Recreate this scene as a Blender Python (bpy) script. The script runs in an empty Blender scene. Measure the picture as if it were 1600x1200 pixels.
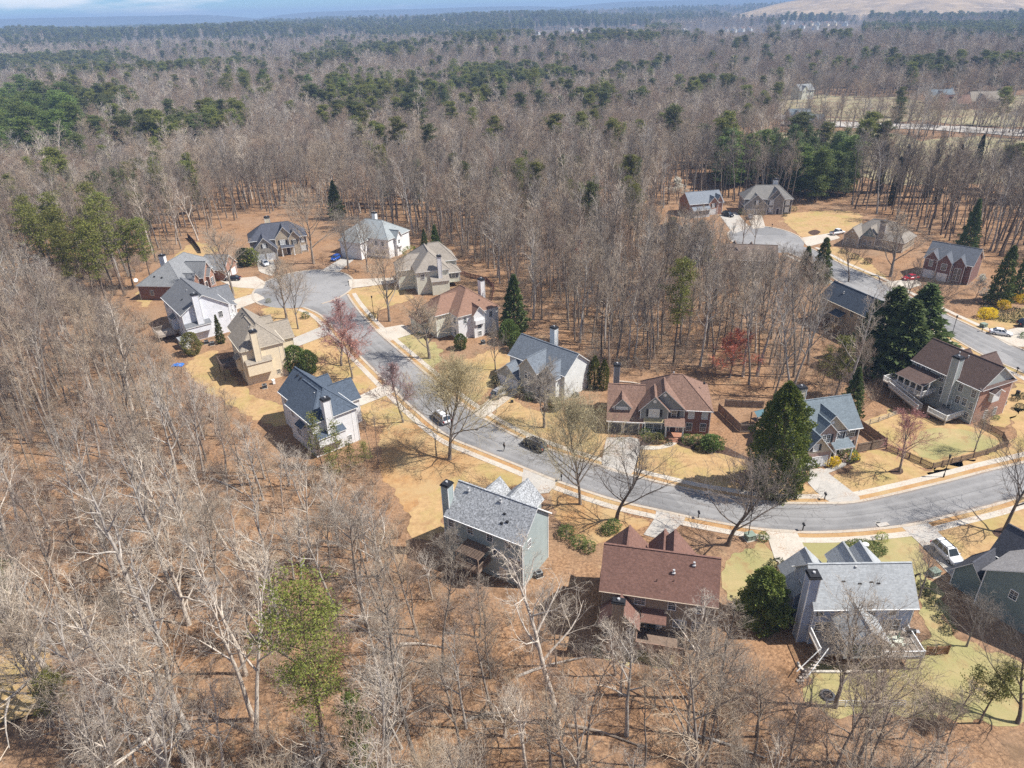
import bpy, bmesh, math, random
import numpy as np
from mathutils import Vector, Matrix

SC = bpy.context.scene
COL = SC.collection
rnd = random.Random(7)
# ------------------------------------------------------------------ camera
CAMH, FPX, PITCH, ROLL = 70.0, 1109.0, math.radians(27.9), math.radians(1.5)
_F = np.array([0, math.cos(PITCH), -math.sin(PITCH)])
_R0 = np.array([1.0, 0, 0]); _U0 = np.array([0, math.sin(PITCH), math.cos(PITCH)])
_R = _R0*math.cos(ROLL) - _U0*math.sin(ROLL)
_U = _U0*math.cos(ROLL) + _R0*math.sin(ROLL)
_C = np.array([0, 0, CAMH])
cam = bpy.data.cameras.new('camera'); camo = bpy.data.objects.new('camera', cam); COL.objects.link(camo)
cam.sensor_fit = 'HORIZONTAL'; cam.sensor_width = 36.0; cam.lens = 36.0*FPX/1600.0
cam.clip_start = 1.0; cam.clip_end = 40000.0
M = Matrix.Identity(4)
for i in range(3):
    M[i][0] = _R[i]; M[i][1] = _U[i]; M[i][2] = -_F[i]; M[i][3] = _C[i]
camo.matrix_world = M
SC.camera = camo
# ------------------------------------------------------------------ light
SUN_EL, SUN_AZ = math.radians(53), math.radians(96)      # azimuth clockwise from +Y
sdir = Vector((math.sin(SUN_AZ)*math.cos(SUN_EL), math.cos(SUN_AZ)*math.cos(SUN_EL), math.sin(SUN_EL)))
sun = bpy.data.lights.new('sun', 'SUN'); sun.energy = 5.0; sun.angle = math.radians(0.53); sun.color = (1.0, 0.955, 0.89)
suno = bpy.data.objects.new('sun', sun); COL.objects.link(suno)
suno.rotation_euler = sdir.to_track_quat('Z', 'Y').to_euler()
suno.location = (200, 0, 300)
W = bpy.data.worlds.new('World'); SC.world = W; W.use_nodes = True
nt = W.node_tree; nt.nodes.clear()
def wn(t, **k):
    n = nt.nodes.new(t)
    for a, b in k.items(): setattr(n, a, b)
    return n
sky = wn('ShaderNodeTexSky', sky_type='NISHITA', sun_disc=False, sun_elevation=SUN_EL, sun_rotation=SUN_AZ,
         altitude=300, air_density=0.8, dust_density=0.0, ozone_density=3.0)
bg = wn('ShaderNodeBackground'); bg.inputs[1].default_value = 0.075
bg2 = wn('ShaderNodeBackground'); bg2.inputs[0].default_value = (1, 1, 1, 1); bg2.inputs[1].default_value = 0.75
mixw = wn('ShaderNodeMixShader'); outw = wn('ShaderNodeOutputWorld')
tc = wn('ShaderNodeTexCoord'); mp = wn('ShaderNodeMapping'); mp.inputs['Scale'].default_value = (1.0, 1.0, 7.0)
nz = wn('ShaderNodeTexNoise'); nz.inputs['Scale'].default_value = 4.2; nz.inputs['Detail'].default_value = 6; nz.inputs['Roughness'].default_value = .55
cr = wn('ShaderNodeMapRange'); cr.inputs[1].default_value = .5; cr.inputs[2].default_value = .58; cr.inputs[3].default_value = 0; cr.inputs[4].default_value = .8
L = nt.links.new
L(tc.outputs['Generated'], mp.inputs[0]); L(mp.outputs[0], nz.inputs[0]); L(nz.outputs[0], cr.inputs[0])
hs = wn('ShaderNodeMix', data_type='RGBA', blend_type='MULTIPLY'); hs.inputs[0].default_value = 1.0; hs.inputs[7].default_value = (.5, .76, 1.08, 1)
L(sky.outputs[0], hs.inputs[6]); L(hs.outputs[2], bg.inputs[0]); L(cr.outputs[0], mixw.inputs[0]); L(bg.outputs[0], mixw.inputs[1]); L(bg2.outputs[0], mixw.inputs[2])
L(mixw.outputs[0], outw.inputs[0])
SC.view_settings.view_transform = 'Standard'; SC.view_settings.look = 'None'
SC.view_settings.exposure = 0.66; SC.view_settings.gamma = 1; SC.view_settings.use_curve_mapping = False
SC.render.engine = 'CYCLES'
SC.cycles.max_bounces = 5; SC.cycles.diffuse_bounces = 3; SC.cycles.glossy_bounces = 2; SC.cycles.transmission_bounces = 2
SC.cycles.volume_bounces = 0; SC.cycles.transparent_max_bounces = 4
SC.cycles.use_denoising = False

# ------------------------------------------------------------------ terrain maths
def vnoise(x, y, s, seed=0):
    x = np.asarray(x, float)/s + seed*17.3; y = np.asarray(y, float)/s + seed*9.1
    xi = np.floor(x); yi = np.floor(y); fx = x-xi; fy = y-yi
    fx = fx*fx*(3-2*fx); fy = fy*fy*(3-2*fy)
    def hsh(a, b):
        v = np.sin(a*127.1+b*311.7+seed*74.7)*43758.5453
        return v-np.floor(v)
    a = hsh(xi, yi); b = hsh(xi+1, yi); c = hsh(xi, yi+1); d = hsh(xi+1, yi+1)
    return (a*(1-fx)+b*fx)*(1-fy)+(c*(1-fx)+d*fx)*fy
def sstep(a, b, x):
    t = np.clip((np.asarray(x, float)-a)/(b-a), 0, 1); return t*t*(3-2*t)
def px0(u, v, z=0.0):
    d = _F*FPX + _R*(u-800) - _U*(v-600)
    return _C + d*((z-CAMH)/d[2])
E_PX = [[(205,440),(270,400),(330,372),(385,340),(480,330),(560,365),(640,372),(705,400),(775,450),(805,510),(900,545),(935,600),
         (960,590),(1120,590),(1150,630),(1250,650),(1350,650),(1400,600),(1400,540),(1440,500),(1300,515),(1255,480),(1270,440),(1130,420),(1030,390),
         (1020,340),(1090,315),(1150,325),(1250,322),(1340,330),(1440,370),(1530,400),(1680,430),(1700,1110),(1260,1110),(1240,1050),(1130,990),(1060,1020),
         (935,1030),(890,965),(830,950),(640,880),(630,800),(600,750),(560,725),(490,715),(400,660),(330,610),(260,560),(235,500),(205,475)]]
E_W = [np.array([px0(u, v)[:2] for u, v in P]) for P in E_PX]
def inpoly(P, x, y):
    x = np.asarray(x, float); y = np.asarray(y, float); r = np.zeros(x.shape, bool)
    for i in range(len(P)):
        (x1, y1), (x2, y2) = P[i], P[i-1]
        if y1 == y2: continue
        c = (y1 > y) != (y2 > y)
        r ^= c & (x < (x2-x1)*(y-y1)/(y2-y1)+x1)
    return r
def pdist(P, x, y):
    x = np.asarray(x, float); y = np.asarray(y, float); best = np.full(x.shape, 1e9)
    for i in range(len(P)):
        a = P[i-1]; b = P[i]; d = b-a; l2 = d@d+1e-9
        t = np.clip(((x-a[0])*d[0]+(y-a[1])*d[1])/l2, 0, 1)
        best = np.minimum(best, np.hypot(x-a[0]-t*d[0], y-a[1]-t*d[1]))
    return best
def outd(x, y):
    x = np.asarray(x, float); y = np.asarray(y, float)
    d = pdist(E_W[0], x, y); d[inpoly(E_W[0], x, y)] = 0
    return d
def height(x, y):
    x = np.atleast_1d(np.asarray(x, float)); y = np.atleast_1d(np.asarray(y, float))
    d = outd(x, y); r = np.hypot(x, y)
    m = sstep(2, 22, d)
    h = m*((vnoise(x, y, 14, 1)-.5)*1.1+(vnoise(x, y, 5, 2)-.5)*.35)
    h += m*(vnoise(x, y, 90, 8)-.55)*4.5*sstep(10, 60, d)
    a = sstep(320, 900, r)
    h += a*((vnoise(x, y, 420, 3)-.5)*22+(vnoise(x, y, 1500, 4)-.5)*14)
    h -= 6*sstep(350, 1200, r)*(x > -1e9)
    g = lambda cx, cy, sx, sy, H: H*np.exp(-((x-cx)/sx)**2-((y-cy)/sy)**2)
    h += g(-1500, 2350, 1500, 420, 27)+g(-250, 3100, 900, 420, 36)+g(1200, 4600, 2500, 500, 40)
    return h
def px(u, v, dz=0.0):
    z = 0.0
    for _ in range(14):
        p = px0(u, v, z+dz); zn = float(height(p[0], p[1])[0])
        if abs(zn-z) < .01: break
        z = z*.4+zn*.6
    return Vector((p[0], p[1], z))
def proj(w):
    q = np.array(w, float)-_C; zz = q@_F
    return 800+FPX*(q@_R)/zz, 600-FPX*(q@_U)/zz
def tall(base, top_v):
    lo, hi = 0.0, 60.0
    for _ in range(40):
        m = (lo+hi)/2
        if proj((base[0], base[1], base[2]+m))[1] > top_v: lo = m
        else: hi = m
    return lo

# ------------------------------------------------------------------ object helpers
def tag(o, label=None, cat=None, group=None, kind=None):
    if label: o['label'] = label
    if cat: o['category'] = cat
    if group: o['group'] = group
    if kind: o['kind'] = kind
    return o
def empty(name, loc, rz=0.0, sc=1.0):
    o = bpy.data.objects.new(name, None); COL.objects.link(o)
    o.location = loc; o.rotation_euler = (0, 0, rz); o.scale = (sc,)*3 if not hasattr(sc, '__len__') else sc
    o.empty_display_size = .5
    return o
class MB:
    def __init__(s): s.v = []; s.f = []; s.m = []
    def vs(s, pts):
        n = len(s.v); s.v.extend([tuple(p) for p in pts]); return n
    def face(s, pts, m=0):
        n = s.vs(pts); s.f.append(tuple(range(n, n+len(pts)))); s.m.append(m)
    def box(s, x0, y0, z0, x1, y1, z1, m=0):
        n = s.vs([(x0,y0,z0),(x1,y0,z0),(x1,y1,z0),(x0,y1,z0),(x0,y0,z1),(x1,y0,z1),(x1,y1,z1),(x0,y1,z1)])
        for q in ((3,2,1,0),(4,5,6,7),(0,1,5,4),(1,2,6,5),(2,3,7,6),(3,0,4,7)):
            s.f.append(tuple(n+i for i in q)); s.m.append(m)
    def prism(s, poly, z0, z1, m=0, mside=None):
        k = len(poly); n = s.vs([(a,b,z0) for a,b in poly]+[(a,b,z1) for a,b in poly])
        s.f.append(tuple(range(n+k, n+2*k))); s.m.append(m)
        s.f.append(tuple(range(n+k-1, n-1, -1))); s.m.append(m)
        for i in range(k):
            j = (i+1) % k; s.f.append((n+i, n+j, n+k+j, n+k+i)); s.m.append(m if mside is None else mside)
    def bar(s, a, b, w, h=None, m=0, n=4):
        a = Vector(a); b = Vector(b); h = h or w; d = (b-a).normalized()
        u = d.cross(Vector((0,0,1)))
        if u.length < 1e-4: u = Vector((1,0,0))
        u.normalize(); t = u.cross(d)
        if n == 4: offs = [u*(sx*w/2)+t*(sz*h/2) for sx, sz in ((-1,-1),(1,-1),(1,1),(-1,1))]
        else: offs = [u*(math.cos(6.2832*i/n)*w/2)+t*(math.sin(6.2832*i/n)*h/2) for i in range(n)]
        i0 = s.vs([a+o for o in offs]+[b+o for o in offs])
        for i in range(n):
            j = (i+1) % n; s.f.append((i0+i, i0+j, i0+n+j, i0+n+i)); s.m.append(m)
        s.f.append(tuple(range(i0+n-1, i0-1, -1))); s.m.append(m)
        s.f.append(tuple(range(i0+n, i0+2*n))); s.m.append(m)
    def tube(s, pts, rad, n, m=0, tip=False):
        base = None; k = len(pts)
        for i, p in enumerate(pts):
            d = (pts[min(i+1, k-1)]-pts[max(i-1, 0)])
            d = d/(math.sqrt(d@d)+1e-9)
            u = np.cross(d, (0.31, 0.83, 0.47)); u /= math.sqrt(u@u)+1e-9; t = np.cross(d, u)
            if tip and i == k-1:
                c = s.vs([p])
                for j in range(n): s.f.append((base+j, base+(j+1) % n, c)); s.m.append(m)
                return
            nb = s.vs([p+(u*math.cos(6.2832*j/n)+t*math.sin(6.2832*j/n))*rad[i] for j in range(n)])
            if base is not None:
                for j in range(n):
                    j2 = (j+1) % n; s.f.append((base+j, base+j2, nb+j2, nb+j)); s.m.append(m)
            base = nb
    def mesh(s, name, mats, smooth=False):
        me = bpy.data.meshes.new(name); me.from_pydata(s.v, [], s.f)
        for m in (mats if isinstance(mats, (list, tuple)) else [mats]): me.materials.append(m)
        if len(me.materials) > 1: me.polygons.foreach_set('material_index', s.m)
        if smooth: me.polygons.foreach_set('use_smooth', [True]*len(s.f))
        me.update(); return me
    def obj(s, name, mats, parent=None, smooth=False):
        return link(s.mesh(name, mats, smooth), name, parent)
def link(me, name, parent=None, loc=None, rz=None):
    o = bpy.data.objects.new(name, me); COL.objects.link(o)
    if parent: o.parent = parent
    if loc is not None: o.location = loc
    if rz is not None: o.rotation_euler = (0, 0, rz)
    return o

# ------------------------------------------------------------------ materials
MATS = {}
def lin(c):
    return tuple((x/12.92 if x <= .04045 else ((x+.055)/1.055)**2.4) for x in c)
class NT:
    def __init__(s, name):
        s.mat = bpy.data.materials.new(name); s.mat.use_nodes = True; s.t = s.mat.node_tree; s.t.nodes.clear()
        s.out = s.n('ShaderNodeOutputMaterial')
    def n(s, t, **k):
        x = s.t.nodes.new(t)
        for a, b in k.items(): setattr(x, a, b)
        return x
    def l(s, a, b): s.t.links.new(a, b)
    def coord(s, kind='Object', scale=(1,1,1)):
        c = s.n('ShaderNodeTexCoord'); m = s.n('ShaderNodeMapping'); m.inputs['Scale'].default_value = scale
        s.l(c.outputs[kind], m.inputs[0]); return m.outputs[0]
    def geo(s, scale=(1,1,1)):
        c = s.n('ShaderNodeNewGeometry'); m = s.n('ShaderNodeMapping'); m.inputs['Scale'].default_value = scale
        s.l(c.outputs['Position'], m.inputs[0]); return m.outputs[0]
    def noise(s, vec, scale, detail=4, rough=.6):
        x = s.n('ShaderNodeTexNoise'); x.inputs['Scale'].default_value = scale; x.inputs['Detail'].default_value = detail
        x.inputs['Roughness'].default_value = rough; s.l(vec, x.inputs[0]); return x.outputs[0]
    def ramp(s, fac, stops):
        r = s.n('ShaderNodeValToRGB'); e = r.color_ramp.elements
        while len(e) < len(stops): e.new(.5)
        for k, (p, c) in enumerate(stops): e[k].position = p; e[k].color = (*c, 1)
        s.l(fac, r.inputs[0]); return r.outputs[0]
    def mrange(s, v, a, b, c=0, d=1):
        x = s.n('ShaderNodeMapRange'); s.l(v, x.inputs[0])
        for i, q in enumerate((a, b, c, d)): x.inputs[i+1].default_value = q
        return x.outputs[0]
    def mix(s, fac, a, b, mode='MIX'):
        x = s.n('ShaderNodeMix', data_type='RGBA', blend_type=mode)
        for sock, v in ((x.inputs[0], fac), (x.inputs[6], a), (x.inputs[7], b)):
            if isinstance(v, (int, float)): sock.default_value = v
            elif isinstance(v, tuple): sock.default_value = (*v, 1)
            else: s.l(v, sock)
        return x.outputs[2]
    def math(s, op, a, b=0.0):
        x = s.n('ShaderNodeMath', operation=op)
        for sock, v in ((x.inputs[0], a), (x.inputs[1], b)):
            if isinstance(v, (int, float)): sock.default_value = v
            else: s.l(v, sock)
        return x.outputs[0]
    def done(s, col, rough=.85, bump=None, bstr=.3, bdist=.05, spec=.3, metal=0.0, trans=0.0):
        p = s.n('ShaderNodeBsdfPrincipled')
        if isinstance(col, tuple): p.inputs['Base Color'].default_value = (*col, 1)
        else: s.l(col, p.inputs['Base Color'])
        if isinstance(rough, float): p.inputs['Roughness'].default_value = rough
        else: s.l(rough, p.inputs['Roughness'])
        p.inputs['Specular IOR Level'].default_value = spec; p.inputs['Metallic'].default_value = metal
        if bump is not None:
            b = s.n('ShaderNodeBump'); b.inputs['Strength'].default_value = bstr; b.inputs['Distance'].default_value = bdist
            s.l(bump, b.inputs['Height']); s.l(b.outputs[0], p.inputs['Normal'])
        last = p.outputs[0]
        if trans:
            t = s.n('ShaderNodeBsdfTranslucent'); m = s.n('ShaderNodeMixShader'); m.inputs[0].default_value = trans
            if isinstance(col, tuple): t.inputs[0].default_value = (*col, 1)
            else: s.l(col, t.inputs[0])
            s.l(last, m.inputs[1]); s.l(t.outputs[0], m.inputs[2]); last = m.outputs[0]
        s.l(last, s.out.inputs[0]); return s.mat
def m_plain(name, col, rough=.7, spec=.3, var=.12, metal=0.0):
    if name in MATS: return MATS[name]
    t = NT(name); v = t.noise(t.coord('Object'), 1.7, 5)
    c = t.mix(t.mrange(v, .3, .7), tuple(x*(1-var) for x in col), tuple(min(1, x*(1+var)) for x in col))
    MATS[name] = t.done(c, rough, spec=spec, metal=metal); return MATS[name]
def m_siding(name, col):
    if name in MATS: return MATS[name]
    t = NT(name); co = t.coord('Object'); w = t.n('ShaderNodeTexWave', wave_type='BANDS', bands_direction='Z', wave_profile='SAW')
    w.inputs['Scale'].default_value = 1.65; w.inputs['Distortion'].default_value = 0; t.l(co, w.inputs[0])
    v = t.noise(co, .6, 5); v2 = t.noise(t.coord('Object', (.6, .6, 4)), 2.5, 3)
    c = t.mix(t.mrange(v, .3, .75), tuple(x*.86 for x in col), tuple(min(1, x*1.08) for x in col))
    c = t.mix(t.mrange(v2, .55, .8, 0, .35), c, tuple(x*.7 for x in col))
    c = t.mix(t.mrange(w.outputs[1], 0, .12, .28, 0), c, tuple(x*.55 for x in col))
    MATS[name] = t.done(c, .75, bump=w.outputs[1], bstr=.6, bdist=.03); return MATS[name]
def m_brick(name, c1, c2, mortar=(.33,.3,.27)):
    if name in MATS: return MATS[name]
    t = NT(name); c = t.n('ShaderNodeTexCoord'); sp = t.n('ShaderNodeSeparateXYZ'); t.l(c.outputs['Object'], sp.inputs[0])
    cb = t.n('ShaderNodeCombineXYZ'); t.l(t.math('ADD', sp.outputs[0], sp.outputs[1]), cb.inputs[0]); t.l(sp.outputs[2], cb.inputs[1])
    b = t.n('ShaderNodeTexBrick'); b.inputs['Color1'].default_value = (*c1, 1); b.inputs['Color2'].default_value = (*c2, 1); b.inputs['Mortar'].default_value = (*mortar, 1)
    b.inputs['Scale'].default_value = 1; b.inputs['Brick Width'].default_value = .23; b.inputs['Row Height'].default_value = .08; b.inputs['Mortar Size'].default_value = .01
    t.l(cb.outputs[0], b.inputs[0]); v = t.noise(t.coord('Object'), 3.5, 4)
    col = t.mix(t.mrange(v, .35, .7, 0, .6), b.outputs[0], tuple(x*.55 for x in c1))
    MATS[name] = t.done(col, .9, bump=b.outputs[1], bstr=-.3, bdist=.01); return MATS[name]
def m_stone(name, c1, c2):
    if name in MATS: return MATS[name]
    t = NT(name); co = t.coord('Object', (1, 1, 1.5)); v = t.n('ShaderNodeTexVoronoi'); v.inputs['Scale'].default_value = 3.2; t.l(co, v.inputs[0])
    c = t.mix(v.outputs[1], c1, c2); sep = t.n('ShaderNodeSeparateColor'); t.l(v.outputs[1], sep.inputs[0])
    c = t.mix(sep.outputs[0], c1, c2); MATS[name] = t.done(c, .9, bump=v.outputs[0], bstr=-.5, bdist=.04); return MATS[name]
def m_roof(name, c, mott=.35):
    if name in MATS: return MATS[name]
    t = NT(name); c0 = t.n('ShaderNodeTexCoord'); sp = t.n('ShaderNodeSeparateXYZ'); t.l(c0.outputs['Object'], sp.inputs[0])
    cb = t.n('ShaderNodeCombineXYZ'); t.l(t.math('ADD', sp.outputs[0], sp.outputs[1]), cb.inputs[0]); t.l(sp.outputs[2], cb.inputs[1])
    b = t.n('ShaderNodeTexBrick'); b.inputs['Scale'].default_value = 1; b.inputs['Brick Width'].default_value = .34; b.inputs['Row Height'].default_value = .105
    b.inputs['Mortar Size'].default_value = .006; b.inputs['Color1'].default_value = (.75,.75,.75,1); b.inputs['Color2'].default_value = (1.25,1.25,1.25,1); b.inputs['Mortar'].default_value = (.55,.55,.55,1)
    t.l(cb.outputs[0], b.inputs[0])
    v = t.noise(t.coord('Object'), 4.2, 3, .7); st = t.noise(t.coord('Object'), .45, 4)
    col = t.mix(t.mrange(v, .32, .68), tuple(x*(1-mott) for x in c), tuple(x*(1+mott) for x in c))
    col = t.mix(.5, col, b.outputs[0], 'MULTIPLY')
    col = t.mix(t.mrange(st, .5, .75, 0, .35), col, tuple(x*.62 for x in c))
    MATS[name] = t.done(col, .92, bump=b.outputs[1], bstr=-.4, bdist=.02, spec=.2); return MATS[name]
TRIM = m_plain('white_trim', (.72,.72,.70), .6, var=.06)
CREAMT = m_plain('cream_trim', (.66,.6,.48), .6, var=.06)
TAUPET = m_plain('taupe_trim', (.42,.34,.26), .6)
GLASS = NT('window_glass'); GLASS = GLASS.done((.035,.045,.055), .08, spec=.8)
BLIND = m_plain('window_blind', (.55,.57,.56), .35, spec=.6, var=.1)
DARK = m_plain('black_metal', (.02,.02,.022), .5)
SHUT = m_plain('dark_shutter', (.03,.03,.035), .6)
DOORM = m_plain('dark_door', (.05,.03,.03), .5)
GWHITE = m_plain('garage_white', (.68,.68,.66), .5, var=.05)
GGREY = m_plain('garage_grey', (.1,.1,.105), .5)
GTAN = m_plain('garage_tan', (.42,.36,.28), .6)
VENT = m_plain('vent_metal', (.4,.4,.4), .5)
DECKW = m_plain('deck_wood', (.2,.145,.11), .85, var=.3)
DECKG = m_plain('deck_grey_wood', (.36,.31,.26), .85, var=.25)
DECKD = m_plain('deck_dark_wood', (.12,.09,.075), .85, var=.3)
FENCEW = m_plain('fence_wood', (.25,.2,.16), .9, var=.35)
CONC = None
def mk_ground():
    t = NT('leaf_litter'); g = t.geo(); n1 = t.noise(g, 2.6, 6, .75); n2 = t.noise(g, .09, 4, .6); n3 = t.noise(g, 7.5, 3, .7); n4 = t.noise(g, .5, 4, .6)
    c = t.ramp(n1, [(.3,(.055,.033,.021)),(.43,(.19,.108,.06)),(.56,(.33,.192,.104)),(.74,(.49,.34,.21))])
    c = t.mix(t.mrange(n2, .4, .65, 0, .5), c, (.27,.185,.125))
    c = t.mix(t.mrange(n4, .56, .72, 0, .5), c, (.13,.08,.05))
    c = t.mix(t.mrange(n3, .6, .75, 0, .55), c, (.44,.27,.14))
    n5 = t.noise(g, .035, 5, .65); n6 = t.noise(g, .22, 5, .7)
    c = t.mix(t.mrange(n6, .53, .66, 0, .7), c, (.1,.058,.032)); c = t.mix(t.mrange(n6, .3, .42, .5, 0), c, (.42,.3,.17)); c = t.mix(t.mrange(n5, .52, .68, 0, .45), c, (.23,.165,.105))
    # beyond the neighbourhood the floor turns to grey brown woodland soil
    ln = t.n('ShaderNodeVectorMath', operation='LENGTH'); t.l(g, ln.inputs[0])
    c = t.mix(t.mrange(ln.outputs[1], 300, 1200, 0, .85), c, (.1,.085,.07))
    return t.done(c, .95, bump=n1, bstr=.6, bdist=.12, spec=.1)
def mk_lawn(name, a, b, green, gamt):
    t = NT(name); g = t.geo(); n1 = t.noise(g, 1.1, 6, .7); n2 = t.noise(g, .16, 4, .6); n3 = t.noise(g, 6, 3, .7); n4 = t.noise(g, .33, 5, .65)
    c = t.mix(t.mrange(n1, .3, .7), a, b)
    c = t.mix(t.mrange(n2, .5-gamt*.25, .72-gamt*.2, 0, .85), c, green)
    c = t.mix(t.mrange(n4, .53, .68, 0, .6), c, (.27,.15,.078))
    c = t.mix(t.mrange(n3, .55, .75, 0, .3), c, (.13,.085,.05))
    return t.done(c, .95, bump=n3, bstr=.5, bdist=.05, spec=.1)
def mk_asphalt():
    t = NT('asphalt'); g = t.geo(); n1 = t.noise(g, .35, 6, .7); n2 = t.noise(g, 9, 3, .7); n3 = t.noise(g, .07, 4, .6)
    c = t.mix(t.mrange(n1, .3, .7), (.15,.147,.146), (.24,.235,.23)); c = t.mix(t.mrange(n2, .4, .7, 0, .4), c, (.12,.118,.116)); c = t.mix(t.mrange(n3, .42, .62, 0, .6), c, (.29,.283,.275))
    uv = t.n('ShaderNodeTexCoord'); sp = t.n('ShaderNodeSeparateXYZ'); t.l(uv.outputs['UV'], sp.inputs[0])
    wv = t.n('ShaderNodeMath', operation='SINE'); t.l(t.math('MULTIPLY', sp.outputs[0], 25.13), wv.inputs[0]); c = t.mix(t.mrange(wv.outputs[0], 0, 1, 0, .28), c, (.31,.305,.3))
    seam = t.math('ABSOLUTE', t.math('SUBTRACT', sp.outputs[0], .5)); c = t.mix(t.mrange(seam, .004, .012, .5, 0), c, (.09,.09,.09))
    edge = t.math('ABSOLUTE', t.math('SUBTRACT', sp.outputs[0], .5)); c = t.mix(t.math('MULTIPLY', t.mrange(edge, .42, .5, 0, .7), t.mrange(n1, .4, .6)), c, (.2,.13,.08))
    v2 = t.n('ShaderNodeTexVoronoi'); v2.inputs['Scale'].default_value = .09; t.l(g, v2.inputs[0]); sc_ = t.n('ShaderNodeSeparateColor'); t.l(v2.outputs[1], sc_.inputs[0]); c = t.mix(t.mrange(sc_.outputs[0], .8, .81, 0, .35), c, (.12,.12,.122))
    v = t.n('ShaderNodeTexVoronoi', feature='DISTANCE_TO_EDGE'); v.inputs['Scale'].default_value = .16; dv = t.n('ShaderNodeVectorMath', operation='ADD'); t.l(g, dv.inputs[0])
    nn = t.n('ShaderNodeTexNoise'); nn.inputs['Scale'].default_value = .5; t.l(g, nn.inputs[0]); sc = t.n('ShaderNodeVectorMath', operation='SCALE'); sc.inputs[3].default_value = 5
    t.l(nn.outputs[1], sc.inputs[0]); t.l(sc.outputs[0], dv.inputs[1]); t.l(dv.outputs[0], v.inputs[0]); c = t.mix(t.mrange(v.outputs[0], .003, .008, .45, 0), c, (.06,.06,.06))
    n7 = t.noise(g, .9, 3, .6); c = t.mix(t.mrange(n7, .66, .74, 0, .5), c, (.08,.08,.08))
    return t.done(c, .85, bump=n2, bstr=.2, bdist=.02)
def mk_conc(name, a, b):
    t = NT(name); g = t.geo(); n1 = t.noise(g, .5, 6, .7); n2 = t.noise(g, 3.5, 4, .7)
    c = t.mix(t.mrange(n1, .3, .7), a, b); c = t.mix(t.mrange(n2, .52, .7, 0, .45), c, tuple(x*.55 for x in a))
    n3 = t.noise(g, .25, 5, .75); n4 = t.noise(g, 5, 4, .7); c = t.mix(t.math('MULTIPLY', t.mrange(n3, .48, .62), t.mrange(n4, .45, .6, 0, .8)), c, (.25,.14,.07))
    return t.done(c, .85, bump=n2, bstr=.15, bdist=.02)
GROUND = mk_ground()
LAWN = mk_lawn('tan_lawn', (.33,.21,.105), (.48,.33,.165), (.32,.26,.1), .25)
LAWNL = mk_lawn('leafy_lawn', (.3,.16,.07), (.44,.27,.125), (.4,.29,.15), .5)
LAWNG = mk_lawn('greening_lawn', (.41,.315,.165), (.35,.28,.14), (.27,.255,.11), .7)
ASPH = mk_asphalt()
CONC = mk_conc('concrete', (.4,.36,.3), (.56,.51,.435))
CONCG = mk_conc('old_concrete', (.34,.32,.29), (.48,.45,.4))
KERBM = mk_conc('kerb_concrete', (.36,.31,.25), (.5,.44,.36))
def m_bark(name, lo, hi, r=.25):
    t = NT(name); v = t.noise(t.coord('Object', (1, 1, .35)), 5, 4); oi = t.n('ShaderNodeObjectInfo')
    c = t.mix(t.mrange(v, .3, .7), lo, hi); k = t.mrange(oi.outputs['Random'], 0, 1, 1-r, 1+r)
    x = t.n('ShaderNodeVectorMath', operation='SCALE'); t.l(c, x.inputs[0]); t.l(k, x.inputs[3])
    h = t.n('ShaderNodeHueSaturation'); t.l(x.outputs[0], h.inputs['Color']); t.l(t.mrange(oi.outputs['Random'], 0, 1, .75, 1.2), h.inputs['Saturation'])
    return t.done(h.outputs[0], .9, spec=.15)
BARKL = m_bark('pale_bark', (.25,.215,.18), (.58,.52,.45))
BARKG = m_bark('grey_bark', (.12,.098,.08), (.34,.29,.24))
BARKD = m_bark('dark_bark', (.07,.055,.045), (.19,.155,.125))
TWIGL = m_bark('pale_twig', (.28,.238,.19), (.56,.485,.395))
TWIGG = m_bark('grey_twig', (.195,.155,.115), (.43,.355,.27))
TWIGB = m_bark('brown_twig', (.17,.125,.095), (.37,.28,.215))
TWIGD = m_bark('dark_twig', (.09,.075,.062), (.22,.18,.15))
TWIGY = m_bark('budding_twig', (.25,.205,.125), (.47,.4,.245))
TWIGP = m_bark('pink_twig', (.24,.13,.12), (.42,.24,.21))
TWIGR = m_bark('red_twig', (.27,.09,.06), (.48,.2,.14))
PINEBARK = m_bark('pine_bark', (.09,.065,.05), (.24,.185,.145))
def m_leaf(name, dk, md, lt, sc=.9, tr=.25):
    t = NT(name); g = t.n('ShaderNodeNewGeometry'); v = t.noise(t.coord('Object'), sc, 4); oi = t.n('ShaderNodeObjectInfo')
    c = t.mix(g.outputs['Random Per Island'], dk, lt); c = t.mix(t.mrange(v, .3, .7, .15, .65), c, md)
    h = t.n('ShaderNodeHueSaturation'); t.l(c, h.inputs['Color']); t.l(t.mrange(oi.outputs['Random'], 0, 1, .75, 1.25), h.inputs['Value']); t.l(t.mrange(oi.outputs['Random'], 0, 1, .485, .515), h.inputs['Hue'])
    return t.done(h.outputs[0], .6, spec=.25, trans=tr)
NEEDLE = m_leaf('pine_needles', (.075,.092,.02), (.16,.172,.036), (.29,.275,.065))
NEEDLED = m_leaf('dark_needles', (.05,.078,.026), (.095,.13,.04), (.16,.19,.06))
CYPRESS = m_leaf('cypress_leaf', (.035,.055,.012), (.08,.11,.022), (.24,.225,.042), 1.4)
BROAD = m_leaf('evergreen_leaf', (.05,.085,.022), (.1,.15,.035), (.22,.27,.07), 1.6)
OLIVE = m_leaf('olive_leaf', (.09,.09,.03), (.17,.16,.05), (.27,.25,.085), 1.6)
YELLOW = m_leaf('yellow_flower', (.55,.36,.01), (.75,.52,.01), (.85,.65,.04), 1.6)
WHITEF = m_leaf('white_blossom', (.5,.47,.36), (.65,.62,.52), (.8,.78,.7), 1.6)
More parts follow.
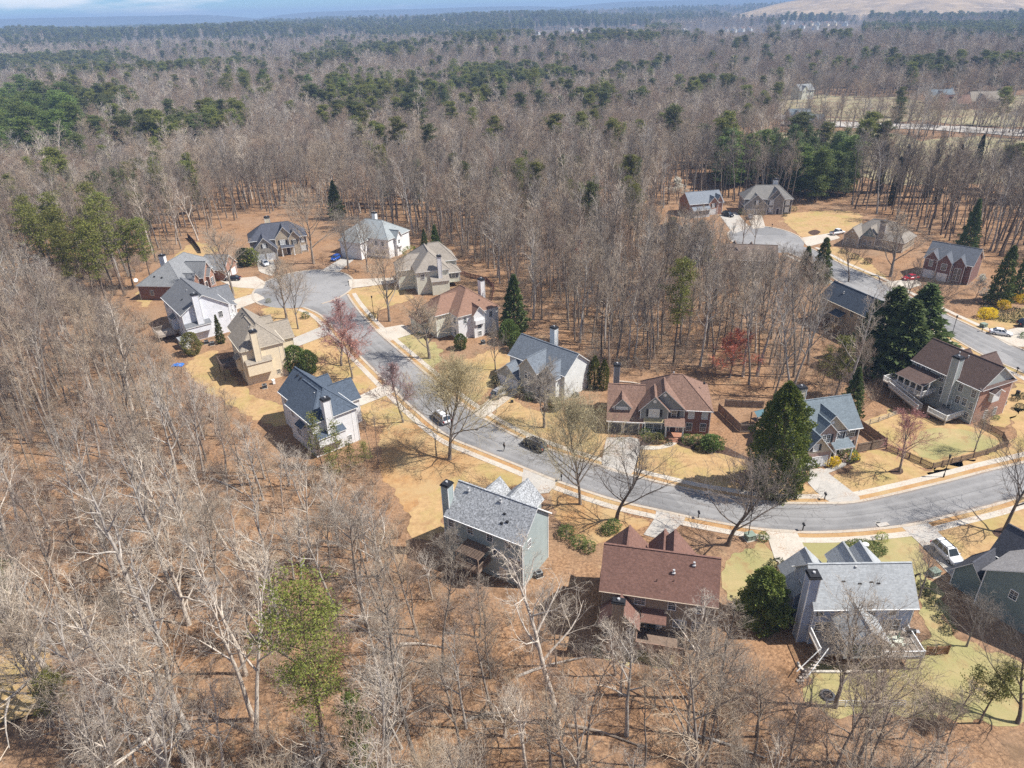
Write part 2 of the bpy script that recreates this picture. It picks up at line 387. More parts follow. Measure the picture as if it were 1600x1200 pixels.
REDF = m_leaf('red_bud', (.36,.13,.1), (.44,.19,.15), (.48,.27,.22), 1.6)
PINKF = m_leaf('pink_bud', (.32,.19,.17), (.4,.26,.23), (.46,.34,.31), 1.6)
IVY = m_leaf('ivy_leaf', (.015,.025,.01), (.035,.045,.016), (.07,.08,.03), 1.6)
SHADE_H = m_leaf('groundcover_leaf', (.02,.035,.015), (.045,.06,.025), (.09,.1,.05), 1.6)
# ================================================================== GROUND
def build_ground():
    radii = [0.0, 8, 16, 24, 30] + [30*1.0195**i for i in range(1, 318)]
    radii = [r for r in radii if r < 12500] + [12500]
    n = 420; ang = np.linspace(0, 2*math.pi, n, endpoint=False)
    # finer fan forward: warp angles so that the view direction (+Y) gets twice the columns
    ang = ang - .42*np.sin(2*(ang-math.pi/2))*.5 - 0
    R, A = np.meshgrid(radii[1:], ang, indexing='ij')
    X = np.concatenate([[0], (R*np.cos(A)).ravel()]); Y = np.concatenate([[0], (R*np.sin(A)).ravel()])
    Z = height(X, Y)
    k = len(radii)-1
    faces = [(0, 1+j, 1+(j+1) % n) for j in range(n)]
    for i in range(k-1):
        a = 1+i*n; b = a+n
        faces += [(a+j, b+j, b+(j+1) % n, a+(j+1) % n) for j in range(n)]
    me = bpy.data.meshes.new('ground'); me.from_pydata(np.stack([X, Y, Z], 1).tolist(), [], faces)
    me.materials.append(GROUND); me.polygons.foreach_set('use_smooth', [True]*len(me.polygons)); me.update()
    tag(link(me, 'ground'), 'rust brown leaf littered woodland floor', kind='structure')
build_ground()

def smooth(P, closed=False, n=6):
    P = [np.array(p[:2], float) for p in P]; out = []; k = len(P)
    for i in range(k if closed else k-1):
        p0 = P[i-1] if (closed or i > 0) else P[0]; p1 = P[i]; p2 = P[(i+1) % k]; p3 = P[(i+2) % k] if (closed or i+2 < k) else P[-1]
        for t in np.linspace(0, 1, n, endpoint=False):
            out.append(.5*((2*p1)+(-p0+p2)*t+(2*p0-5*p1+4*p2-p3)*t*t+(-p0+3*p1-3*p2+p3)*t**3))
    if not closed: out.append(P[-1])
    return out
def resample(P, n):
    P = np.array(P); d = np.concatenate([[0], np.cumsum(np.hypot(*np.diff(P, axis=0).T))]); t = np.linspace(0, d[-1], n)
    return np.stack([np.interp(t, d, P[:, 0]), np.interp(t, d, P[:, 1])], 1)
def wpx(L): return [px(*p) for p in L]
def sheet(name, pts, z, mat, jit=0.0, label=None, step=.6, kind='structure', drape=False):
    P = resample(list(pts)+[pts[0]], max(8, int(sum(math.hypot(pts[i][0]-pts[i-1][0], pts[i][1]-pts[i-1][1]) for i in range(len(pts)))/step)))[:-1]
    r = np.random.RandomState(len(name)+int(abs(P[0, 0])*10))
    if jit:
        w = r.rand(len(P))*2-1; w = (np.roll(w, 1)+w*2+np.roll(w, -1))/3
        t = np.roll(P, -1, 0)-np.roll(P, 1, 0); nn = np.stack([-t[:, 1], t[:, 0]], 1); nn /= np.hypot(*nn.T)[:, None]+1e-9
        P = P+nn*(w*jit)[:, None]
    bm = bmesh.new()
    hz = height(P[:, 0], P[:, 1]) if drape else np.zeros(len(P))
    vs = [bm.verts.new((p[0], p[1], z+h)) for p, h in zip(P, hz)]
    f = bm.faces.new(vs); f.normal_update()
    if f.normal.z < 0: f.normal_flip()
    bmesh.ops.triangulate(bm, faces=[f])
    if drape:
        for _ in range(2):
            bmesh.ops.subdivide_edges(bm, edges=[e for e in bm.edges if e.calc_length() > 12], cuts=2, use_grid_fill=True)
        bmesh.ops.triangulate(bm, faces=bm.faces[:])
        H = height([v.co.x for v in bm.verts], [v.co.y for v in bm.verts])
        for v, h in zip(bm.verts, H): v.co.z = h+z
    me = bpy.data.meshes.new(name); bm.to_mesh(me); bm.free(); me.materials.append(mat)
    if mat is ASPH: me.uv_layers.new(name='uv').data.foreach_set('uv', [.31, .3]*len(me.loops))
    return tag(link(me, name), label, kind=kind)
def strip(name, P, o0, o1, z0, z1, mat, label=None, kind='structure'):
    P = np.array(P); t = np.gradient(P, axis=0); nn = np.stack([-t[:, 1], t[:, 0]], 1); nn /= np.hypot(*nn.T)[:, None]+1e-9
    A = P+nn*o0; B = P+nn*o1; mb = MB()
    for i in range(len(P)-1):
        a, b, c, d = A[i], A[i+1], B[i+1], B[i]
        mb.face([(*a, z1), (*b, z1), (*c, z1), (*d, z1)])
        if z1-z0 > .03:
            mb.face([(*a, z0), (*b, z0), (*b, z1), (*a, z1)]); mb.face([(*c, z0), (*d, z0), (*d, z1), (*c, z1)])
    return tag(mb.obj(name, mat), label, kind=kind)
def quadstrip(name, A, B, z, mat, label):
    mb = MB()
    for i in range(len(A)-1): mb.face([(*A[i], z), (*A[i+1], z), (*B[i+1], z), (*B[i], z)])
    o = mb.obj(name, mat); uvl = o.data.uv_layers.new(name='uv'); n = len(A)-1
    for i in range(n):
        for k, (a_, b_) in enumerate(((0, i), (0, i+1), (1, i+1), (1, i))): uvl.data[4*i+k].uv = (a_, b_/n)
    return tag(o, label, kind='structure')

# ------------------------------------------------------------------ lawns
LAWNS = [
 ('tan', [(1000,700),(1012,693),(1040,694),(1066,693),(1112,706),(1180,722),(1205,748),(1215,782),(1150,778),(1050,758),(985,742)]),
 ('tan', [(1296,746),(1325,735),(1345,708),(1385,703),(1450,735),(1500,735),(1475,752),(1350,783)]),
 ('tan', [(1175,760),(1230,758),(1262,757),(1297,786),(1205,784)]),
 ('tan', [(1345,665),(1400,640),(1440,655),(1520,668),(1572,697),(1456,732),(1380,692)]),
 ('tan', [(1572,697),(1590,640),(1640,640),(1640,712),(1600,722),(1475,753),(1457,734)]),
 ('tan', [(1540,650),(1590,600),(1640,600),(1640,640),(1590,645),(1570,668)]),
 ('green', [(1246,833),(1405,824),(1440,872),(1450,900),(1380,900),(1262,880)]),
 ('tan', [(1453,828),(1545,792),(1640,765),(1640,850),(1560,875),(1515,880)]),
 ('tan', [(655,840),(640,800),(690,762),(740,728),(800,725),(824,752),(812,762),(770,770),(700,800),(690,830)]),
 ('tan', [(775,640),(800,618),(830,640),(900,640),(952,640),(940,705),(905,712),(850,695),(790,672)]),
 ('tan', [(690,580),(770,548),(800,560),(775,600),(745,630),(725,633),(680,597)]),
 ('green', [(612,534),(655,520),(690,550),(665,580)]),
 ('tan', [(550,453),(612,446),(645,465),(600,482),(583,500),(552,468)]),
 ('tan', [(560,640),(622,606),(650,645),(600,668)]),
 ('tan', [(466,548),(520,523),(552,550),(602,598),(560,614),(500,592)]),
 ('tan', [(343,452),(398,442),(408,452),(355,470)]),
 ('tan', [(290,580),(330,548),(352,575),(400,620),(470,640),(430,665),(370,640)]),
 ('tan', [(215,455),(245,425),(300,380),(340,392),(260,425),(230,480)]),
 ('tan', [(1228,335),(1330,330),(1345,352),(1300,366),(1258,372),(1235,356)]),
 ('tan', [(1290,385),(1330,395),(1380,428),(1372,436),(1300,412)]),
 ('green', [(1430,905),(1470,925),(1500,1000),(1640,1050),(1640,1120),(1290,1112),(1262,1060),(1270,1042),(1445,1025)]),
 ('green', [(1128,885),(1180,850),(1205,868),(1200,900),(1140,935)]),
 ('tan', [(1400,500),(1440,500),(1475,512),(1600,575),(1640,600),(1560,590),(1450,530)]),
 ('tan', [(1500,500),(1545,522),(1600,505),(1640,500),(1640,470),(1550,495)]),
 ('green', [(930,1015),(1010,1000),(1060,1018),(1040,1040),(960,1035)]),
 ('tan', [(-20,1005),(60,1005),(80,1060),(60,1120),(-20,1130)]),
 ('tan', [(412,480),(470,485),(500,510),(455,525),(420,505)]),
]
sheet('lawn', smooth(wpx([(598,668),(640,652),(690,690),(745,718),(812,735),(800,752),(740,760),(690,775),(640,800),(620,770),(596,735)]), True, 4), .02, LAWNL, .6, 'orange leaf strewn lawn under the big budding tree')
sheet('lawn', smooth(wpx([(860,760),(880,766),(960,800),(1010,815),(985,835),(930,850),(880,820),(868,790)]), True, 4), .02, LAWNL, .6, 'leaf strewn ground between the blue grey and taupe houses')
for kd, P in LAWNS:
    sheet('lawn', smooth(wpx(P), True, 4), .03, LAWN if kd == 'tan' else LAWNG, .8, 'dormant tan lawn' if kd == 'tan' else 'lawn turning green')
sheet('lawn', smooth(wpx([(1440,676),(1490,670),(1545,682),(1560,696),(1460,718),(1425,700)]), True, 4), .045, LAWNG, .5, 'bright green patch of lawn inside the picket fence')
FARL = [[(1195,212),(1290,205),(1420,212),(1425,250),(1300,250),(1205,245)], [(1330,250),(1480,215),(1640,225),(1640,290),(1500,285),(1390,290)],
        [(1215,150),(1330,150),(1440,158),(1450,188),(1300,188),(1225,186)], [(1452,160),(1640,150),(1640,196),(1455,190)], [(0,120),(20,128),(16,165),(-30,160)],
        [(1130,238),(1200,228),(1210,250),(1150,258)], [(650,190),(690,184),(735,192),(700,206)], [(300,165),(350,160),(365,182),(310,190)]]
FIELD = mk_lawn('dormant_field', (.25,.205,.135), (.35,.29,.2), (.27,.255,.14), .6)
for P in FARL: sheet('lawn', smooth(wpx(P), True, 3), .15, FIELD, 1.2, 'distant tan lawn beyond the trees', step=3, drape=True)

# ------------------------------------------------------------------ roads
UP = [(1680,703),(1600,724),(1540,738),(1475,755),(1350,784),(1297,788),(1200,786),(1095,770),(1050,760),(985,744),(940,730),(882,712),(800,680),(725,635),(665,585),(607,535),(585,515),(553,478),(537,452)]
LO = [(1680,748),(1600,772),(1550,788),(1480,805),(1412,820),(1297,830),(1200,827),(1100,811),(1025,795),(960,780),(875,752),(800,722),(745,700),(700,680),(650,640),(605,597),(555,547),(535,525),(502,492),(470,478)]
U = resample(smooth(wpx(UP)), 130); Lw = resample(smooth(wpx(LO)), 130)
quadstrip('road', U, Lw, .036, ASPH, 'grey asphalt street curving through the houses')
cc = px(475, 450); cr0 = 14.5
cd = [(cc.x+cr0*math.cos(a)*.95, cc.y+cr0*math.sin(a)*1.08) for a in np.linspace(0, 6.2832, 60, endpoint=False)]
sheet('cul_de_sac', cd, .04, ASPH, 0, 'round grey asphalt turning circle')
UP2 = [(1640,566),(1600,548),(1485,495),(1400,453),(1370,437),(1312,412),(1275,392),(1250,384)]
LO2 = [(1640,604),(1600,582),(1540,556),(1470,517),(1390,480),(1340,458),(1296,430),(1262,408),(1225,392)]
U2 = resample(smooth(wpx(UP2)), 70); L2 = resample(smooth(wpx(LO2)), 70)
quadstrip('road', U2, L2, .036, ASPH, 'second grey street on the right behind the trees')
c2 = px(1196, 373)
cd2 = [(c2.x+11.5*math.cos(a), c2.y+15.5*math.sin(a)) for a in np.linspace(0, 6.2832, 60, endpoint=False)]
sheet('cul_de_sac', cd2, .04, ASPH, 0, 'second asphalt turning circle in front of the grey stone house')
def trim_end(P, c, r): return np.array([p for p in P if math.hypot(p[0]-c.x, p[1]-c.y) > r])
Uk, Lk = trim_end(U, cc, 14.6), trim_end(Lw, cc, 14.6)
for P, s in ((Uk, 1), (Lk, -1)):
    s = -s
    strip('kerb', P, 0, .55*s, 0, .1, KERBM, 'pale concrete kerb')
    strip('verge', P, .55*s, 1.45*s, 0, .05, LAWNL, 'narrow dormant grass verge between kerb and pavement')
    strip('pavement', P, 1.45*s, 2.6*s, 0, .062, CONC, 'pale concrete pavement along the street')
for P, s in ((U2, -1), (L2, 1)):
    P = trim_end(P, c2, 15)
    strip('kerb', P, 0, .5*s, 0, .1, KERBM, 'pale concrete kerb')
    if s == 1: strip('pavement', P, 1.7*s, 3.0*s, 0, .062, CONC, 'pale concrete pavement along the street')
    else: strip('pavement', P, 1.6*s, 2.9*s, 0, .062, CONC, 'pale concrete pavement along the street')
def arc_kerb(c, rx, ry, a0, a1):
    P = [(c.x+rx*math.cos(a), c.y+ry*math.sin(a)) for a in np.linspace(a0, a1, 40)]
    strip('kerb', P, 0, -.55, 0, .1, KERBM, 'pale concrete kerb')
arc_kerb(cc, cr0*.95, cr0*1.08, math.radians(-55), math.radians(235))
arc_kerb(c2, 11.5, 15.5, math.radians(-20), math.radians(230))
DRIVES = [
 ('old', [(948,684),(997,683),(1001,700),(987,746),(939,732),(944,700)]), ('old', [(1266,733),(1283,731),(1352,784),(1299,789),(1262,757)]),
 ('new', [(1195,826),(1244,829),(1260,862),(1256,885),(1214,885)]), ('old', [(1408,823),(1449,814),(1512,880),(1492,908),(1450,862)]),
 ('old', [(1026,796),(1080,808),(1064,816),(1052,835),(1012,843),(1004,834),(1022,815)]), ('old', [(818,731),(874,752),(852,776),(815,757)]),
 ('new', [(555,622),(606,597),(624,610),(560,636)]), ('new', [(738,644),(764,625),(785,598),(812,612),(775,640),(752,657)]),
 ('new', [(586,515),(632,507),(657,518),(606,534)]), ('new', [(544,437),(615,434),(620,442),(547,451)]),
 ('old', [(500,424),(540,400),(558,402),(528,426)]), ('new', [(396,392),(420,388),(432,420),(425,432),(405,425)]),
 ('new', [(342,438),(400,432),(416,442),(410,452),(365,449)]), ('new', [(345,474),(400,458),(416,466),(362,487)]),
 ('old', [(455,530),(508,508),(522,520),(462,543)]), ('new', [(1376,442),(1430,435),(1442,445),(1405,456)]),
 ('new', [(1545,522),(1600,510),(1640,512),(1640,545),(1578,541)]), ('old', [(1124,336),(1150,331),(1172,356),(1146,366)]),
 ('new', [(1168,338),(1190,335),(1196,356),(1176,358)]), ('new', [(1250,372),(1300,364),(1314,372),(1262,386)]),
]
for kd, P in DRIVES:
    sheet('driveway', wpx(P), .07, CONC if kd == 'new' else CONCG, 0, 'pale concrete driveway' if kd == 'new' else 'weathered grey concrete driveway', step=2)
sheet('path', smooth(wpx([(997,697),(1015,697),(1030,697),(1045,692),(1052,690),(1058,693),(1046,699),(1025,703),(1000,702)]), True, 3), .075, CONC, 0, 'curved concrete path to the brick house porch')
sheet('path', smooth(wpx([(1284,735),(1305,728),(1318,722),(1322,727),(1306,735),(1288,741)]), True, 3), .075, CONCG, 0, 'concrete path to the slate roofed house porch')
for P in ([(1230,196),(1330,200),(1420,202),(1520,208),(1640,214),(1640,205),(1520,199),(1420,194),(1330,191),(1230,189)],
          [(1015,160),(1100,170),(1210,176),(1232,190),(1210,186),(1100,178),(1015,167)], [(0,172),(30,160),(50,150),(30,158),(-20,182)],
          [(640,125),(700,122),(760,126),(700,130)], [(180,141),(300,139),(420,138),(300,144)]):
    sheet('road', smooth(wpx(P), True, 3), .3, CONCG, 0, 'far street seen between tree trunks', step=3, drape=True)
MULCH = NT('dark_mulch'); _g = MULCH.geo(); MULCH = MULCH.done(MULCH.ramp(MULCH.noise(_g, 3, 5, .7), [(.35,(.035,.022,.017)),(.65,(.12,.075,.055))]), .95, spec=.1)
for P in ([(1000,690),(1012,684),(1034,690),(1036,694),(1018,695),(1003,697)], [(1058,694),(1066,684),(1112,690),(1150,706),(1172,720),(1120,708),(1085,703)],
          [(1388,737),(1405,730),(1412,737),(1404,742)], [(1290,722),(1318,712),(1340,714),(1342,722),(1305,732),(1288,732)],
          [(1552,832),(1568,824),(1580,832),(1566,842)], [(1262,363),(1274,359),(1282,363),(1272,368)]):
    sheet('mulch_bed', smooth(wpx(P), True, 3), .05, MULCH, .15, 'dark mulch planting bed')
# ================================================================== HOUSES
WINCACHE = {}
def window_mesh(w, h, kind, tr):
    key = (round(w, 2), round(h, 2), kind, tr.name)
    if key in WINCACHE: return WINCACHE[key]
    f = MB(); t = .075
    f.box(-w/2-t, -.05, -t, -w/2, .03, h+t); f.box(w/2, -.05, -t, w/2+t, .03, h+t)
    f.box(-w/2, -.05, -t-.03, w/2, .03, 0); f.box(-w/2, -.05, h, w/2, .03, h+t+.04)
    f.box(-w/2, -.03, h/2-.028, w/2, .02, h/2+.028)
    nsash = 2 if w > 1.4 else 1
    if nsash == 2: f.box(-.06, -.04, 0, .06, .025, h)
    nm = max(2, round(w/.36))
    for i in range(1, nm): x = -w/2+w*i/nm; f.box(x-.012, -.02, 0, x+.012, .02, h)
    for zz in (h*.25, h*.75): f.box(-w/2, -.02, zz-.012, w/2, .02, zz+.012)
    p = MB(); p.box(-w/2, 0, 0, w/2, .02, h)
    r = (f.mesh('window', tr), p.mesh('pane', GLASS if kind != 'blind' else BLIND))
    WINCACHE[key] = r; return r
class House:
    def __init__(s, name, label, A, ang, z=0.0, B=None, cat='house', group=None):
        a = px(A[0], A[1], z)
        if B is not None:
            b = px(B[0], B[1], z); ang = math.degrees(math.atan2(b.y-a.y, b.x-a.x))
        s.root = empty(name, (a.x, a.y, a.z-.02), math.radians(ang)); tag(s.root, label, cat, group); s.trim = TRIM; s.roofm = None; s.wall = None
    def part(s, mb, name, mats, kind=None, par=None):
        o = mb.obj(name, mats, par or s.root); 
        if kind: o['kind'] = kind
        return o
    def block(s, x0, y0, x1, y1, ze, zr=None, axis='x', hip='', z0=0.0, wall=None, roof=None, ov=.4, gwall=None, corners=True):
        wall = wall or s.wall; roof = roof or s.roofm; zr = zr or ze+3
        # walls
        w = MB(); g = gwall or wall
        w.face([(x0,y0,z0),(x1,y0,z0),(x1,y0,ze),(x0,y0,ze)]); w.face([(x1,y0,z0),(x1,y1,z0),(x1,y1,ze),(x1,y0,ze)])
        w.face([(x1,y1,z0),(x0,y1,z0),(x0,y1,ze),(x1,y1,ze)]); w.face([(x0,y1,z0),(x0,y0,z0),(x0,y0,ze),(x0,y1,ze)])
        if z0 > .3: w.face([(x0,y0,z0),(x0,y1,z0),(x1,y1,z0),(x1,y0,z0)])
        if axis == 'x':
            ym = (y0+y1)/2
            if 'l' not in hip: w.face([(x0,y1,ze),(x0,y0,ze),(x0,ym,zr-.02)], 1)
            if 'r' not in hip: w.face([(x1,y0,ze),(x1,y1,ze),(x1,ym,zr-.02)], 1)
        else:
            xm = (x0+x1)/2
            if 'l' not in hip: w.face([(x0,y0,ze),(x1,y0,ze),(xm,y0,zr-.02)], 1)
            if 'r' not in hip: w.face([(x1,y1,ze),(x0,y1,ze),(xm,y1,zr-.02)], 1)
        s.part(w, 'wall', [wall, g])
        s.roof(x0, y0, x1, y1, ze, zr, axis, hip, roof, ov)
        if corners:
            c = MB(); e = .06
            for cx, cy in ((x0, y0), (x1, y0), (x1, y1), (x0, y1)): c.box(cx-e, cy-e, max(z0, .05), cx+e, cy+e, ze-.01)
            s.part(c, 'corner_trim', s.trim, kind='stuff')
    def roof(s, x0, y0, x1, y1, ze, zr, axis='x', hip='', roof=None, ov=.4):
        roof = roof or s.roofm; sw = axis == 'y'
        if sw: x0, y0, x1, y1 = y0, x0, y1, x1
        hw = (y1-y0)/2; sl = (zr-ze)/hw; ym = (y0+y1)/2; e = ze-sl*ov; X0 = x0-ov; X1 = x1+ov; Y0 = y0-ov; Y1 = y1+ov; t = .16
        xl = X0+hw+ov if 'l' in hip else X0; xr = X1-hw-ov if 'r' in hip else X1
        if xl > xr: xl = xr = (xl+xr)/2
        q = lambda p: (p[1], p[0], p[2]) if sw else p
        m = MB()
        for dz, mi in ((t, 0), (0, 1)):
            m.face([q(p) for p in ((X0,Y0,e+dz),(X1,Y0,e+dz),(xr,ym,zr+dz),(xl,ym,zr+dz))], mi)
            m.face([q(p) for p in ((X1,Y1,e+dz),(X0,Y1,e+dz),(xl,ym,zr+dz),(xr,ym,zr+dz))], mi)
            if 'l' in hip: m.face([q(p) for p in ((X0,Y1,e+dz),(X0,Y0,e+dz),(xl,ym,zr+dz))], mi)
            if 'r' in hip: m.face([q(p) for p in ((X1,Y0,e+dz),(X1,Y1,e+dz),(xr,ym,zr+dz))], mi)
        def ed(a, b): m.face([q(a), q(b), q((b[0],b[1],b[2]+t)), q((a[0],a[1],a[2]+t))], 1)
        ed((X0,Y0,e),(X1,Y0,e)); ed((X1,Y1,e),(X0,Y1,e))
        if 'l' in hip: ed((X0,Y1,e),(X0,Y0,e))
        else: ed((xl,ym,zr),(X0,Y0,e)); ed((X0,Y1,e),(xl,ym,zr))
        if 'r' in hip: ed((X1,Y0,e),(X1,Y1,e))
        else: ed((X1,Y0,e),(xr,ym,zr)); ed((xr,ym,zr),(X1,Y1,e))
        # ridge and hip caps
        rr = [((xl,ym,zr+t),(xr,ym,zr+t))]
        if 'l' in hip: rr += [((xl,ym,zr+t),(X0,Y0,e+t)),((xl,ym,zr+t),(X0,Y1,e+t))]
        if 'r' in hip: rr += [((xr,ym,zr+t),(X1,Y0,e+t)),((xr,ym,zr+t),(X1,Y1,e+t))]
        for a, b in rr: 
            if (Vector(a)-Vector(b)).length > .1: m.bar(q(a), q(b), .26, .07, 0)
        # gutters
        if not sw:
            m.bar(q((X0,Y0-.05,e+.09)), q((X1,Y0-.05,e+.09)), .11, .11, 1); m.bar(q((X0,Y1+.05,e+.09)), q((X1,Y1+.05,e+.09)), .11, .11, 1)
        s.part(m, 'roof', [roof, s.trim])
    def shed(s, x0, y0, x1, y1, zlow, zhigh, side='S', roof=None):
        roof = roof or s.roofm; t = .14; m = MB()
        if side == 'S': c = [(x0,y0,zlow),(x1,y0,zlow),(x1,y1,zhigh),(x0,y1,zhigh)]
        elif side == 'N': c = [(x0,y0,zhigh),(x1,y0,zhigh),(x1,y1,zlow),(x0,y1,zlow)]
        elif side == 'E': c = [(x0,y0,zhigh),(x1,y0,zlow),(x1,y1,zlow),(x0,y1,zhigh)]
        else: c = [(x0,y0,zlow),(x1,y0,zhigh),(x1,y1,zhigh),(x0,y1,zlow)]
        u = [(a,b,z+t) for a,b,z in c]; m.face(u, 0); m.face(c[::-1], 1)
        for i in range(4): j = (i+1) % 4; m.face([c[i], c[j], u[j], u[i]], 1)
        s.part(m, 'porch_roof', [roof, s.trim])
    def boxw(s, name, x0, y0, z0, x1, y1, z1, mat=None):
        m = MB(); m.box(x0, y0, z0, x1, y1, z1); return s.part(m, name, mat or s.wall)
    def win(s, side, pl, u, z, w=.95, h=1.45, kind='glass', shut=None, trim=None):
        f, p = window_mesh(w, h, kind, trim or s.trim)
        o = bpy.data.objects.new('window', f); COL.objects.link(o); o.parent = s.root
        loc, rz = {'S': ((u, pl-.012, z), 0), 'N': ((u, pl+.012, z), math.pi), 'E': ((pl+.012, u, z), math.pi/2), 'W': ((pl-.012, u, z), -math.pi/2)}[side]
        o.location = loc; o.rotation_euler = (0, 0, rz)
        c = bpy.data.objects.new('pane', p); COL.objects.link(c); c.parent = o; c.location = (0, 0, 0)
        if shut:
            if ('sh', h) not in WINCACHE:
                k = MB(); k.box(-.2, -.045, 0, .2, .01, h)
                for i in range(5): k.box(-.17, -.055, h*(i+.15)/5, .17, -.04, h*(i+.85)/5)
                WINCACHE[('sh', h)] = k.mesh('shutter', SHUT)
            for sx in (-1, 1):
                c = bpy.data.objects.new('shutter', WINCACHE[('sh', h)]); COL.objects.link(c); c.parent = o; c.location = (sx*(w/2+.33), .0, 0)
        return o
    def wins(s, side, pl, us, z, **k):
        for u in us: s.win(side, pl, u, z, **k)
    def garage(s, side, pl, u, w=2.5, h=2.2, mat=None):
        mat = mat or GWHITE
        key = ('g', w, h, mat.name)
        if key not in WINCACHE:
            m = MB(); m.box(-w/2, 0, 0.02, w/2, .04, h)
            for r in range(4):
                for c in range(4): m.box(-w/2+.06+c*w/4, -.025, .07+r*h/4, -w/2-.06+(c+1)*w/4, .005, -.04+(r+1)*h/4)
            fr = MB(); fr.box(-w/2-.13, -.05, 0, -w/2, .04, h+.13); fr.box(w/2, -.05, 0, w/2+.13, .04, h+.13); fr.box(-w/2, -.05, h, w/2, .04, h+.13)
            WINCACHE[key] = (m.mesh('garage_door', mat), fr.mesh('door_frame', s.trim))
        a, b = WINCACHE[key]
        loc, rz = {'S': ((u, pl-.02, 0.04), 0), 'N': ((u, pl+.02, 0.04), math.pi), 'E': ((pl+.02, u, 0.04), math.pi/2), 'W': ((pl-.02, u, 0.04), -math.pi/2)}[side]
        o = link(a, 'garage_door', s.root, loc, rz); link(b, 'door_frame', o, (0, 0, 0))
    def door(s, side, pl, u, z=0.3, w=1.0, h=2.1, mat=None, lights=False):
        m = MB(); m.box(-w/2, -.03, 0, w/2, .02, h)
        for r in range(2):
            for c in range(2): m.box(-w/2+.1+c*w/2, -.045, .15+r*h/2, -.1+c*w/2, -.028, -.1+(r+1)*h/2)
        fr = MB(); fr.box(-w/2-.14, -.06, 0, -w/2, .03, h+.14); fr.box(w/2, -.06, 0, w/2+.14, .03, h+.14); fr.box(-w/2, -.06, h, w/2, .03, h+.14)
        loc, rz = {'S': ((u, pl-.02, z), 0), 'N': ((u, pl+.02, z), math.pi), 'E': ((pl+.02, u, z), math.pi/2), 'W': ((pl-.02, u, z), -math.pi/2)}[side]
        o = m.obj('door', mat or DOORM, s.root); o.location = loc; o.rotation_euler = (0, 0, rz)
        c = fr.obj('door_frame', s.trim, o)
    def chimney(s, x0, y0, x1, y1, ztop, z0=0.0, mat=None):
        m = MB(); m.box(x0, y0, z0, x1, y1, ztop); e = .05
        for a in (x0, x1):
            for b in (y0, y1): m.box(a-e, b-e, z0, a+e, b+e, ztop-.01, 1)
        o = s.part(m, 'chimney', [mat or s.wall, s.trim])
        c = MB(); c.box(x0-.16, y0-.16, ztop, x1+.16, y1+.16, ztop+.14); c.box(x0-.04, y0-.04, ztop+.14, x1+.04, y1+.04, ztop+.34); s.part(c, 'chimney_cap', DARK, par=o)
        c = MB(); c.bar(((x0+x1)/2, (y0+y1)/2, ztop+.34), ((x0+x1)/2, (y0+y1)/2, ztop+.55), .34, m=0, n=8); s.part(c, 'flue', VENT, par=o)
    def vent(s, x, y, z, big=False):
        m = MB(); r = .13 if big else .05
        m.bar((x, y, z-.3), (x, y, z+(.3 if big else .25)), r*1.6, n=8)
        if big: m.bar((x, y, z+.3), (x, y, z+.42), .3, n=8); m.box(x-.2, y-.2, z-.12, x+.2, y+.2, z)
        s.part(m, 'roof_vent', VENT if big else DARK)
    def boxvent(s, x, y, z):
        m = MB(); m.box(x-.2, y-.2, z-.15, x+.2, y+.2, z+.14); s.part(m, 'roof_vent', DARK)
    def gvent(s, side, pl, u, z, r=.3):
        m = MB(); k = 10
        def pt(a, o): 
            c, d = r*math.cos(a), r*math.sin(a)
            return {'S': (u+c, pl-o, z+d), 'E': (pl+o, u+c, z+d), 'W': (pl-o, u+c, z+d), 'N': (u+c, pl+o, z+d)}[side]
        A = [pt(6.2832*i/k, .05) for i in range(k)]; B = [pt(6.2832*i/k, 0) for i in range(k)]
        m.face(A)
        for i in range(k): m.face([A[i], A[(i+1) % k], B[(i+1) % k], B[i]])
        s.part(m, 'gable_vent', s.trim)
    def deck(s, x0, y0, x1, y1, z, mat=None, rail='SEW', railmat=None, solid=False, gap=None):
        mat = mat or DECKW; railmat = railmat or mat
        root = MB(); root.box(x0, y0, z-.28, x1, y0+.08, z-.04); root.box(x0, y0+.08, z-.28, x0+.08, y1, z-.04); root.box(x1-.08, y0+.08, z-.28, x1, y1, z-.04)
        o = s.part(root, 'deck', mat)
        b = MB(); n = int((y1-y0)/.15)
        for i in range(n): b.box(x0, y0+i*.15+.006, z-.04, x1, y0+i*.15+.144, z)
        s.part(b, 'deck_boards', mat, kind='stuff', par=o)
        nx = max(2, int((x1-x0)/2.6)+1)
        for i in range(nx):
            p = MB(); xx = x0+.1+(x1-x0-.2)*i/(nx-1); p.box(xx-.08, y0+.05, 0, xx+.08, y0+.2, z-.28); s.part(p, 'post', mat, par=o)
        r = MB()
        segs = {'S': ((x0, y0+.04), (x1, y0+.04)), 'E': ((x1-.04, y0), (x1-.04, y1)), 'W': ((x0+.04, y0), (x0+.04, y1)), 'N': ((x0, y1-.04), (x1, y1-.04))}
        for c in rail:
            a, d = segs[c]; a = Vector((*a, z)); d = Vector((*d, z)); ln = (d-a).length
            r.bar(a+Vector((0,0,1.0)), d+Vector((0,0,1.0)), .12, .06)
            r.bar(a+Vector((0,0,.12)), d+Vector((0,0,.12)), .06, .06)
            k = int(ln/(.16 if not solid else .15))
            for i in range(k+1):
                p = a+(d-a)*i/k; ww = .045 if not solid else .135
                r.bar(p+Vector((0,0,.1)), p+Vector((0,0,1.0)), ww if c in 'SN' or not solid else .04, .045 if c in 'SN' or not solid else .135)
            for i in range(int(ln/2)+1):
                p = a+(d-a)*i/max(1, int(ln/2)); r.bar(p, p+Vector((0,0,1.12)), .12)
        s.part(r, 'deck_rail', railmat, kind='stuff', par=o)
        return o
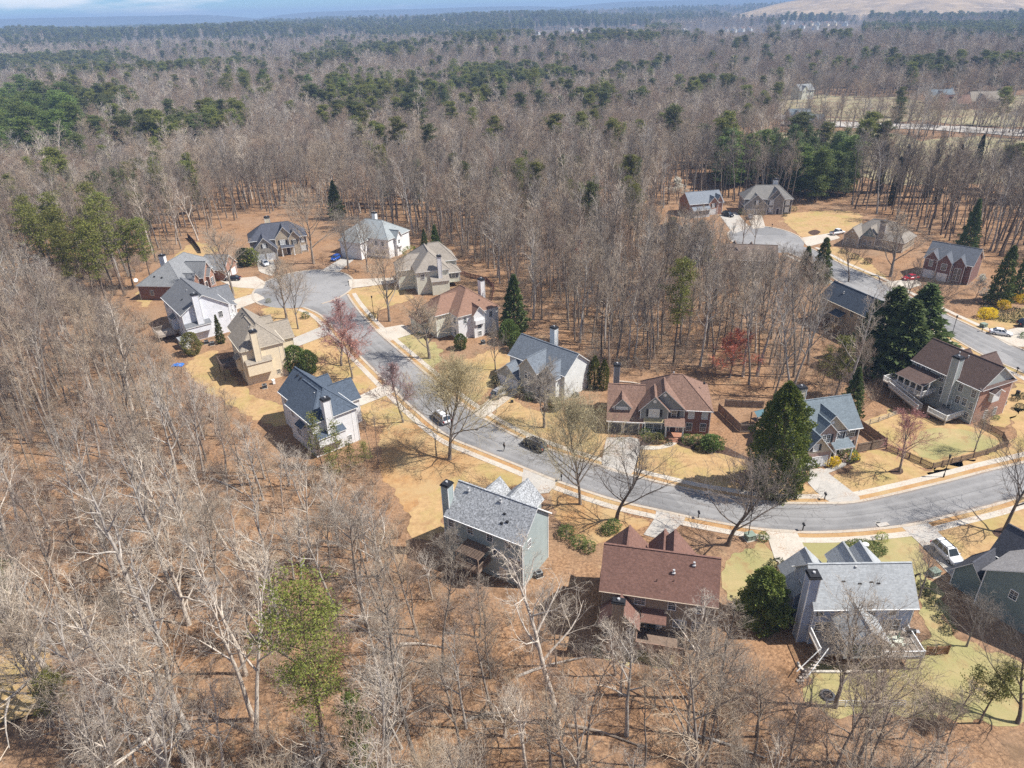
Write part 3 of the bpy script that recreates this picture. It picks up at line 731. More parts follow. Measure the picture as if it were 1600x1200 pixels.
    def columns(s, pts, z0, z1, mat=None, r=.14):
        for x, y in pts:
            m = MB(); m.box(x-r, y-r, z0, x+r, y+r, z1-.05); m.box(x-r-.06, y-r-.06, z1-.18, x+r+.06, y+r+.06, z1-.05); m.box(x-r-.06, y-r-.06, z0, x+r+.06, y+r+.06, z0+.2)
            s.part(m, 'porch_column', mat or s.trim)
    def steps(s, x0, x1, y, n, mat):
        for i in range(n):
            m = MB(); m.box(x0, y-.32*(n-i), 0, x1, y-.32*(n-i-1)-.004, .17*(i+1)); s.part(m, 'step', mat)

R_GREY = m_roof('light_grey_shingle', (.29,.30,.31), .6); R_SLATE = m_roof('slate_shingle', (.085,.1,.125), .3)
R_BROWN = m_roof('brown_shingle', (.2,.125,.095), .35); R_RED = m_roof('red_brown_shingle', (.17,.095,.075), .2)
R_TAN = m_roof('tan_shingle', (.27,.235,.19), .25); R_DKBR = m_roof('dark_brown_shingle', (.1,.068,.058), .25); R_GREYT = m_roof('grey_shingle', (.2,.205,.21), .25)
R_MID = m_roof('mid_grey_shingle', (.24,.25,.25), .2); R_CHAR = m_roof('charcoal_shingle', (.07,.072,.085), .25)
S_BLUEG = m_siding('blue_grey_siding', (.36,.42,.41)); S_LBLUE = m_siding('light_blue_grey_siding', (.36,.42,.53)); S_TEAL = m_siding('teal_grey_siding', (.19,.24,.235))
S_TAUPE = m_siding('taupe_siding', (.33,.265,.2)); S_SAGE = m_siding('sage_grey_siding', (.36,.39,.37)); S_GREY = m_siding('grey_siding', (.25,.265,.265)); S_WHITE = m_siding('white_siding', (.68,.7,.68))
S_TANS = m_siding('tan_siding', (.47,.4,.3)); ST_WHITE = m_plain('white_stucco', (.68,.68,.68), .85, var=.07); ST_CREAM = m_plain('cream_stucco', (.7,.6,.43), .85, var=.07)
ST_PALE = m_plain('pale_green_stucco', (.6,.6,.5), .85, var=.08); S_BEIGE = m_siding('beige_siding', (.55,.52,.42))
BR_RED = m_brick('red_brick', (.2,.065,.042), (.27,.1,.065)); BR_OR = m_brick('orange_brick', (.36,.16,.095), (.44,.22,.14)); BR_PINK = m_brick('pink_brick', (.36,.22,.17), (.46,.32,.26))
ST_GREY = m_stone('grey_stone', (.16,.15,.14), (.34,.31,.27)); ST_TAN = m_stone('tan_stone', (.28,.23,.17), (.48,.4,.3))

# --- blue grey house seen from behind
h = House('siding_house', 'blue grey siding house with mottled light grey roof and dark rear wall beside bare trees', (693,802), -31.9, 8.3)
h.wall = S_BLUEG; h.roofm = R_GREY
h.block(.4, .4, 12.4, 7.5, 8.1, 11.3)
h.block(5.2, 3.9, 9.7, 10.2, 7.8, 10.1, 'y'); h.block(1.5, 3.9, 5.1, 9.3, 7.6, 9.5, 'y')
h.chimney(-.75, .9, .33, 2.1, 12.2); h.wins('S', .4, [.95, 4.1, 7.3, 10.2], 6.1, w=.9, h=1.4); h.win('S', .4, 8.3, 3.7, .95, 1.4)
h.win('S', .4, 11.2, 2.9, 1.75, 1.75); h.win('S', .4, 11.1, .7, .9, 1.3); h.door('S', .4, 9.3, .1, mat=CREAMT); h.wins('S', .4, [1.6, 4.6], 3.5, w=.9, h=1.4)
h.win('E', 12.4, 2.2, 5.9, .8, 1.2)
d = h.deck(3.6, -2.7, 7.3, .35, 2.9, DECKW)
pg = MB()
for i in range(13): pg.box(3.6, -2.6+i*.23, 5.05, 7.3, -2.52+i*.23, 5.2)
pg.box(3.6, -2.7, 4.9, 3.7, .3, 5.04); pg.box(7.2, -2.7, 4.9, 7.3, .3, 5.04)
for xx in (3.65, 7.25): pg.box(xx-.07, -2.65, 2.9, xx+.07, -2.5, 4.9)
h.part(pg, 'pergola', DECKW)
h.vent(2.2, 3.2, 11.0, True); h.vent(7.4, 3.3, 11.0, True); h.boxvent(8.6, 2.4, 9.95); h.boxvent(9.4, 1.7, 9.4); h.boxvent(8.7, 1.4, 9.1)
# --- taupe house, red brown roof
h = House('siding_house', 'taupe house with wide red brown shingle roof and brown wooden deck at its back', (936,919), -13.5, 8.0)
h.wall = S_TAUPE; h.roofm = R_RED; h.trim = TAUPET
h.block(.4, .4, 13.6, 8.0, 7.8, 11.3)
h.block(.1, 4.2, 5.5, 10.4, 6.4, 9.3, 'y'); h.block(5.9, 4.2, 11.2, 8.7, 7.7, 10.9, 'y'); h.block(5.8, 4.4, 8.9, 9.9, 7.7, 9.8, 'y')
h.block(.7, -2.4, 4.8, .3, 5.2, 7.4, 'y', z0=.9)
h.chimney(1.9, -3.1, 3.2, -2.42, 9.0, 1.0, S_TAUPE)
h.boxw('fireplace_box', .9, -3.0, .9, 1.88, -2.42, 3.3); 
for a in (.9, 4.6):
    m = MB(); m.box(a, -2.3, 0, a+.15, -2.15, .9); h.part(m, 'post', DECKD)
h.shed(5.2, -1.3, 8.2, .4, 4.75, 5.5)
h.win('S', .4, 6.6, 2.5, 1.8, 2.05, trim=TRIM); h.win('S', -2.4, 4.0, 3.1, .55, 1.5, trim=TRIM); h.wins('S', .4, [4.9], 6.0, w=1.25, h=1.2, trim=TRIM); h.win('S', .4, 8.7, 5.9, .85, 1.25, trim=TRIM)
h.win('S', .4, 9.8, 3.2, 1.5, 1.1, trim=TRIM); h.wins('S', .4, [12.0], 5.9, w=.95, h=1.3, trim=TRIM); h.win('S', .4, 11.8, 3.0, .95, 1.3, trim=TRIM); h.win('S', .4, 12, .4, .95, 1.2, trim=TRIM)
h.win('E', 13.6, 3, 6, .85, 1.3, trim=TRIM); h.win('W', .4, 3, 5.8, .85, 1.3, trim=TRIM)
h.deck(4.85, -3.0, 10.6, .35, 2.3, DECKW, solid=True, railmat=m_plain('deck_brown_rail', (.24,.155,.115), .8))
h.vent(10.9, 3.3, 10.7, True); h.vent(8.6, 2.4, 9.9, True); h.vent(6.7, 1.5, 9.1); h.vent(8.7, 1.7, 9.2)
# --- light blue grey house
h = House('siding_house', 'light blue grey siding house with pale grey roof, sunroom and white railed deck', (1272.5,949), -0.9, 6.5)
h.wall = S_LBLUE; h.roofm = R_GREYT_L = m_roof('pale_grey_shingle', (.33,.345,.35), .12)
h.block(.4, .4, 12.1, 7.1, 6.3, 9.7)
h.block(-.3, 4.6, 5.1, 9.6, 4.2, 6.9, 'y'); h.block(5.5, 3.8, 11.2, 8.0, 6.3, 9.2, 'y', ); h.block(5.4, 3.9, 8.6, 9.3, 6.3, 8.0, 'y')
h.chimney(-.85, .7, .33, 2.0, 10.3)
h.block(2.8, -3.7, 7.2, .35, 4.9, 6.6, 'y', z0=2.1, wall=TRIM)
for i in range(3): h.win('S', -3.7, 3.6+i*1.4, 2.5, 1.1, 1.9)
h.wins('W', 2.8, [-2.8, -1.3], 2.5, w=1.1, h=1.9); h.wins('E', 7.2, [-2.8, -1.3], 2.5, w=1.1, h=1.9)
h.wins('S', .4, [1.0, 4.2, 7.2, 9.7], 4.65, w=.85, h=1.2); h.win('S', .4, 1.7, 2.2, 1.8, 1.5); h.win('S', .4, 10.1, 2.0, 1.75, 1.95); h.win('S', .4, 9.1, 2.5, .6, 1.4)
h.wins('W', .4, [.9+.6, 3.6], 4.3, w=.6, h=1.3); h.win('W', .4, 1.5, 1.6, .6, 1.3); h.gvent('W', .4, 3.7, 8.4, .28); h.win('W', .4, 5.2, 4.3, .7, 1.3)
h.deck(7.25, -3.7, 12.0, .35, 2.1, DECKG, rail='SE', railmat=TRIM)
h.deck(.2, -3.0, 2.75, .35, 2.1, DECKG, rail='W', railmat=TRIM)
st = MB(); st.bar((.3, -3.0, 3.1), (-2.8, -4.6, 1.1), .09, .07); st.bar((1.2, -3.0, 3.1), (-1.9, -5.4, 1.1), .09, .07)
h.part(st, 'stair_rail', TRIM)
for i in range(9):
    m = MB(); a = Vector((.7, -3.05, 2.0))+(Vector((-2.4, -5.0, .2))-Vector((.7, -3.05, 2.0)))*i/8; m.box(a.x-.45, a.y-.25, a.z-.05, a.x+.45, a.y+.05, a.z); h.part(m, 'step', DECKG)
h.vent(5.7, 3.4, 9.3, True); h.boxvent(4.0, 2.4, 8.3); h.boxvent(7.3, 2.3, 8.2); h.boxvent(8.1, 2.2, 8.1); h.boxvent(5.9, 2.2, 8.1)
# --- teal grey house on the right edge
h = House('siding_house', 'teal grey gabled house with dark garage roof at the right edge', (1536,888), -60, 6.0)
h.wall = S_TEAL; h.roofm = R_MID2 = m_roof('dim_grey_shingle', (.26,.248,.24), .2)
h.block(.3, .4, 11, 9.5, 5.9, 9.6, 'y')
h.block(-3.4, 1.2, .28, 5.6, 2.9, 5.2, 'y', roof=R_CHAR)
h.block(-1.6, 5.9, 5, 11, 5.0, 8.0, 'x', roof=R_CHAR)
h.win('S', .4, 3.9, 3.9, .85, 1.2); h.boxw('wall_box', 6.6, .3, 5.3, 7.2, .4, 5.9, TRIM); h.win('S', .4, 8.0, 3.9, .85, 1.2)
h.garage('W', -3.4, 3.4, 3.0)
# --- brick and grey house, front view
h = House('brick_house', 'red brick and grey siding house with brown roof, dormer and two dark garage doors', (1071,637), -8.7, 5.6)
h.wall = BR_RED; h.roofm = R_BROWN
h.block(-7.4, .3, 4.6, 10.3, 5.3, 9.5, 'x', hip='lr')
h.block(-13.6, -.8, -7.42, 10.0, 2.9, 7.3, 'x', wall=m_brick('warm_brick', (.3,.13,.08), (.38,.18,.12)))
h.block(-7.38, 0.0, -.1, 4.6, 5.3, 8.9, 'y', wall=S_GREY); h.block(-7.9, -.55, -3.05, 3.6, 5.3, 7.9, 'y', wall=S_GREY)
h.block(-12.7, .6, -9.8, 4.5, 5.0, 6.5, 'y', z0=3.0, wall=S_GREY)
h.win('S', .6, -11.25, 3.4, 2.0, 1.35, 'blind')
h.garage('S', -.8, -12.3, 2.3, 2.15, GGREY); h.garage('S', -.8, -9.4, 2.6, 2.15, GGREY)
h.win('S', -.55, -5.5, 3.75, 1.8, 1.5, 'blind', shut=True); h.boxw('bay', -7.1, -.9, .4, -3.9, -.56, 2.65, TRIM); h.win('S', -.9, -5.5, .75, 2.7, 1.7)
h.shed(-7.3, -1.15, -3.6, -.5, 2.72, 3.25, 'S', m_plain('copper_awning', (.36,.3,.16), .6, var=.3))
h.win('S', 0, -1.9, 3.55, .9, 1.45, shut=True); h.gvent('S', -.55, -5.5, 6.9, .33); h.gvent('S', 0, -3.75, 8.0, .33)
h.shed(-3.6, -2.3, 0.05, .0, 2.75, 3.5); h.columns([(-3.3, -2.0), (-.25, -2.0)], .5, 2.85)
h.boxw('porch_floor', -3.6, -2.2, 0, 0, -.02, .5, BR_OR); h.steps(-2.7, -1.0, -2.22, 3, BR_OR); h.door('S', 0, -1.9, .5, 1.0, 2.1); h.wins('S', 0, [-2.75, -1.05], .6, w=.3, h=1.9)
h.wins('S', .3, [1.2, 3.6], 3.3, w=1.0, h=1.6, kind='blind'); h.wins('S', .3, [1.0, 3.5], .7, w=1.0, h=1.55, shut=False)
h.chimney(-13.0, 8.2, -11.9, 9.4, 9.3, mat=S_GREY); h.boxvent(3.6, 5.5, 7.9); h.vent(-2, 6.2, 9.2, True)
# --- brick house, slate roof
h = House('brick_house', 'pink brick house with slate blue roof beside the giant cypress', (1272,675), 11.4, 5.6)
h.wall = BR_PINK; h.roofm = R_SLATE = m_roof('blue_slate_shingle', (.15,.18,.2), .18)
h.block(-1.2, .3, 9.0, 9.0, 5.3, 9.0); h.block(.5, 0.0, 6.2, 4.5, 5.3, 8.4, 'y', gwall=S_TANS); h.block(.4, -.5, 4.1, 3.5, 5.3, 7.3, 'y')
h.block(-3.2, -2.4, 2.2, 4.0, 3.0, 6.2, 'y', gwall=S_TANS)
h.garage('S', -2.4, .5, 2.3, 2.1); h.garage('S', -2.4, -2.0, 2.2, 2.1); h.win('S', -2.4, -.9, 3.5, .9, 1.2, 'blind', shut=True)
h.win('S', -.5, 2.2, 3.4, 1.5, 1.6, shut=True); h.win('S', 0, 5.15, 3.5, .95, 1.5, shut=True); h.win('S', .3, 7.5, 3.4, 1.4, 1.5, shut=True); h.win('S', .3, 7.4, .9, 1.2, 1.6, shut=True)
h.shed(3.3, -2.0, 7.0, .25, 2.7, 3.4); h.columns([(3.6, -1.7), (6.7, -1.7)], .1, 2.75); h.door('S', 0, 5.2, .3); h.boxw('porch_floor', 3.4, -1.9, 0, 6.9, -.02, .28, BR_PINK); h.steps(4.6, 5.8, -1.92, 1, BR_PINK)
h.chimney(.5, 6.6, 2.0, 7.8, 10.2, mat=ST_CREAM); h.gvent('S', 0, 3.3, 7.0, .26)
# --- sage house with decks
h = House('siding_house', 'sage grey house with brown roof, brick end wall, screened porch and white railed stairs', (1424,559.6), -66, 7.6)
h.wall = S_SAGE; h.roofm = R_DKBR
h.block(.4, .4, 14.1, 9.5, 7.4, 10.8, gwall=S_SAGE)
m = MB(); m.box(14.12, .55, .05, 14.22, 9.35, 7.2); h.part(m, 'brick_veneer', BR_OR)
h.block(14.25, 3.4, 14.95, 5.4, 6.3, 6.9, 'x', z0=4.2, wall=S_WHITE, corners=False)
h.shed(14.0, .2, 14.7, 9.7, 7.2, 7.5, 'E')
h.block(3.2, 5.2, 9.0, 15.6, 5.0, 8.0, 'y'); h.block(2.2, 4.8, 5.0, 11.2, 7.3, 8.6, 'y')
h.chimney(8.3, -.85, 9.7, .38, 11.6, 2.2)
h.wins('S', .4, [1.6, 2.7, 3.9, 6.7], 5.5, w=.8, h=1.35); h.win('S', .4, 10.6, 5.3, .85, 1.4); h.win('S', .4, 13.2, 5.3, .85, 1.4); h.win('S', .4, 7.3, 3.0, .85, 1.5)
h.win('S', .4, 10.7, 2.8, .85, 1.5); h.win('S', .4, 12.0, 3.0, .85, 1.4); h.win('S', .4, 13.4, 2.8, .7, 1.4); h.win('S', .4, 13.0, .6, .85, 1.4); h.win('S', .4, 9.0, .9, 1.5, 2.0)
h.wins('E', 14.22, [4.0, 6.6], .5, w=.8, h=1.5)
h.deck(.6, -3.8, 6.2, .35, 2.9, DECKG, rail='SE', railmat=TRIM)
h.shed(.4, -4.1, 6.5, .38, 5.3, 6.3); h.columns([(2.2, -3.6), (3.5, -3.6), (4.8, -3.6), (6.1, -3.6), (6.1, -1.8), (.8, -3.6)], 2.9, 5.45, r=.1)
h.deck(-1.8, -4.2, .55, -1.0, 2.9, DECKG, rail='SW', railmat=TRIM)
h.deck(8.6, -4.2, 12.4, .35, 1.1, DECKG, rail='SE', railmat=TRIM)
stair = MB(); a0 = Vector((.4, -4.75, 2.9)); a1 = Vector((7.4, -4.75, 1.1)); o = h.part((lambda m: (m.bar(a0+Vector((0,-.5,-.1)), a1+Vector((0,-.5,-.1)), .07, .28), m.bar(a0+Vector((0,.45,-.1)), a1+Vector((0,.45,-.1)), .07, .28), m)[-1])(MB()), 'stair', DECKG)
for i in range(14):
    p = a0+(a1-a0)*(i+.5)/14; m = MB(); m.box(p.x-.17, p.y-.45, p.z-.04, p.x+.17, p.y+.4, p.z); h.part(m, 'step', DECKG, par=o)
for dy in (-.55, .5):
    m = MB(); m.bar(a0+Vector((0,dy,1)), a1+Vector((0,dy,1)), .11, .07); m.bar(a0+Vector((0,dy,.15)), a1+Vector((0,dy,.15)), .06, .06)
    for i in range(40):
        p = a0+(a1-a0)*i/39; m.bar(p+Vector((0,dy,.1)), p+Vector((0,dy,1)), .045)
    h.part(m, 'stair_rail', TRIM, kind='stuff', par=o)
h.vent(4.2, 4.3, 10.2); h.vent(6.3, 4.2, 10.3, True); h.vent(8.1, 4.2, 10.3, True); h.vent(12.2, 3.4, 9.7)
# --- white gabled house right of the street
h = House('siding_house', 'white sided house with slate roof and bright blank gable wall next to twin arborvitae', (793,552), -44, 6.0)
h.wall = S_WHITE; h.roofm = R_SLATEG = m_roof('grey_slate_shingle', (.14,.16,.185), .3); ga = m_siding('putty_siding', (.4,.4,.36))
h.block(.4, .4, 15.2, 8.2, 5.9, 9.0); h.block(5.6, -2.4, 10.2, 4, 5.9, 8.3, 'y', wall=ga); h.block(10.6, -1.4, 14.4, 4, 5.6, 7.6, 'y', wall=S_WHITE)
h.block(-.3, -2.8, 5.5, 3.5, 2.9, 5.3, 'y', wall=ga); h.garage('S', -2.8, 1.2, 2.3, 2.1); h.garage('S', -2.8, 4.0, 2.3, 2.1)
h.win('S', -2.4, 7.9, 3.6, 1.7, 1.5); h.win('S', -2.4, 7.9, .9, 1.7, 1.6); h.win('S', -1.4, 12.5, 3.5, .9, 1.4); h.win('S', -1.4, 12.5, .8, .9, 1.5); h.win('S', .4, 2, 3.7, .9, 1.3); h.wins('N', 8.2, [3, 8, 12], 3.6)
h.chimney(5.0, 7.9, 6.2, 9.0, 10.6); h.gvent('S', -2.8, 2.6, 4.3, .25)
# --- twin plan stucco houses
def stucco(label, A, ang, z, wall, roofm, trim, ze):
    h = House('stucco_house', label, A, ang, z); h.wall = wall; h.roofm = roofm; h.trim = trim
    h.block(.4, .4, 15.3, 7.9, ze, ze+3.5, 'x', hip='r'); h.block(5.9, -.7, 15.28, 7.0, ze-.02, ze+3.3, 'x', hip='r')
    h.block(.9, 4.2, 4.9, 8.9, ze-1, ze+1.3, 'y'); h.block(4.0, 4.5, 9.6, 11.6, ze-1.8, ze+1.0, 'y')
    h.chimney(15.34, 1.6, 16.35, 2.9, ze+3.7, ze-3.2); h.boxw('side_bay', 15.34, -.4, 2.5, 16.5, 4.8, ze-3.3); h.shed(15.3, -.5, 16.7, 5.0, ze-3.2, ze-2.6, 'E')
    h.wins('S', -.7, [7.5, 13.6], ze-2.1); h.wins('S', -.7, [8.6, 10.4, 13.2], ze-4.9); h.wins('S', .4, [2.2], ze-2.1); h.win('S', -.7, 12.8, .8, 1.5, 1.5)
    h.boxw('rear_bay', 10.4, -1.5, 2.6, 12.4, -.72, 5.0); h.shed(10.1, -1.8, 12.7, -.65, 5.0, 5.7); h.win('S', -1.5, 11.4, 3.2, 1.5, 1.5)
    h.win('E', 15.3, 6.0, 1.0, .7, .9)
    h.win('W', .4, 3, ze-2); h.garage('N', 11.6, 6.8, 4.4, 2.2)
    for i in range(6): h.boxvent(2.6+i*1.4, 3.4, ze+3.0)
    h.vent(9, 1.9, ze+2.1); h.vent(11, 2.6, ze+2.6, True)
    return h
h = stucco('white stucco house with dark slate roof and white chimney behind young pines', (433,608.7), -50, 7.5, ST_WHITE, m_roof('dark_slate_shingle', (.075,.095,.125), .3), TRIM, 7.3)
h = stucco('cream stucco house with tan roof and raised dark deck at the rear', (354,508), -57.8, 8.5, ST_CREAM, R_TAN, CREAMT, 8.3)
h.deck(5.4, -4.4, 10.3, -.72, 3.0, DECKD, rail='SEW'); 
# --- white house with big gable wall
h = House('siding_house', 'bright white house with grey roof, tall white chimney and front balconies by a thin cypress', (250.4,462.7), -52, 7.5)
h.wall = m_siding('bright_white_siding', (.74,.76,.8)); h.roofm = m_roof('cool_grey_shingle', (.15,.155,.165), .2)
h.block(.4, .4, 16.4, 11.4, 7.3, 10.9); h.block(3, 6, 9, 15, 5.5, 8.5, 'y')
h.chimney(16.44, 3.4, 17.5, 4.8, 11.6, 3.6); h.boxw('side_bay', 16.44, .5, 2.4, 17.6, 6.2, 3.9); h.shed(16.4, .3, 17.8, 6.4, 3.95, 4.7, 'E')
h.wins('S', .4, [3.0, 8.0], 5.1); h.win('S', .4, 12.4, 4.9, 1.6, 1.5); h.wins('S', .4, [9, 11, 13.5], 2.2); h.shed(7.4, -.9, 10.2, .38, 4.3, 5.0); h.boxw('rear_bay', 7.8, -.7, 1.5, 9.8, .38, 4.3); h.win('S', -.7, 8.8, 2.2, 1.4, 1.6)
h.win('E', 16.4, 7.6, 1.2, .8, 1.0)
for zz in (.3, 3.3):
    m = MB(); m.box(13.0, 11.42, zz, 16.4, 13.2, zz+.2); h.part(m, 'balcony', TRIM)
    m = MB(); m.bar((13, 13.15, zz+1.15), (16.4, 13.15, zz+1.15), .1); m.bar((16.35, 11.45, zz+1.15), (16.35, 13.2, zz+1.15), .1)
    for i in range(12): m.bar((13+.3*i, 13.15, zz+.2), (13+.3*i, 13.15, zz+1.15), .05); 
    for i in range(6): m.bar((16.35, 11.5+.3*i, zz+.2), (16.35, 11.5+.3*i, zz+1.15), .05)
    h.part(m, 'balcony_rail', TRIM)
h.columns([(13.1, 13.1), (16.3, 13.1)], .2, 6.4); h.shed(12.8, 11.4, 16.8, 13.6, 6.35, 7.2, 'N'); h.wins('E', 16.4, [9.2], 4.4)
h.deck(7.0, -5, 11.5, -.75, 1.4, DECKG, rail='SEW')
h.vent(8.5, 4.6, 10.0, True); h.boxvent(10.5, 2.6, 8.9); h.boxvent(6.0, 4.2, 9.7)
# --- brick ranch
h = House('brick_house', 'long brick ranch house with broad grey hip roof and white chimney at the wood edge', (212,445), -6.9, 4.5)
h.wall = BR_RED; h.roofm = R_GREYT
h.block(.3, .3, 13.6, 22, 4.3, 9.0, 'y', hip='lr'); h.block(7, 8.2, 15.4, 13.4, 4.3, 7.8, 'x', wall=BR_OR, hip='l'); h.block(9, 10, 16.2, 12.6, 4.2, 5.9, 'x', wall=BR_OR); h.block(8, 4.0, 14.6, 6.8, 4.3, 6.0, 'x', wall=BR_OR)
h.block(7, 16.5, 17.5, 24, 3.6, 6.8, 'x', hip='l', wall=BR_OR)
h.garage('E', 17.5, 18.4, 2.6, 2.2); h.garage('E', 17.5, 21.8, 2.6, 2.2); h.win('E', 16.2, 11.3, .8, 1.5, 2.2); h.win('E', 14.6, 5.4, .8, 1.3, 1.9); h.door('E', 15.4, 9.2, .3); h.wins('E', 13.6, [2.2, 7.4], .9); h.wins('S', .3, [4, 9], 1.4)
h.chimney(3.6, 8, 5.0, 9.2, 10.2, mat=ST_WHITE); h.boxvent(4.5, 2.5, 6.1); h.boxvent(6.8, 2.2, 5.95)
# --- brown roofed white house
h = House('stucco_house', 'white stucco house with reddish brown hip roof behind a grey bare tree', (714.5,494), 32, 6.5)
h.wall = ST_WHITE; h.roofm = m_roof('warm_brown_shingle', (.235,.14,.1), .2)
h.block(.4, .4, 11.4, 14, 6.3, 10.3, 'y', hip='lr'); h.block(-3.4, 4.5, 5, 11.5, 6.2, 9.3, 'x', hip='l', wall=ST_PALE); h.block(4.1, -.6, 6.9, 4, 6.2, 7.8, 'y')
h.block(-5.5, 9, .3, 14.5, 3.2, 6.0, 'x', wall=ST_PALE, hip='l')
h.chimney(11.45, 8.4, 12.6, 9.8, 10.4); h.win('S', -.6, 5.5, 2.2, 1.0, 1.3); h.win('S', -.6, 5.5, .4, .9, 1.1); h.boxw('side_bay', 4.2, -1.1, 3.5, 6.8, -.62, 4.6, ST_WHITE); h.wins('S', .4, [2.2, 9.3], 4.0, w=.8); h.wins('W', .4, [2.2], 3.8); h.wins('W', .4, [2.2], .8); h.wins('W', -3.4, [6, 9], 3.8); h.boxvent(8.5, 3.5, 8.3); h.boxvent(9.4, 4.5, 7.9); h.boxvent(7.5, 2.6, 8)
# --- pale green house with chimney
h = House('stucco_house', 'pale stucco house with tan hip roof, thin white chimney and side bay', (648.5,424), 15, 7.0)
h.wall = ST_PALE; h.roofm = m_roof('sand_shingle', (.27,.24,.205), .2)
h.block(.4, .4, 9.3, 17, 6.8, 10.6, 'y', hip='lr'); h.block(2, 8, 13, 16, 6.8, 10.9, 'x', hip='lr'); h.block(-4, 6, 4, 13, 6.0, 9.0, 'x', hip='l')
h.chimney(6.3, -.75, 7.3, .38, 10.6, 4.0, ST_WHITE); h.boxw('side_bay', 4.2, -1.5, 0, 9.0, .38, 3.9); h.shed(4.0, -1.8, 9.3, .36, 3.95, 4.8)
h.block(9.35, 3.4, 13, 8, 4.6, 6.3, 'x', z0=1.5, hip='r', wall=ST_PALE); h.wins('S', 3.4, [10.2, 11.2, 12.2], 2.8, w=.8, h=1.2); h.wins('W', .4, [3, 6], 4.2); h.garage('W', -4, 9.5, 4.5, 2.2); h.win('S', .4, 2, 4.3)
# --- white house far end of cul-de-sac
h = House('stucco_house', 'white walled house with pale grey hip roof behind bare trees at the turning circle', (606,374), 63, 6.5)
h.wall = ST_WHITE; h.roofm = m_roof('pale_slate_shingle', (.27,.295,.3), .15)
h.block(.4, .4, 12.2, 18.5, 6.3, 10.3, 'y', hip='lr'); h.block(-4, 8, 5, 16, 5.8, 9.2, 'x', hip='l'); h.block(3.8, -.5, 6.4, 4, 6.2, 8.0, 'y')
h.win('S', -.5, 5.1, 3.8, .9, 1.3); h.win('S', -.5, 5.1, 1.2, .9, 1.3); h.boxw('side_bay', 3.9, -1.0, 3.0, 6.3, -.52, 3.7, ST_WHITE); h.chimney(10.6, 12.2, 11.8, 13.4, 11.0, mat=ST_WHITE); h.wins('W', .4, [2.5, 5], 4.0); h.wins('W', .4, [2.5, 5], 1.0); h.garage('W', -4, 12, 4.6, 2.2)
h.boxvent(8, 2.8, 7.9); h.boxvent(8.9, 3.0, 7.9)
# --- stone house, dark roof
h = House('stone_house', 'tan stone house with dark charcoal roof and front gables by the turning circle', (388,377.6), 19.6, 6.0)
h.wall = ST_TAN; h.roofm = m_roof('dark_charcoal_shingle', (.075,.08,.1), .25)
h.block(.3, 1.2, 18, 10.5, 5.8, 9.6, 'x', hip='lr'); h.block(8.2, .6, 13.9, 6, 5.8, 9.3, 'y', gwall=S_TANS); h.block(12.4, .2, 15.8, 5, 5.7, 7.8, 'y'); h.block(.9, -3, 8.1, 4, 3.6, 7.4, 'y', wall=m_siding('stone_grey_siding', (.34,.31,.26)))
h.garage('S', -3, 2.8, 2.4, 2.1); h.garage('S', -3, 6.0, 2.4, 2.1); h.win('S', -3, 4.5, 4.2, .9, 1.3, 'blind', shut=True); h.win('S', .6, 10.4, 3.6, 1.6, 1.5, 'blind', shut=True); h.win('S', .2, 14.1, 3.5, .9, 1.4, shut=True); h.wins('S', 1.2, [16.8], 3.5, kind='blind', shut=True); h.wins('S', 1.2, [16.8], .8, w=1.4, h=1.6, kind='blind', shut=True); h.door('S', .6, 11.8, .3); h.shed(9.5, -.9, 13.8, .58, 2.8, 3.3); h.columns([(9.8, -.6), (13.5, -.6)], 0, 2.9)
h.chimney(6.2, 8.2, 7.8, 9.3, 11.0, mat=ST_CREAM)
# --- tan house behind evergreens on the right
h = House('siding_house', 'tan house with navy roof and rear bay window half hidden by evergreens', (1280,460), -69.9, 7.0)
h.wall = S_TANS; h.roofm = m_roof('navy_shingle', (.06,.075,.1), .3); h.trim = CREAMT
h.block(.4, .4, 14.5, 7.4, 6.8, 9.8); h.boxw('rear_bay', 5.8, -1.0, 2.2, 8.4, .38, 4.3, CREAMT); h.shed(5.4, -1.5, 8.8, .38, 4.35, 5.2); h.wins('S', -1.0, [6.5, 7.7], 2.7, w=.8, h=1.3); h.win('S', .4, 7, 5.3, .9, 1.2); h.win('S', .4, 1.4, 5.0, .9, 1.3, kind='blind'); h.wins('S', .4, [10.5, 13], 5.0)
h.deck(.6, -3.0, 5.6, .35, 2.1, DECKW); h.vent(5, 2.4, 8.7, True)
# --- dark brick house, red car
h = House('brick_house', 'dark red brick house with grey roof and white garage doors near the red car', (1436,432), -45)
h.wall = m_brick('dark_brick', (.14,.045,.04), (.19,.07,.06)); h.roofm = R_DSL = m_roof('dull_slate_shingle', (.11,.12,.14), .25)
h.block(.2, .8, 12, 10, 5.6, 9.0); h.block(.3, .3, 3.7, 5, 5.6, 7.7, 'y'); h.block(3.8, -.5, 7.4, 5, 5.4, 7.6, 'y'); h.block(7.6, .2, 10.4, 5, 5.6, 7.4, 'y')
h.garage('S', .3, 2.0, 2.6, 2.2); h.garage('S', -.5, 5.6, 2.4, 2.2); h.garage('W', .2, 4, 2.4, 2.2); h.garage('W', .2, 7.2, 2.4, 2.2); h.win('S', .3, 2, 3.5, .9, 1.6); h.win('S', -.5, 5.6, 3.3, 1.3, 1.7); h.win('S', .2, 9.0, .8, 1.6, 3.4)
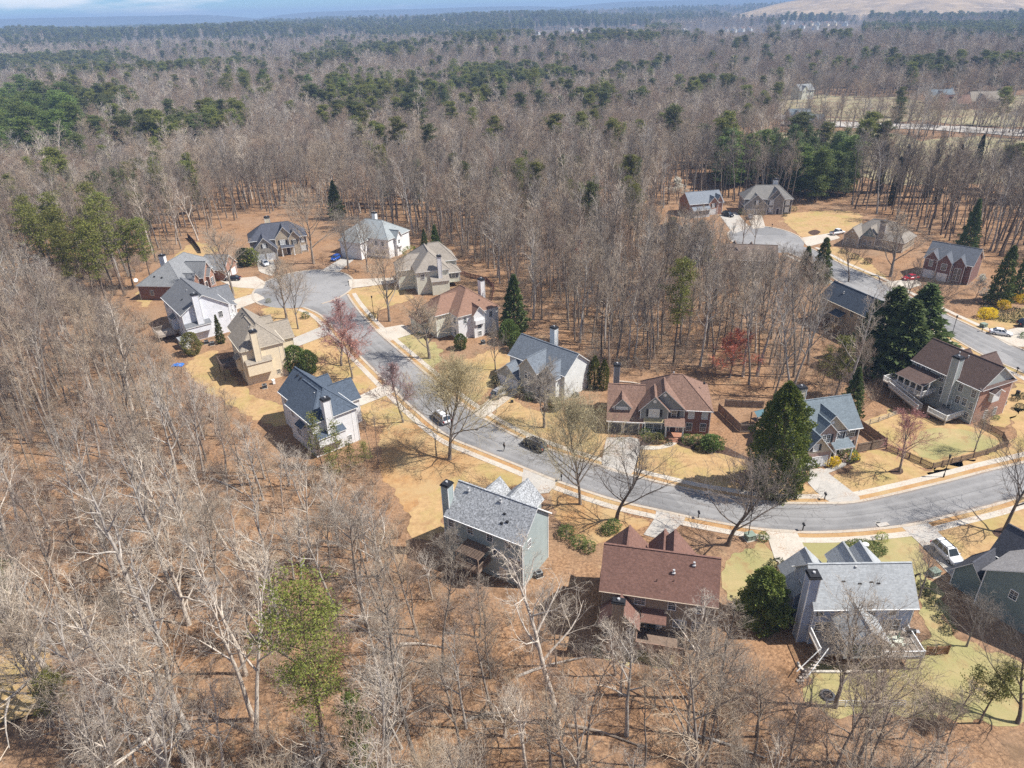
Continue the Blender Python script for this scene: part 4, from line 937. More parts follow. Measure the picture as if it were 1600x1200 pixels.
# --- tan house with big chimney
h = House('stone_house', 'low stone house with two front gables and a massive chimney near the white pickup', (1317,382), -45)
h.wall = ST_TAN; h.roofm = m_roof('taupe_shingle', (.24,.215,.185), .2)
h.block(0, 2.5, 17, 13, 3.4, 7.6, 'x', hip='lr'); h.block(0, -.4, 4.6, 6, 3.4, 6.0, 'y'); h.block(4.8, 1.5, 9, 7, 3.6, 6.6, 'y', gwall=S_TEAL); h.chimney(9.2, 2.2, 11.0, 3.9, 8.6, mat=m_stone('chimney_stone', (.22,.2,.18), (.36,.33,.29))); h.wins('S', -.4, [1.4, 3.2], .8); h.wins('S', 1.5, [6, 7.6], .8); h.wins('S', 2.5, [12.5, 15], .8); h.gvent('S', -.4, 2.3, 4.8, .25); h.win('S', 1.5, 6.9, 4.2, .5, .9)
# --- grey stone house
h = House('stone_house', 'grey stone two storey house with hip roof at the head of the second turning circle', (1161,336), -5.8)
h.wall = ST_GREY; h.roofm = m_roof('stone_grey_shingle', (.2,.19,.175), .25)
h.block(.2, 1.6, 17.4, 10.5, 5.8, 9.6, 'x', hip='lr'); h.block(8.6, 1.1, 14.4, 6, 5.8, 9.2, 'y'); h.block(10.6, .7, 14.2, 5, 5.7, 7.8, 'y'); h.block(.2, 0, 8.4, 6, 3.6, 7.4, 'y')
h.win('S', 0, 4.6, 3.9, .9, 1.4, 'blind', shut=True); h.win('S', 1.1, 9.9, 3.5, 1.3, 1.6, 'blind', shut=True); h.win('S', 1.6, 15.9, 3.4, 1.5, 1.6, 'blind', shut=True); h.win('S', 1.6, 15.9, .8, 1.5, 1.7, 'blind', shut=True); h.win('S', 1.1, 9.9, .9, 1.3, 1.6, 'blind', shut=True); h.door('S', .7, 12.4, .2); h.garage('S', 0, 2.5, 2.6, 2.1, GTAN); h.garage('S', 0, 6.0, 2.6, 2.1, GTAN); h.chimney(11.4, 7.5, 12.9, 8.8, 11.2, mat=S_WHITE)
# --- brick house with porch
h = House('brick_house', 'orange brick house with grey roof and white screened porch beside the black car', (1106,337), 12.9)
h.wall = BR_OR; h.roofm = R_BLG = m_roof('steel_shingle', (.19,.21,.235), .2)
h.block(-7, 1.2, 6.2, 10, 4.6, 7.8); h.block(.4, .6, 4.0, 5, 4.6, 6.6, 'y'); h.block(3.4, .9, 6.0, 5, 4.6, 7.0, 'y'); h.garage('S', .6, 2.2, 2.4, 2.1); h.win('S', .6, 2.2, 2.9, .9, 1.3, 'blind', shut=True)
h.block(-6.6, -1.6, -.2, 1.18, 2.9, 3.6, 'x', wall=S_WHITE, corners=False); h.wins('S', -1.6, [-5.6, -4.1, -2.6, -1.1], 1.0, w=1.1, h=1.4)
# --- two half hidden houses
h = House('siding_house', 'dark roofed house almost hidden by bare trees left of the second turning circle', (1030,372), 12, 5.0)
h.wall = S_TAUPE; h.roofm = R_CHAR; h.block(.3, .3, 12, 10, 4.8, 8.2, hip='lr'); h.wins('S', .3, [3, 6, 9], 3.0); h.wins('S', .3, [3, 6, 9], .7)
h = House('siding_house', 'brown roofed house with three small gables hidden below the second turning circle', (1134,404), -12, 5.5)
h.wall = S_TAUPE; h.roofm = m_roof('umber_shingle', (.17,.13,.105), .25); h.block(.3, .3, 14, 9, 5.4, 8.4); h.block(1, 3, 5, 10, 5.3, 7.8, 'y'); h.block(6, 3, 9.5, 10, 5.3, 7.6, 'y'); h.wins('S', .3, [2, 5, 9, 12], 3.4); h.wins('S', .3, [2, 5, 9, 12], .8); h.win('E', 14, 4, 3.2)

# ------------------------------------------------------------------ houses beyond the trees
FARH = [((1232,197),-3,13,9,6.5,9.5,S_BEIGE,R_SLATE,'beige house with blue grey roof standing behind tall bare trunks'),
 ((1264,200),-3,9,8,4.5,7.5,S_BEIGE,R_SLATE,'small beige wing house right of the larger beige house behind trunks'),
 ((1248,156),20,14,10,7,11,ST_PALE,R_MID,'pale two gabled house farther up behind the beige house'),
 ((1456,162),2,16,10,5,9,S_WHITE,R_SLATE,'white gabled house with slate roof far right'),
 ((1470,172),-4,19,11,4,9,S_TANS,R_BROWN,'long yellow gabled house with brown roof far right'),
 ((1516,170),-6,18,11,5,10.5,S_TANS,R_TAN,'yellow gabled house with tan roof right of the long brown roofed one'),
 ((302,192),8,15,10,4.5,8.5,S_BEIGE,R_TAN,'tan roofed house in a clearing within the upper left woods'),
 ((127,112),0,14,9,5,8,S_WHITE,R_MID,'white house glimpsed in the trees right of the dense pines'),
 ((290,102),4,15,9,5,8,ST_CREAM,R_TAN,'cream house glimpsed in the upper left woods'),
 ((645,128),0,16,9,4,6,S_WHITE,R_MID,'low white building behind the tall pine top centre'),
 ((685,129),0,10,9,4,6,S_WHITE,R_MID,'smaller low white building right of the other by the tall pine'),
 ((1043,143),0,14,9,5,7.5,S_WHITE,R_MID,'white house glimpsed in the woods upper right of centre'),
 ((905,133),0,10,8,4,6,S_WHITE,R_MID,'white cottage by the evergreen patch at top centre'),
 ((575,191),0,18,9,4,7,ST_WHITE,R_MID,'pale grey house deep in the bare woods at centre'),
 ((660,198),4,14,9,4,7,S_TANS,R_TAN,'tan house by the bare orange clearing at centre'),
 ((100,195),4,14,9,4,7,S_TANS,R_TAN,'tan house behind the dense pine stand')]
def ridge_point(u, v):
    best = None
    d = px0(u, 60, 0); a = math.atan2(d[0], d[1])
    for r in range(2300, 3200, 20):
        x, y = r*math.sin(a), r*math.cos(a); z = float(height(x, y)[0]); pv = proj((x, y, z))
        if best is None or abs(pv[1]-v) < best[0]: best = (abs(pv[1]-v), Vector((x, y, z)))
    return best[1]
def far_house(A, ang, w, dp, ze, zr, wall, roof, label, group=None, sc=1.0):
    h = House('distant_house', label, A if A[1] > 34 else (900, 60), ang, 0, group=group)
    if A[1] <= 34: h.root.location = ridge_point(*A)
    h.wall = wall; h.roofm = roof; h.root.scale = (sc,)*3
    h.block(0, 0, w, dp, ze, zr); h.block(w*.12, -1, w*.5, dp*.5, ze, ze+(zr-ze)*.8, 'y')
    for u in (.18, .42): h.win('S', -1, w*u, ze-2, 1.0, 1.5)
    for u in (.62, .75, .9): h.win('S', 0, w*u, ze-2, 1.0, 1.5); 
    for u in (.62, .9): h.win('S', 0, w*u, .8, 1.0, 1.6)
    h.win('E', w, dp*.5, ze-2, .9, 1.4); h.chimney(w-.1, dp*.6, w+.9, dp*.6+1.1, zr+.8)
    return h
for a in FARH: far_house(*a)
rnd.seed(3)
TOWN = [(893,50,7,ST_CREAM),(906,50,0,S_WHITE),(918,50,10,S_TANS),(930,51,-5,ST_CREAM),(943,52,5,ST_CREAM),(957,53,0,S_WHITE),(969,52,8,ST_CREAM),(840,55,0,S_WHITE),
 (1268,40,0,ST_CREAM),(1279,41,5,S_WHITE),(1292,41,-8,ST_CREAM),(1305,40,0,ST_CREAM),(1225,38,0,S_WHITE),(1240,39,6,S_WHITE),(1255,45,0,S_WHITE),(1275,47,-5,S_WHITE),(1322,41,0,S_WHITE),
 (1135,50,0,S_WHITE),(1148,51,4,S_WHITE),(1160,50,-4,S_WHITE),(1172,49,0,S_WHITE),(1070,52,0,S_WHITE),
 (582,25,0,S_WHITE),(598,24,5,S_WHITE),(614,23,0,S_WHITE),(630,22,-5,S_WHITE),(645,21,0,S_WHITE),(662,19,4,ST_CREAM),(678,19,0,ST_CREAM),(692,18,-4,ST_CREAM),(706,18,0,ST_CREAM)]
for u, v, a, w in TOWN:
    gi = 'left' if u < 760 else 'centre' if u < 1000 else 'right'
    txt = {'left': 'tiny pale house in the far row on the blue wooded ridge', 'centre': 'small cream house in the distant cluster by the apartment block', 'right': 'small white house in the distant subdivision below the bare hill'}[gi]
    far_house((u, v), a+52, 13, 9, 5.5, 9, w, rnd.choice([R_MID, R_TAN, R_BROWN]), txt, {'left': 'houses on the far ridge', 'centre': 'houses in the distant cluster', 'right': 'houses below the bare hill'}[gi], sc=1.25)
h = House('apartment_block', 'cream three storey apartment block on a tan bank in the distance', (985,46), 0, 0, cat='apartment building'); h.wall = ST_CREAM; h.roofm = R_BROWN; h.root.scale = (1.5,)*3
h.block(0, 0, 16, 9, 8, 10.5, hip='lr'); h.block(1, -1.5, 4, 4, 8, 10, 'y'); h.block(12, -1.5, 15, 4, 8, 10, 'y')
for zz in (1, 3.6, 6.2): h.wins('S', 0, [5.2, 7, 9, 10.8], zz); h.wins('S', -1.5, [2.5, 13.5], zz)
sheet('lawn', smooth(wpx([(975,55),(985,48),(1020,47),(1030,52),(1005,58)]), True, 3), .4, LAWN, 0, 'tan bank under the apartment block', step=6, drape=True)
# ================================================================== TREES
def rot_about(d, axis, a):
    return d*math.cos(a)+np.cross(axis, d)*math.sin(a)+axis*(axis@d)*(1-math.cos(a))
def bare_tree(seed, H, r0, form='forest', dens=1.0, bud=None, nlimb=12):
    """returns (trunk MB, crown MB, bud MB)"""
    R = np.random.RandomState(seed); T = MB(); Cn = MB(); Bd = MB()
    def perp(d):
        v = np.cross(d, R.randn(3)); return v/(math.sqrt(v@v)+1e-9)
    def walk(p, d, ln, n, wob, up):
        pts = [p]; 
        for i in range(n):
            d = d+R.randn(3)*wob+np.array([0, 0, up]); d = d/math.sqrt(d@d); p = p+d*ln/n; pts.append(p)
        return pts
    def at(pts, t):
        f = t*(len(pts)-1); i = min(int(f), len(pts)-2); q = pts[i]+(pts[i+1]-pts[i])*(f-i); d = pts[i+1]-pts[i]; return q, d/math.sqrt(d@d)
    if form == 'forest': c0, spread, lim = .38, .24, 1
    elif form == 'tall': c0, spread, lim = .52, .19, 1
    elif form == 'vase': c0, spread, lim = .2, .46, 1
    elif form == 'oval': c0, spread, lim = .2, .36, 1
    else: c0, spread, lim = .12, .5, 1
    tp = walk(np.zeros(3), np.array([R.randn()*.05, R.randn()*.05, 1.0]), H*(.97 if form in ('forest', 'tall') else .8), 9, .045 if form != 'vase' else .07, .03)
    tp[0] = tp[0]-np.array([0, 0, .5])
    T.tube(tp, [r0*(1.25 if i == 0 else 1)*(1-.9*(i/9)**.9)+.012 for i in range(10)], 7)
    az = R.rand()*6.28
    nl = int(nlimb)
    for k in range(nl):
        t = c0+(1-c0)*((k+R.rand()*.7)/nl)**.9; t = min(t, .97); q, d = at(tp, t)
        az += 2.4+R.randn()*.35; rel = (t-c0)/(1-c0)
        el = math.radians({'forest': 42, 'tall': 40, 'vase': 48, 'oval': 46}.get(form, 40)+R.randn()*9+rel*22)
        dd = np.array([math.cos(az)*math.cos(el), math.sin(az)*math.cos(el), math.sin(el)])
        ln = H*spread*(1.15-.72*rel)*(.8+.4*R.rand())*(1.25 if form == 'vase' else 1)
        rr = r0*.5*(1-.62*rel)*(.75+.4*R.rand())
        lp = walk(q, dd, ln, 5, .13, .07); T.tube(lp, [max(.02, rr*(1-.82*i/5)) for i in range(6)], 4)
        nb = max(3, int(round((7.5 if form != 'tall' else 6.5)*dens)))
        for b in range(nb):
            tb = .22+.78*(b+R.rand())/nb; q2, d2 = at(lp, min(tb, .99))
            a = math.radians(26+R.rand()*34); d3 = rot_about(d2, perp(d2), a); d3[2] += .16; d3 /= math.sqrt(d3@d3)
            l2 = ln*(.62-.3*tb)*(.75+.5*R.rand()); r2 = max(.015, rr*.42*(1-.5*tb))
            bp = walk(q2, d3, l2, 3, .16, .05); Cn.tube(bp, [r2, r2*.75, r2*.5, .012], 3)
            nt_ = max(3, int(round(6.5*dens)))
            for w in range(nt_):
                tw = .15+.85*(w+R.rand())/nt_; q3, d4 = at(bp, min(tw, .99))
                d5 = rot_about(d4, perp(d4), math.radians(24+R.rand()*36)); d5[2] += .12; d5 /= math.sqrt(d5@d5)
                l3 = max(.45, l2*(.6-.25*tw)*(.7+.6*R.rand())); wp = walk(q3, d5, l3, 2, .2, .05)
                Cn.tube(wp, [.016, .011, 0], 3, tip=True)
                for z in range(3):
                    q4, d6 = at(wp, .3+.69*R.rand()); d7 = rot_about(d6, perp(d6), math.radians(25+R.rand()*30))
                    e = q4+d7*l3*(.35+.4*R.rand()); u = perp(d7)*.0085; v = np.cross(d7, u)
                    i0 = Cn.vs([q4+u, q4-u*.5+v*.87, q4-u*.5-v*.87, e])
                    for fc in ((0, 1, 3), (1, 2, 3), (2, 0, 3)): Cn.f.append(tuple(i0+j for j in fc)); Cn.m.append(0)
                    if bud and R.rand() < bud:
                        for _ in range(2):
                            c = q4+(e-q4)*R.rand()+R.randn(3)*.06; s_ = .045+.035*R.rand()
                            Bd.face([c+R.randn(3)*s_, c+R.randn(3)*s_, c+R.randn(3)*s_])
    return T, Cn, Bd
def leaf_tris(mb, c, n, size, rad, R, flat=.8):
    P = np.asarray(c)+R.randn(n, 3)*rad*np.array([1, 1, flat])
    A = R.randn(n, 3); A /= np.linalg.norm(A, axis=1)[:, None]; B = np.cross(A, R.randn(n, 3)); B /= np.linalg.norm(B, axis=1)[:, None]+1e-9
    s = size*(.7+.6*R.rand(n))[:, None]
    for p, a, b, k in zip(P, A, B, s): mb.face([p-a*k*.5, p+b*k*.45, p+a*k*.5])
def pine_tree(seed, H, r0, c0=.45, spread=.17, dens=1.0, size=.34, nb=34, rnd_top=False):
    R = np.random.RandomState(seed); T = MB(); N = MB()
    tp = [np.array([0, 0, -.5])]; d = np.array([R.randn()*.03, R.randn()*.03, 1])
    for i in range(8):
        d = d+R.randn(3)*.025; d /= math.sqrt(d@d); tp.append(tp[-1]+d*(H+.5)/8)
    T.tube(tp, [r0*(1-.88*i/8) for i in range(9)], 7)
    az = 0
    for k in range(nb):
        rel = (k+R.rand())/nb; t = c0+(.985-c0)*rel; f = t*8; i = min(int(f), 7); q = tp[i]+(tp[i+1]-tp[i])*(f-i)
        az += 2.4+R.randn()*.4; ln = H*spread*(.25+.8*math.sqrt(max(0, 1-rel**3))*min(1, .45+rel))*(.6+.6*R.rand()) if rnd_top else H*spread*(math.sin(min(1, .3+rel*1.0)*math.pi)**.6*.8+.22)*(.55+.7*R.rand())
        el = math.radians(-5+50*rel+R.randn()*8); dd = np.array([math.cos(az)*math.cos(el), math.sin(az)*math.cos(el), math.sin(el)])
        e = q+dd*ln; mid = q+dd*ln*.55+np.array([0, 0, -.05*ln]); T.tube([q, mid, e], [.07*(1.2-rel), .045, .02], 3)
        nc = max(2, int(ln*2.1*dens))
        for c in range(nc):
            p = q+dd*ln*(.35+.7*(c+R.rand()*.6)/nc)+R.randn(3)*np.array([.32, .32, .2])*(.5+ln*.22)
            leaf_tris(N, p, int(26*dens), size, .34+.035*ln, R, .6)
    leaf_tris(N, tp[-1], int(40*dens), size, .4, R)
    return T, N
def cone_ever(seed, H, rad, n=7000, size=.3, shape='cone', base=.02):
    R = np.random.RandomState(seed); T = MB(); N = MB()
    T.tube([np.array([0, 0, -.4]), np.array([0, 0, H*.5]), np.array([0, 0, H*.93])], [rad*.07+.06, rad*.05+.03, .02], 6)
    ph = R.rand(12)*6.28
    def prof(t):
        if shape == 'cone': return (1-t)**.8*(.35+.65*min(1, t*7+.25))
        if shape == 'cypress': return (max(0, 1-t**2.6))**.8*(.72+.28*min(1, t*3.2))
        if shape == 'spade': return (max(0, 1-t))**.55*(.7+.3*min(1, t*4))
        if shape == 'ball': return math.sqrt(max(0, 1-(2*t-1)**2))
        if shape == 'column': return (1-t**4)**.7
        return (1-t)**.6
    for i in range(n):
        t = R.rand()**(1.25 if shape in ('cone', 'fir') else .95); a = R.rand()*6.2832
        lump = 1+.13*math.sin(3*a+ph[0]+t*9)+.1*math.sin(7*a+ph[1]-t*21)+.09*math.sin(13*a+ph[2]+t*33)
        if shape == 'cypress': lump *= 1+.1*math.sin(a*9+ph[5]+3*math.sin(t*7+ph[6]))+.08*math.sin(t*40+a*5+ph[7])
        if shape == 'spade': lump *= 1+.2*math.sin(t*17+ph[5]+2*math.sin(a*3+ph[6]))
        if shape in ('cone', 'fir'): lump *= 1+.22*math.sin(t*46+ph[3]+2*math.sin(a*2+ph[4]))
        rr = rad*prof(t)*lump*(.62+.4*R.rand()**.5)
        c = np.array([rr*math.cos(a), rr*math.sin(a), H*(base+(1-base)*t)])
        o = np.array([math.cos(a), math.sin(a), .35])+R.randn(3)*.6; o /= math.sqrt(o@o); s = size*(.6+.8*R.rand()); u = np.cross(o, R.randn(3)); u /= math.sqrt(u@u)+1e-9
        N.face([c-u*s*.4, c+u*s*.4, c+o*s])
    return T, N
def shrub(seed, H, rad, n=700, size=.16):
    return cone_ever(seed, H, rad, n, size, 'ball', -.12)
def brush(seed, H, n=7):
    R = np.random.RandomState(seed); B = MB()
    for k in range(n):
        a = R.rand()*6.28; p = np.array([math.cos(a)*.25*R.rand(), math.sin(a)*.25*R.rand(), -.1]); d = np.array([math.cos(a)*.4, math.sin(a)*.4, 1])+R.randn(3)*.2; d /= math.sqrt(d@d)
        pts = [p]; l = H*(.6+.5*R.rand())
        for i in range(3): d = d+R.randn(3)*.12; d /= math.sqrt(d@d); pts.append(pts[-1]+d*l/3)
        B.tube(pts, [.028, .022, .015, .006], 3)
        for w in range(11):
            f = .25+.75*R.rand(); i = min(int(f*3), 2); q = pts[i]+(pts[i+1]-pts[i])*(f*3-i); e = q+(d*.6+R.randn(3)*.6)*l*.3
            m_ = (q+e)/2+R.randn(3)*.08; B.tube([q, m_, e], [.014, .01, 0], 3, tip=True)
            for z in range(3):
                q2 = q+(e-q)*R.rand(); e2 = q2+(d*.5+R.randn(3)*.6)*l*.16; u = R.randn(3)*.008
                B.face([q2+u, q2-u, e2])
    return B
BARE = {}     # variant -> (height, trunk mesh, crown mesh, bud mesh or None)
def reg(name, H, tcb, bark, twig, budm=None):
    T, Cn, Bd = tcb
    BARE[name] = (H, T.mesh('trunk', bark, True), Cn.mesh('crown', twig), Bd.mesh('blossom', budm) if budm else None)
for i in range(5): reg('fp%d' % i, 22, bare_tree(10+i, 22, .3, 'forest', .84, nlimb=13), BARKL, TWIGL)
for i in range(5): reg('fg%d' % i, 21, bare_tree(20+i, 21, .24, 'forest', .9, nlimb=13), BARKG, TWIGG)
for i in range(3): reg('fb%d' % i, 20, bare_tree(30+i, 20, .2, 'forest', 1.05, nlimb=13), BARKG, TWIGB)
for i in range(2): reg('ft%d' % i, 24, bare_tree(40+i, 24, .24, 'tall', 1.0, nlimb=11), BARKG, TWIGG)
for i in range(2): reg('fd%d' % i, 23, bare_tree(50+i, 23, .25, 'tall', 1.0, nlimb=11), BARKD, TWIGD)
for i in range(3): reg('rg%d' % i, 18, bare_tree(150+i, 18, .24, 'oval', .95, nlimb=15), BARKG, TWIGG)
for i in range(2): reg('rb%d' % i, 18, bare_tree(155+i, 18, .22, 'oval', .95, nlimb=15), BARKG, TWIGB)
reg('rp0', 18, bare_tree(158, 18, .26, 'oval', .95, nlimb=14), BARKL, TWIGL)
reg('old', 20, bare_tree(61, 20, .42, 'vase', .8, nlimb=13), BARKL, TWIGL)
reg('vase', 15, bare_tree(62, 15, .24, 'vase', 1.15, nlimb=14), BARKG, TWIGG)
reg('vase2', 15, bare_tree(63, 15, .26, 'vase', 1.2, nlimb=13), BARKD, TWIGD)
reg('oval', 12, bare_tree(64, 12, .18, 'oval', 1.15, nlimb=15), BARKG, TWIGG)
reg('budding', 17, bare_tree(65, 17, .27, 'vase', 1.75, .2, nlimb=25), BARKG, TWIGY, m_leaf('pale_bud', (.3,.25,.14), (.38,.32,.19), (.46,.4,.25)))
reg('pink', 10, bare_tree(66, 10, .13, 'oval', 1.3, .1, nlimb=15), BARKG, TWIGP, PINKF)
reg('red', 9, bare_tree(67, 9, .12, 'oval', 1.3, .25, nlimb=14), BARKG, TWIGR, REDF)
reg('redtip', 12, bare_tree(68, 12, .17, 'oval', 1.15, .12, nlimb=15), BARKG, TWIGP, m_leaf('rose_bud', (.3,.12,.11), (.4,.2,.18), (.45,.28,.26)))
reg('whiteb', 9, bare_tree(69, 9, .13, 'oval', 1.1, 1.6, nlimb=13), BARKG, TWIGG, WHITEF)
EVER = {}
def rege(name, H, tn, leaf, bark=PINEBARK):
    T, N = tn; EVER[name] = (H, T.mesh('trunk', bark, True), N.mesh('crown', leaf))
for i in range(3): rege('pine%d' % i, 22, pine_tree(70+i, 22, .24, .46, .135, 1.15, .34, 38, True), NEEDLE)
for i in range(2): rege('round_pine%d' % i, 21, pine_tree(180+i, 21, .22, .34, .16, 1.3, .46, 40, True), NEEDLE)
rege('round_pine2', 21, pine_tree(182, 21, .22, .3, .16, 1.3, .46, 40, True), m_leaf('olive_needles', (.06,.075,.025), (.11,.125,.04), (.19,.2,.065)))
rege('bigpine', 24, pine_tree(80, 24, .25, .4, .15, 1.25, .24, 44, True), NEEDLE)
for i in range(2): rege('dpine%d' % i, 20, pine_tree(75+i, 20, .22, .22, .17, 1.1, .36, 44), NEEDLED)
for i in range(2): rege('lpine%d' % i, 20, pine_tree(85+i, 20, .22, .15, .14, 1.4, .36, 52, True), m_leaf('lush_needles', (.06,.1,.022), (.12,.17,.035), (.22,.26,.06)))
for i in range(2): rege('cedar%d' % i, 12, cone_ever(90+i, 12, 2.7, 5200, .42, 'cone'), NEEDLED)
rege('fir', 14, cone_ever(93, 14, 3.0, 6500, .42, 'fir'), BROAD)
rege('cypress', 20, cone_ever(95, 20, 5.1, 26000, .36, 'cypress', .0), CYPRESS)
rege('arbor', 7, cone_ever(96, 7, 1.25, 4500, .2, 'cypress', .0), CYPRESS)
rege('thin', 7, cone_ever(97, 7, 1.0, 3500, .2, 'cone', .0), CYPRESS)
rege('magnolia', 7, cone_ever(98, 7, 3.6, 14000, .28, 'spade', .0), m_leaf('magnolia_leaf', (.07,.11,.027), (.155,.205,.045), (.34,.36,.1), 1.2))
rege('sapling_pine', 8, pine_tree(99, 8, .07, .3, .16, 1.0, .24, 20), NEEDLE)
rege('ivy', 18, cone_ever(100, 18, 1.15, 5200, .34, 'column', .0), IVY)
for k, (n, sz, lf, nm) in {'bush_green': (900, .17, BROAD, 'bush_green'), 'bush_olive': (800, .15, OLIVE, 'o'), 'bush_yellow': (900, .17, YELLOW, 'y'), 'bush_white': (900, .17, WHITEF, 'w'), 'bush_dark': (900, .17, IVY, 'd'), 'bush_lime': (800, .15, m_leaf('lime_leaf', (.15,.19,.02), (.25,.3,.04), (.35,.4,.08)), 'l')}.items():
    rege(k, 2.0, shrub(110+len(k), 2.0, 1.25, n, sz), lf, BARKG)
rege('big_green', 5, cone_ever(130, 5, 2.3, 5200, .27, 'ball', -.1), BROAD); rege('big_olive', 5, cone_ever(131, 5, 2.3, 4200, .27, 'ball', -.1), OLIVE); rege('big_dark', 5, cone_ever(132, 5, 2.3, 4200, .27, 'ball', -.1), IVY)
def place_bare(var, loc, H, rz, label, cat='tree', group=None, name='bare_tree', lean=None, wide=1.0):
    H0, T, Cn, Bd = BARE[var]; s = H/H0; r = empty(name, loc, rz, (s*wide, s*wide, s)); tag(r, label, cat, group)
    if lean: r.rotation_euler = (lean[0], lean[1], rz)
    link(T, 'trunk', r); link(Cn, 'crown', r)
    if Bd: link(Bd, 'blossom', r)
    return r
def place_ever(var, loc, H, rz, label, cat='tree', group=None, name='evergreen_tree', wide=1.0):
    
    if var in ('bush_green', 'bush_olive', 'bush_dark') and H > 2.4: var = var.replace('bush', 'big')
    H0, T, N = EVER[var]; s = H/H0; r = empty(name, loc, rz, (s*wide, s*wide, s)); tag(r, label, cat, group)
    link(T, 'trunk', r); link(N, 'crown', r); return r
# ------------------------------------------------------------------ yard trees (base pixel, top row)
YARD = [
 ('budding',702,718,576,1.12,'large budding yellowish bare tree casting a fan shaped shadow on the leafy lawn'),
 ('oval',850,668,565,1.3,'upright bare tree with dark trunk in front of the white gabled house'),
 ('budding',907,788,630,.85,'tall budding bare tree at the kerb behind the dark minivan'),
 ('vase2',963,812,688,1.2,'dark spreading bare tree above a round green bush by the street'),
 ('vase2',1137,852,720,1.25,'wide dark bare tree on the lawn behind the taupe house'),
 ('redtip',1158,768,716,1.9,'low purplish bare tree left of the giant cypress'),
 ('redtip',1405,737,630,1.15,'reddish topped bare tree in a mulch ring by the fence corner'),
 ('vase',1522,706,640,.9,'small spreading bare tree in the picket fenced yard'),
 ('vase2',1568,832,690,1.0,'large dark bare tree in a mulch ring at the right edge'),
 ('pink',630,660,556,1.1,'pinkish budding tree beside the long concrete driveway'),
 ('red',551,592,511,1.3,'small orange red budding tree at the street edge'),
 ('pink',533,572,470,1.3,'pink budding tree behind the orange red one'),
 ('vase',609,502,388,1.1,'big grey bare tree on the lawn right of the turning circle'),
 ('oval',671,560,460,1.5,'dense grey bare tree in front of the reddish brown roofed house'),
 ('oval',448,498,402,1.2,'left one of two bare trees at the near side of the turning circle'),
 ('vase',466,514,412,.7,'right one of two bare trees at the near side of the turning circle'),
 ('oval',365,462,345,1.1,'bare tree on the lawn before the brick ranch house'),
 ('vase',490,412,300,1.15,'pale bare tree beside the dark roofed stone house'),
 ('oval',774,578,500,.8,'slender pale bare tree left of the white gabled house'),
 ('oval',1391,432,328,1.5,'rounded bare tree beside the second street near the red car'),
 ('vase2',1452,512,430,1.35,'low dark spreading bare tree over the second street'),
 ('vase2',1326,440,372,.9,'bare tree behind the navy roofed tan house'),
 ('ft0',591,722,628,.6,'tall thin bare trunk right of the white stucco house'),
 ('ft1',580,716,640,.6,'second thin bare trunk right of the white stucco house'),
 ('vase',545,420,335,1.2,'wide bare tree hiding the far white house'),
 ('vase',575,425,345,1.1,'brownish bare tree in front of the far white house'),
 ('vase',1160,385,330,.9,'bare tree on the left rim of the second turning circle'),
 ('vase',1178,386,318,.6,'narrow forked bare tree on the near rim of the second turning circle'),
 ('whiteb',1058,318,276,1.25,'white blossoming tree left of the brick house with porch'),
 ('whiteb',1522,472,425,.9,'white blossoming bush tree below the dark evergreens on the right'),
 ('red',1140,590,515,1.4,'bright red budding maple in the woods behind the brick house'),
 ('red',905,415,375,1.2,'small red budding tree in the middle woods'),
 ('oval',700,905,825,1.2,'pale bare tree against the dark rear wall of the blue grey house'),
 ('fp1',872,1130,862,1.1,'tall pale double crowned tree left of the taupe house'),
 ('fp0',1078,1090,920,1.25,'pale bare tree in front of the taupe house deck'),
 ('fg0',1115,1120,960,1.2,'grey bare tree right of the taupe house deck'),
 ('vase',1305,1105,940,1.0,'leaning bare tree in front of the sunroom'),
 ('vase',1340,1195,1010,.85,'multi stemmed brown bare tree at the lower right'),
 ('vase2',1590,1130,1000,1.0,'dark bare tree at the lower right edge'),
 ('vase',1435,935,860,1.0,'brownish bare shrub tree between the pale roofed house and the white car'),
 ('vase',1510,1010,935,1.0,'brown bare tree below the teal grey house'),
 ('old',262,1205,1000,1.15,'big pale twisted tree at the bottom left corner'),
 ('old',85,1110,905,1.1,'leaning pale tree at the left edge above the corner'),
 ('old',610,1205,1030,1.1,'bright white many limbed tree at the bottom centre left'),
 ('fp2',300,1150,880,1.1,'tall pale trunked tree rising from the bottom left woods'),
 ('fp0',232,985,720,1.1,'tall pale fork topped tree in the left woods'),
]
rnd.seed(11)
for var, u, v, tv, wd, lab in YARD:
    b = px(u, v); place_bare(var, b, tall(b, tv), rnd.random()*6.28, lab, name='bare_tree', wide=wd)
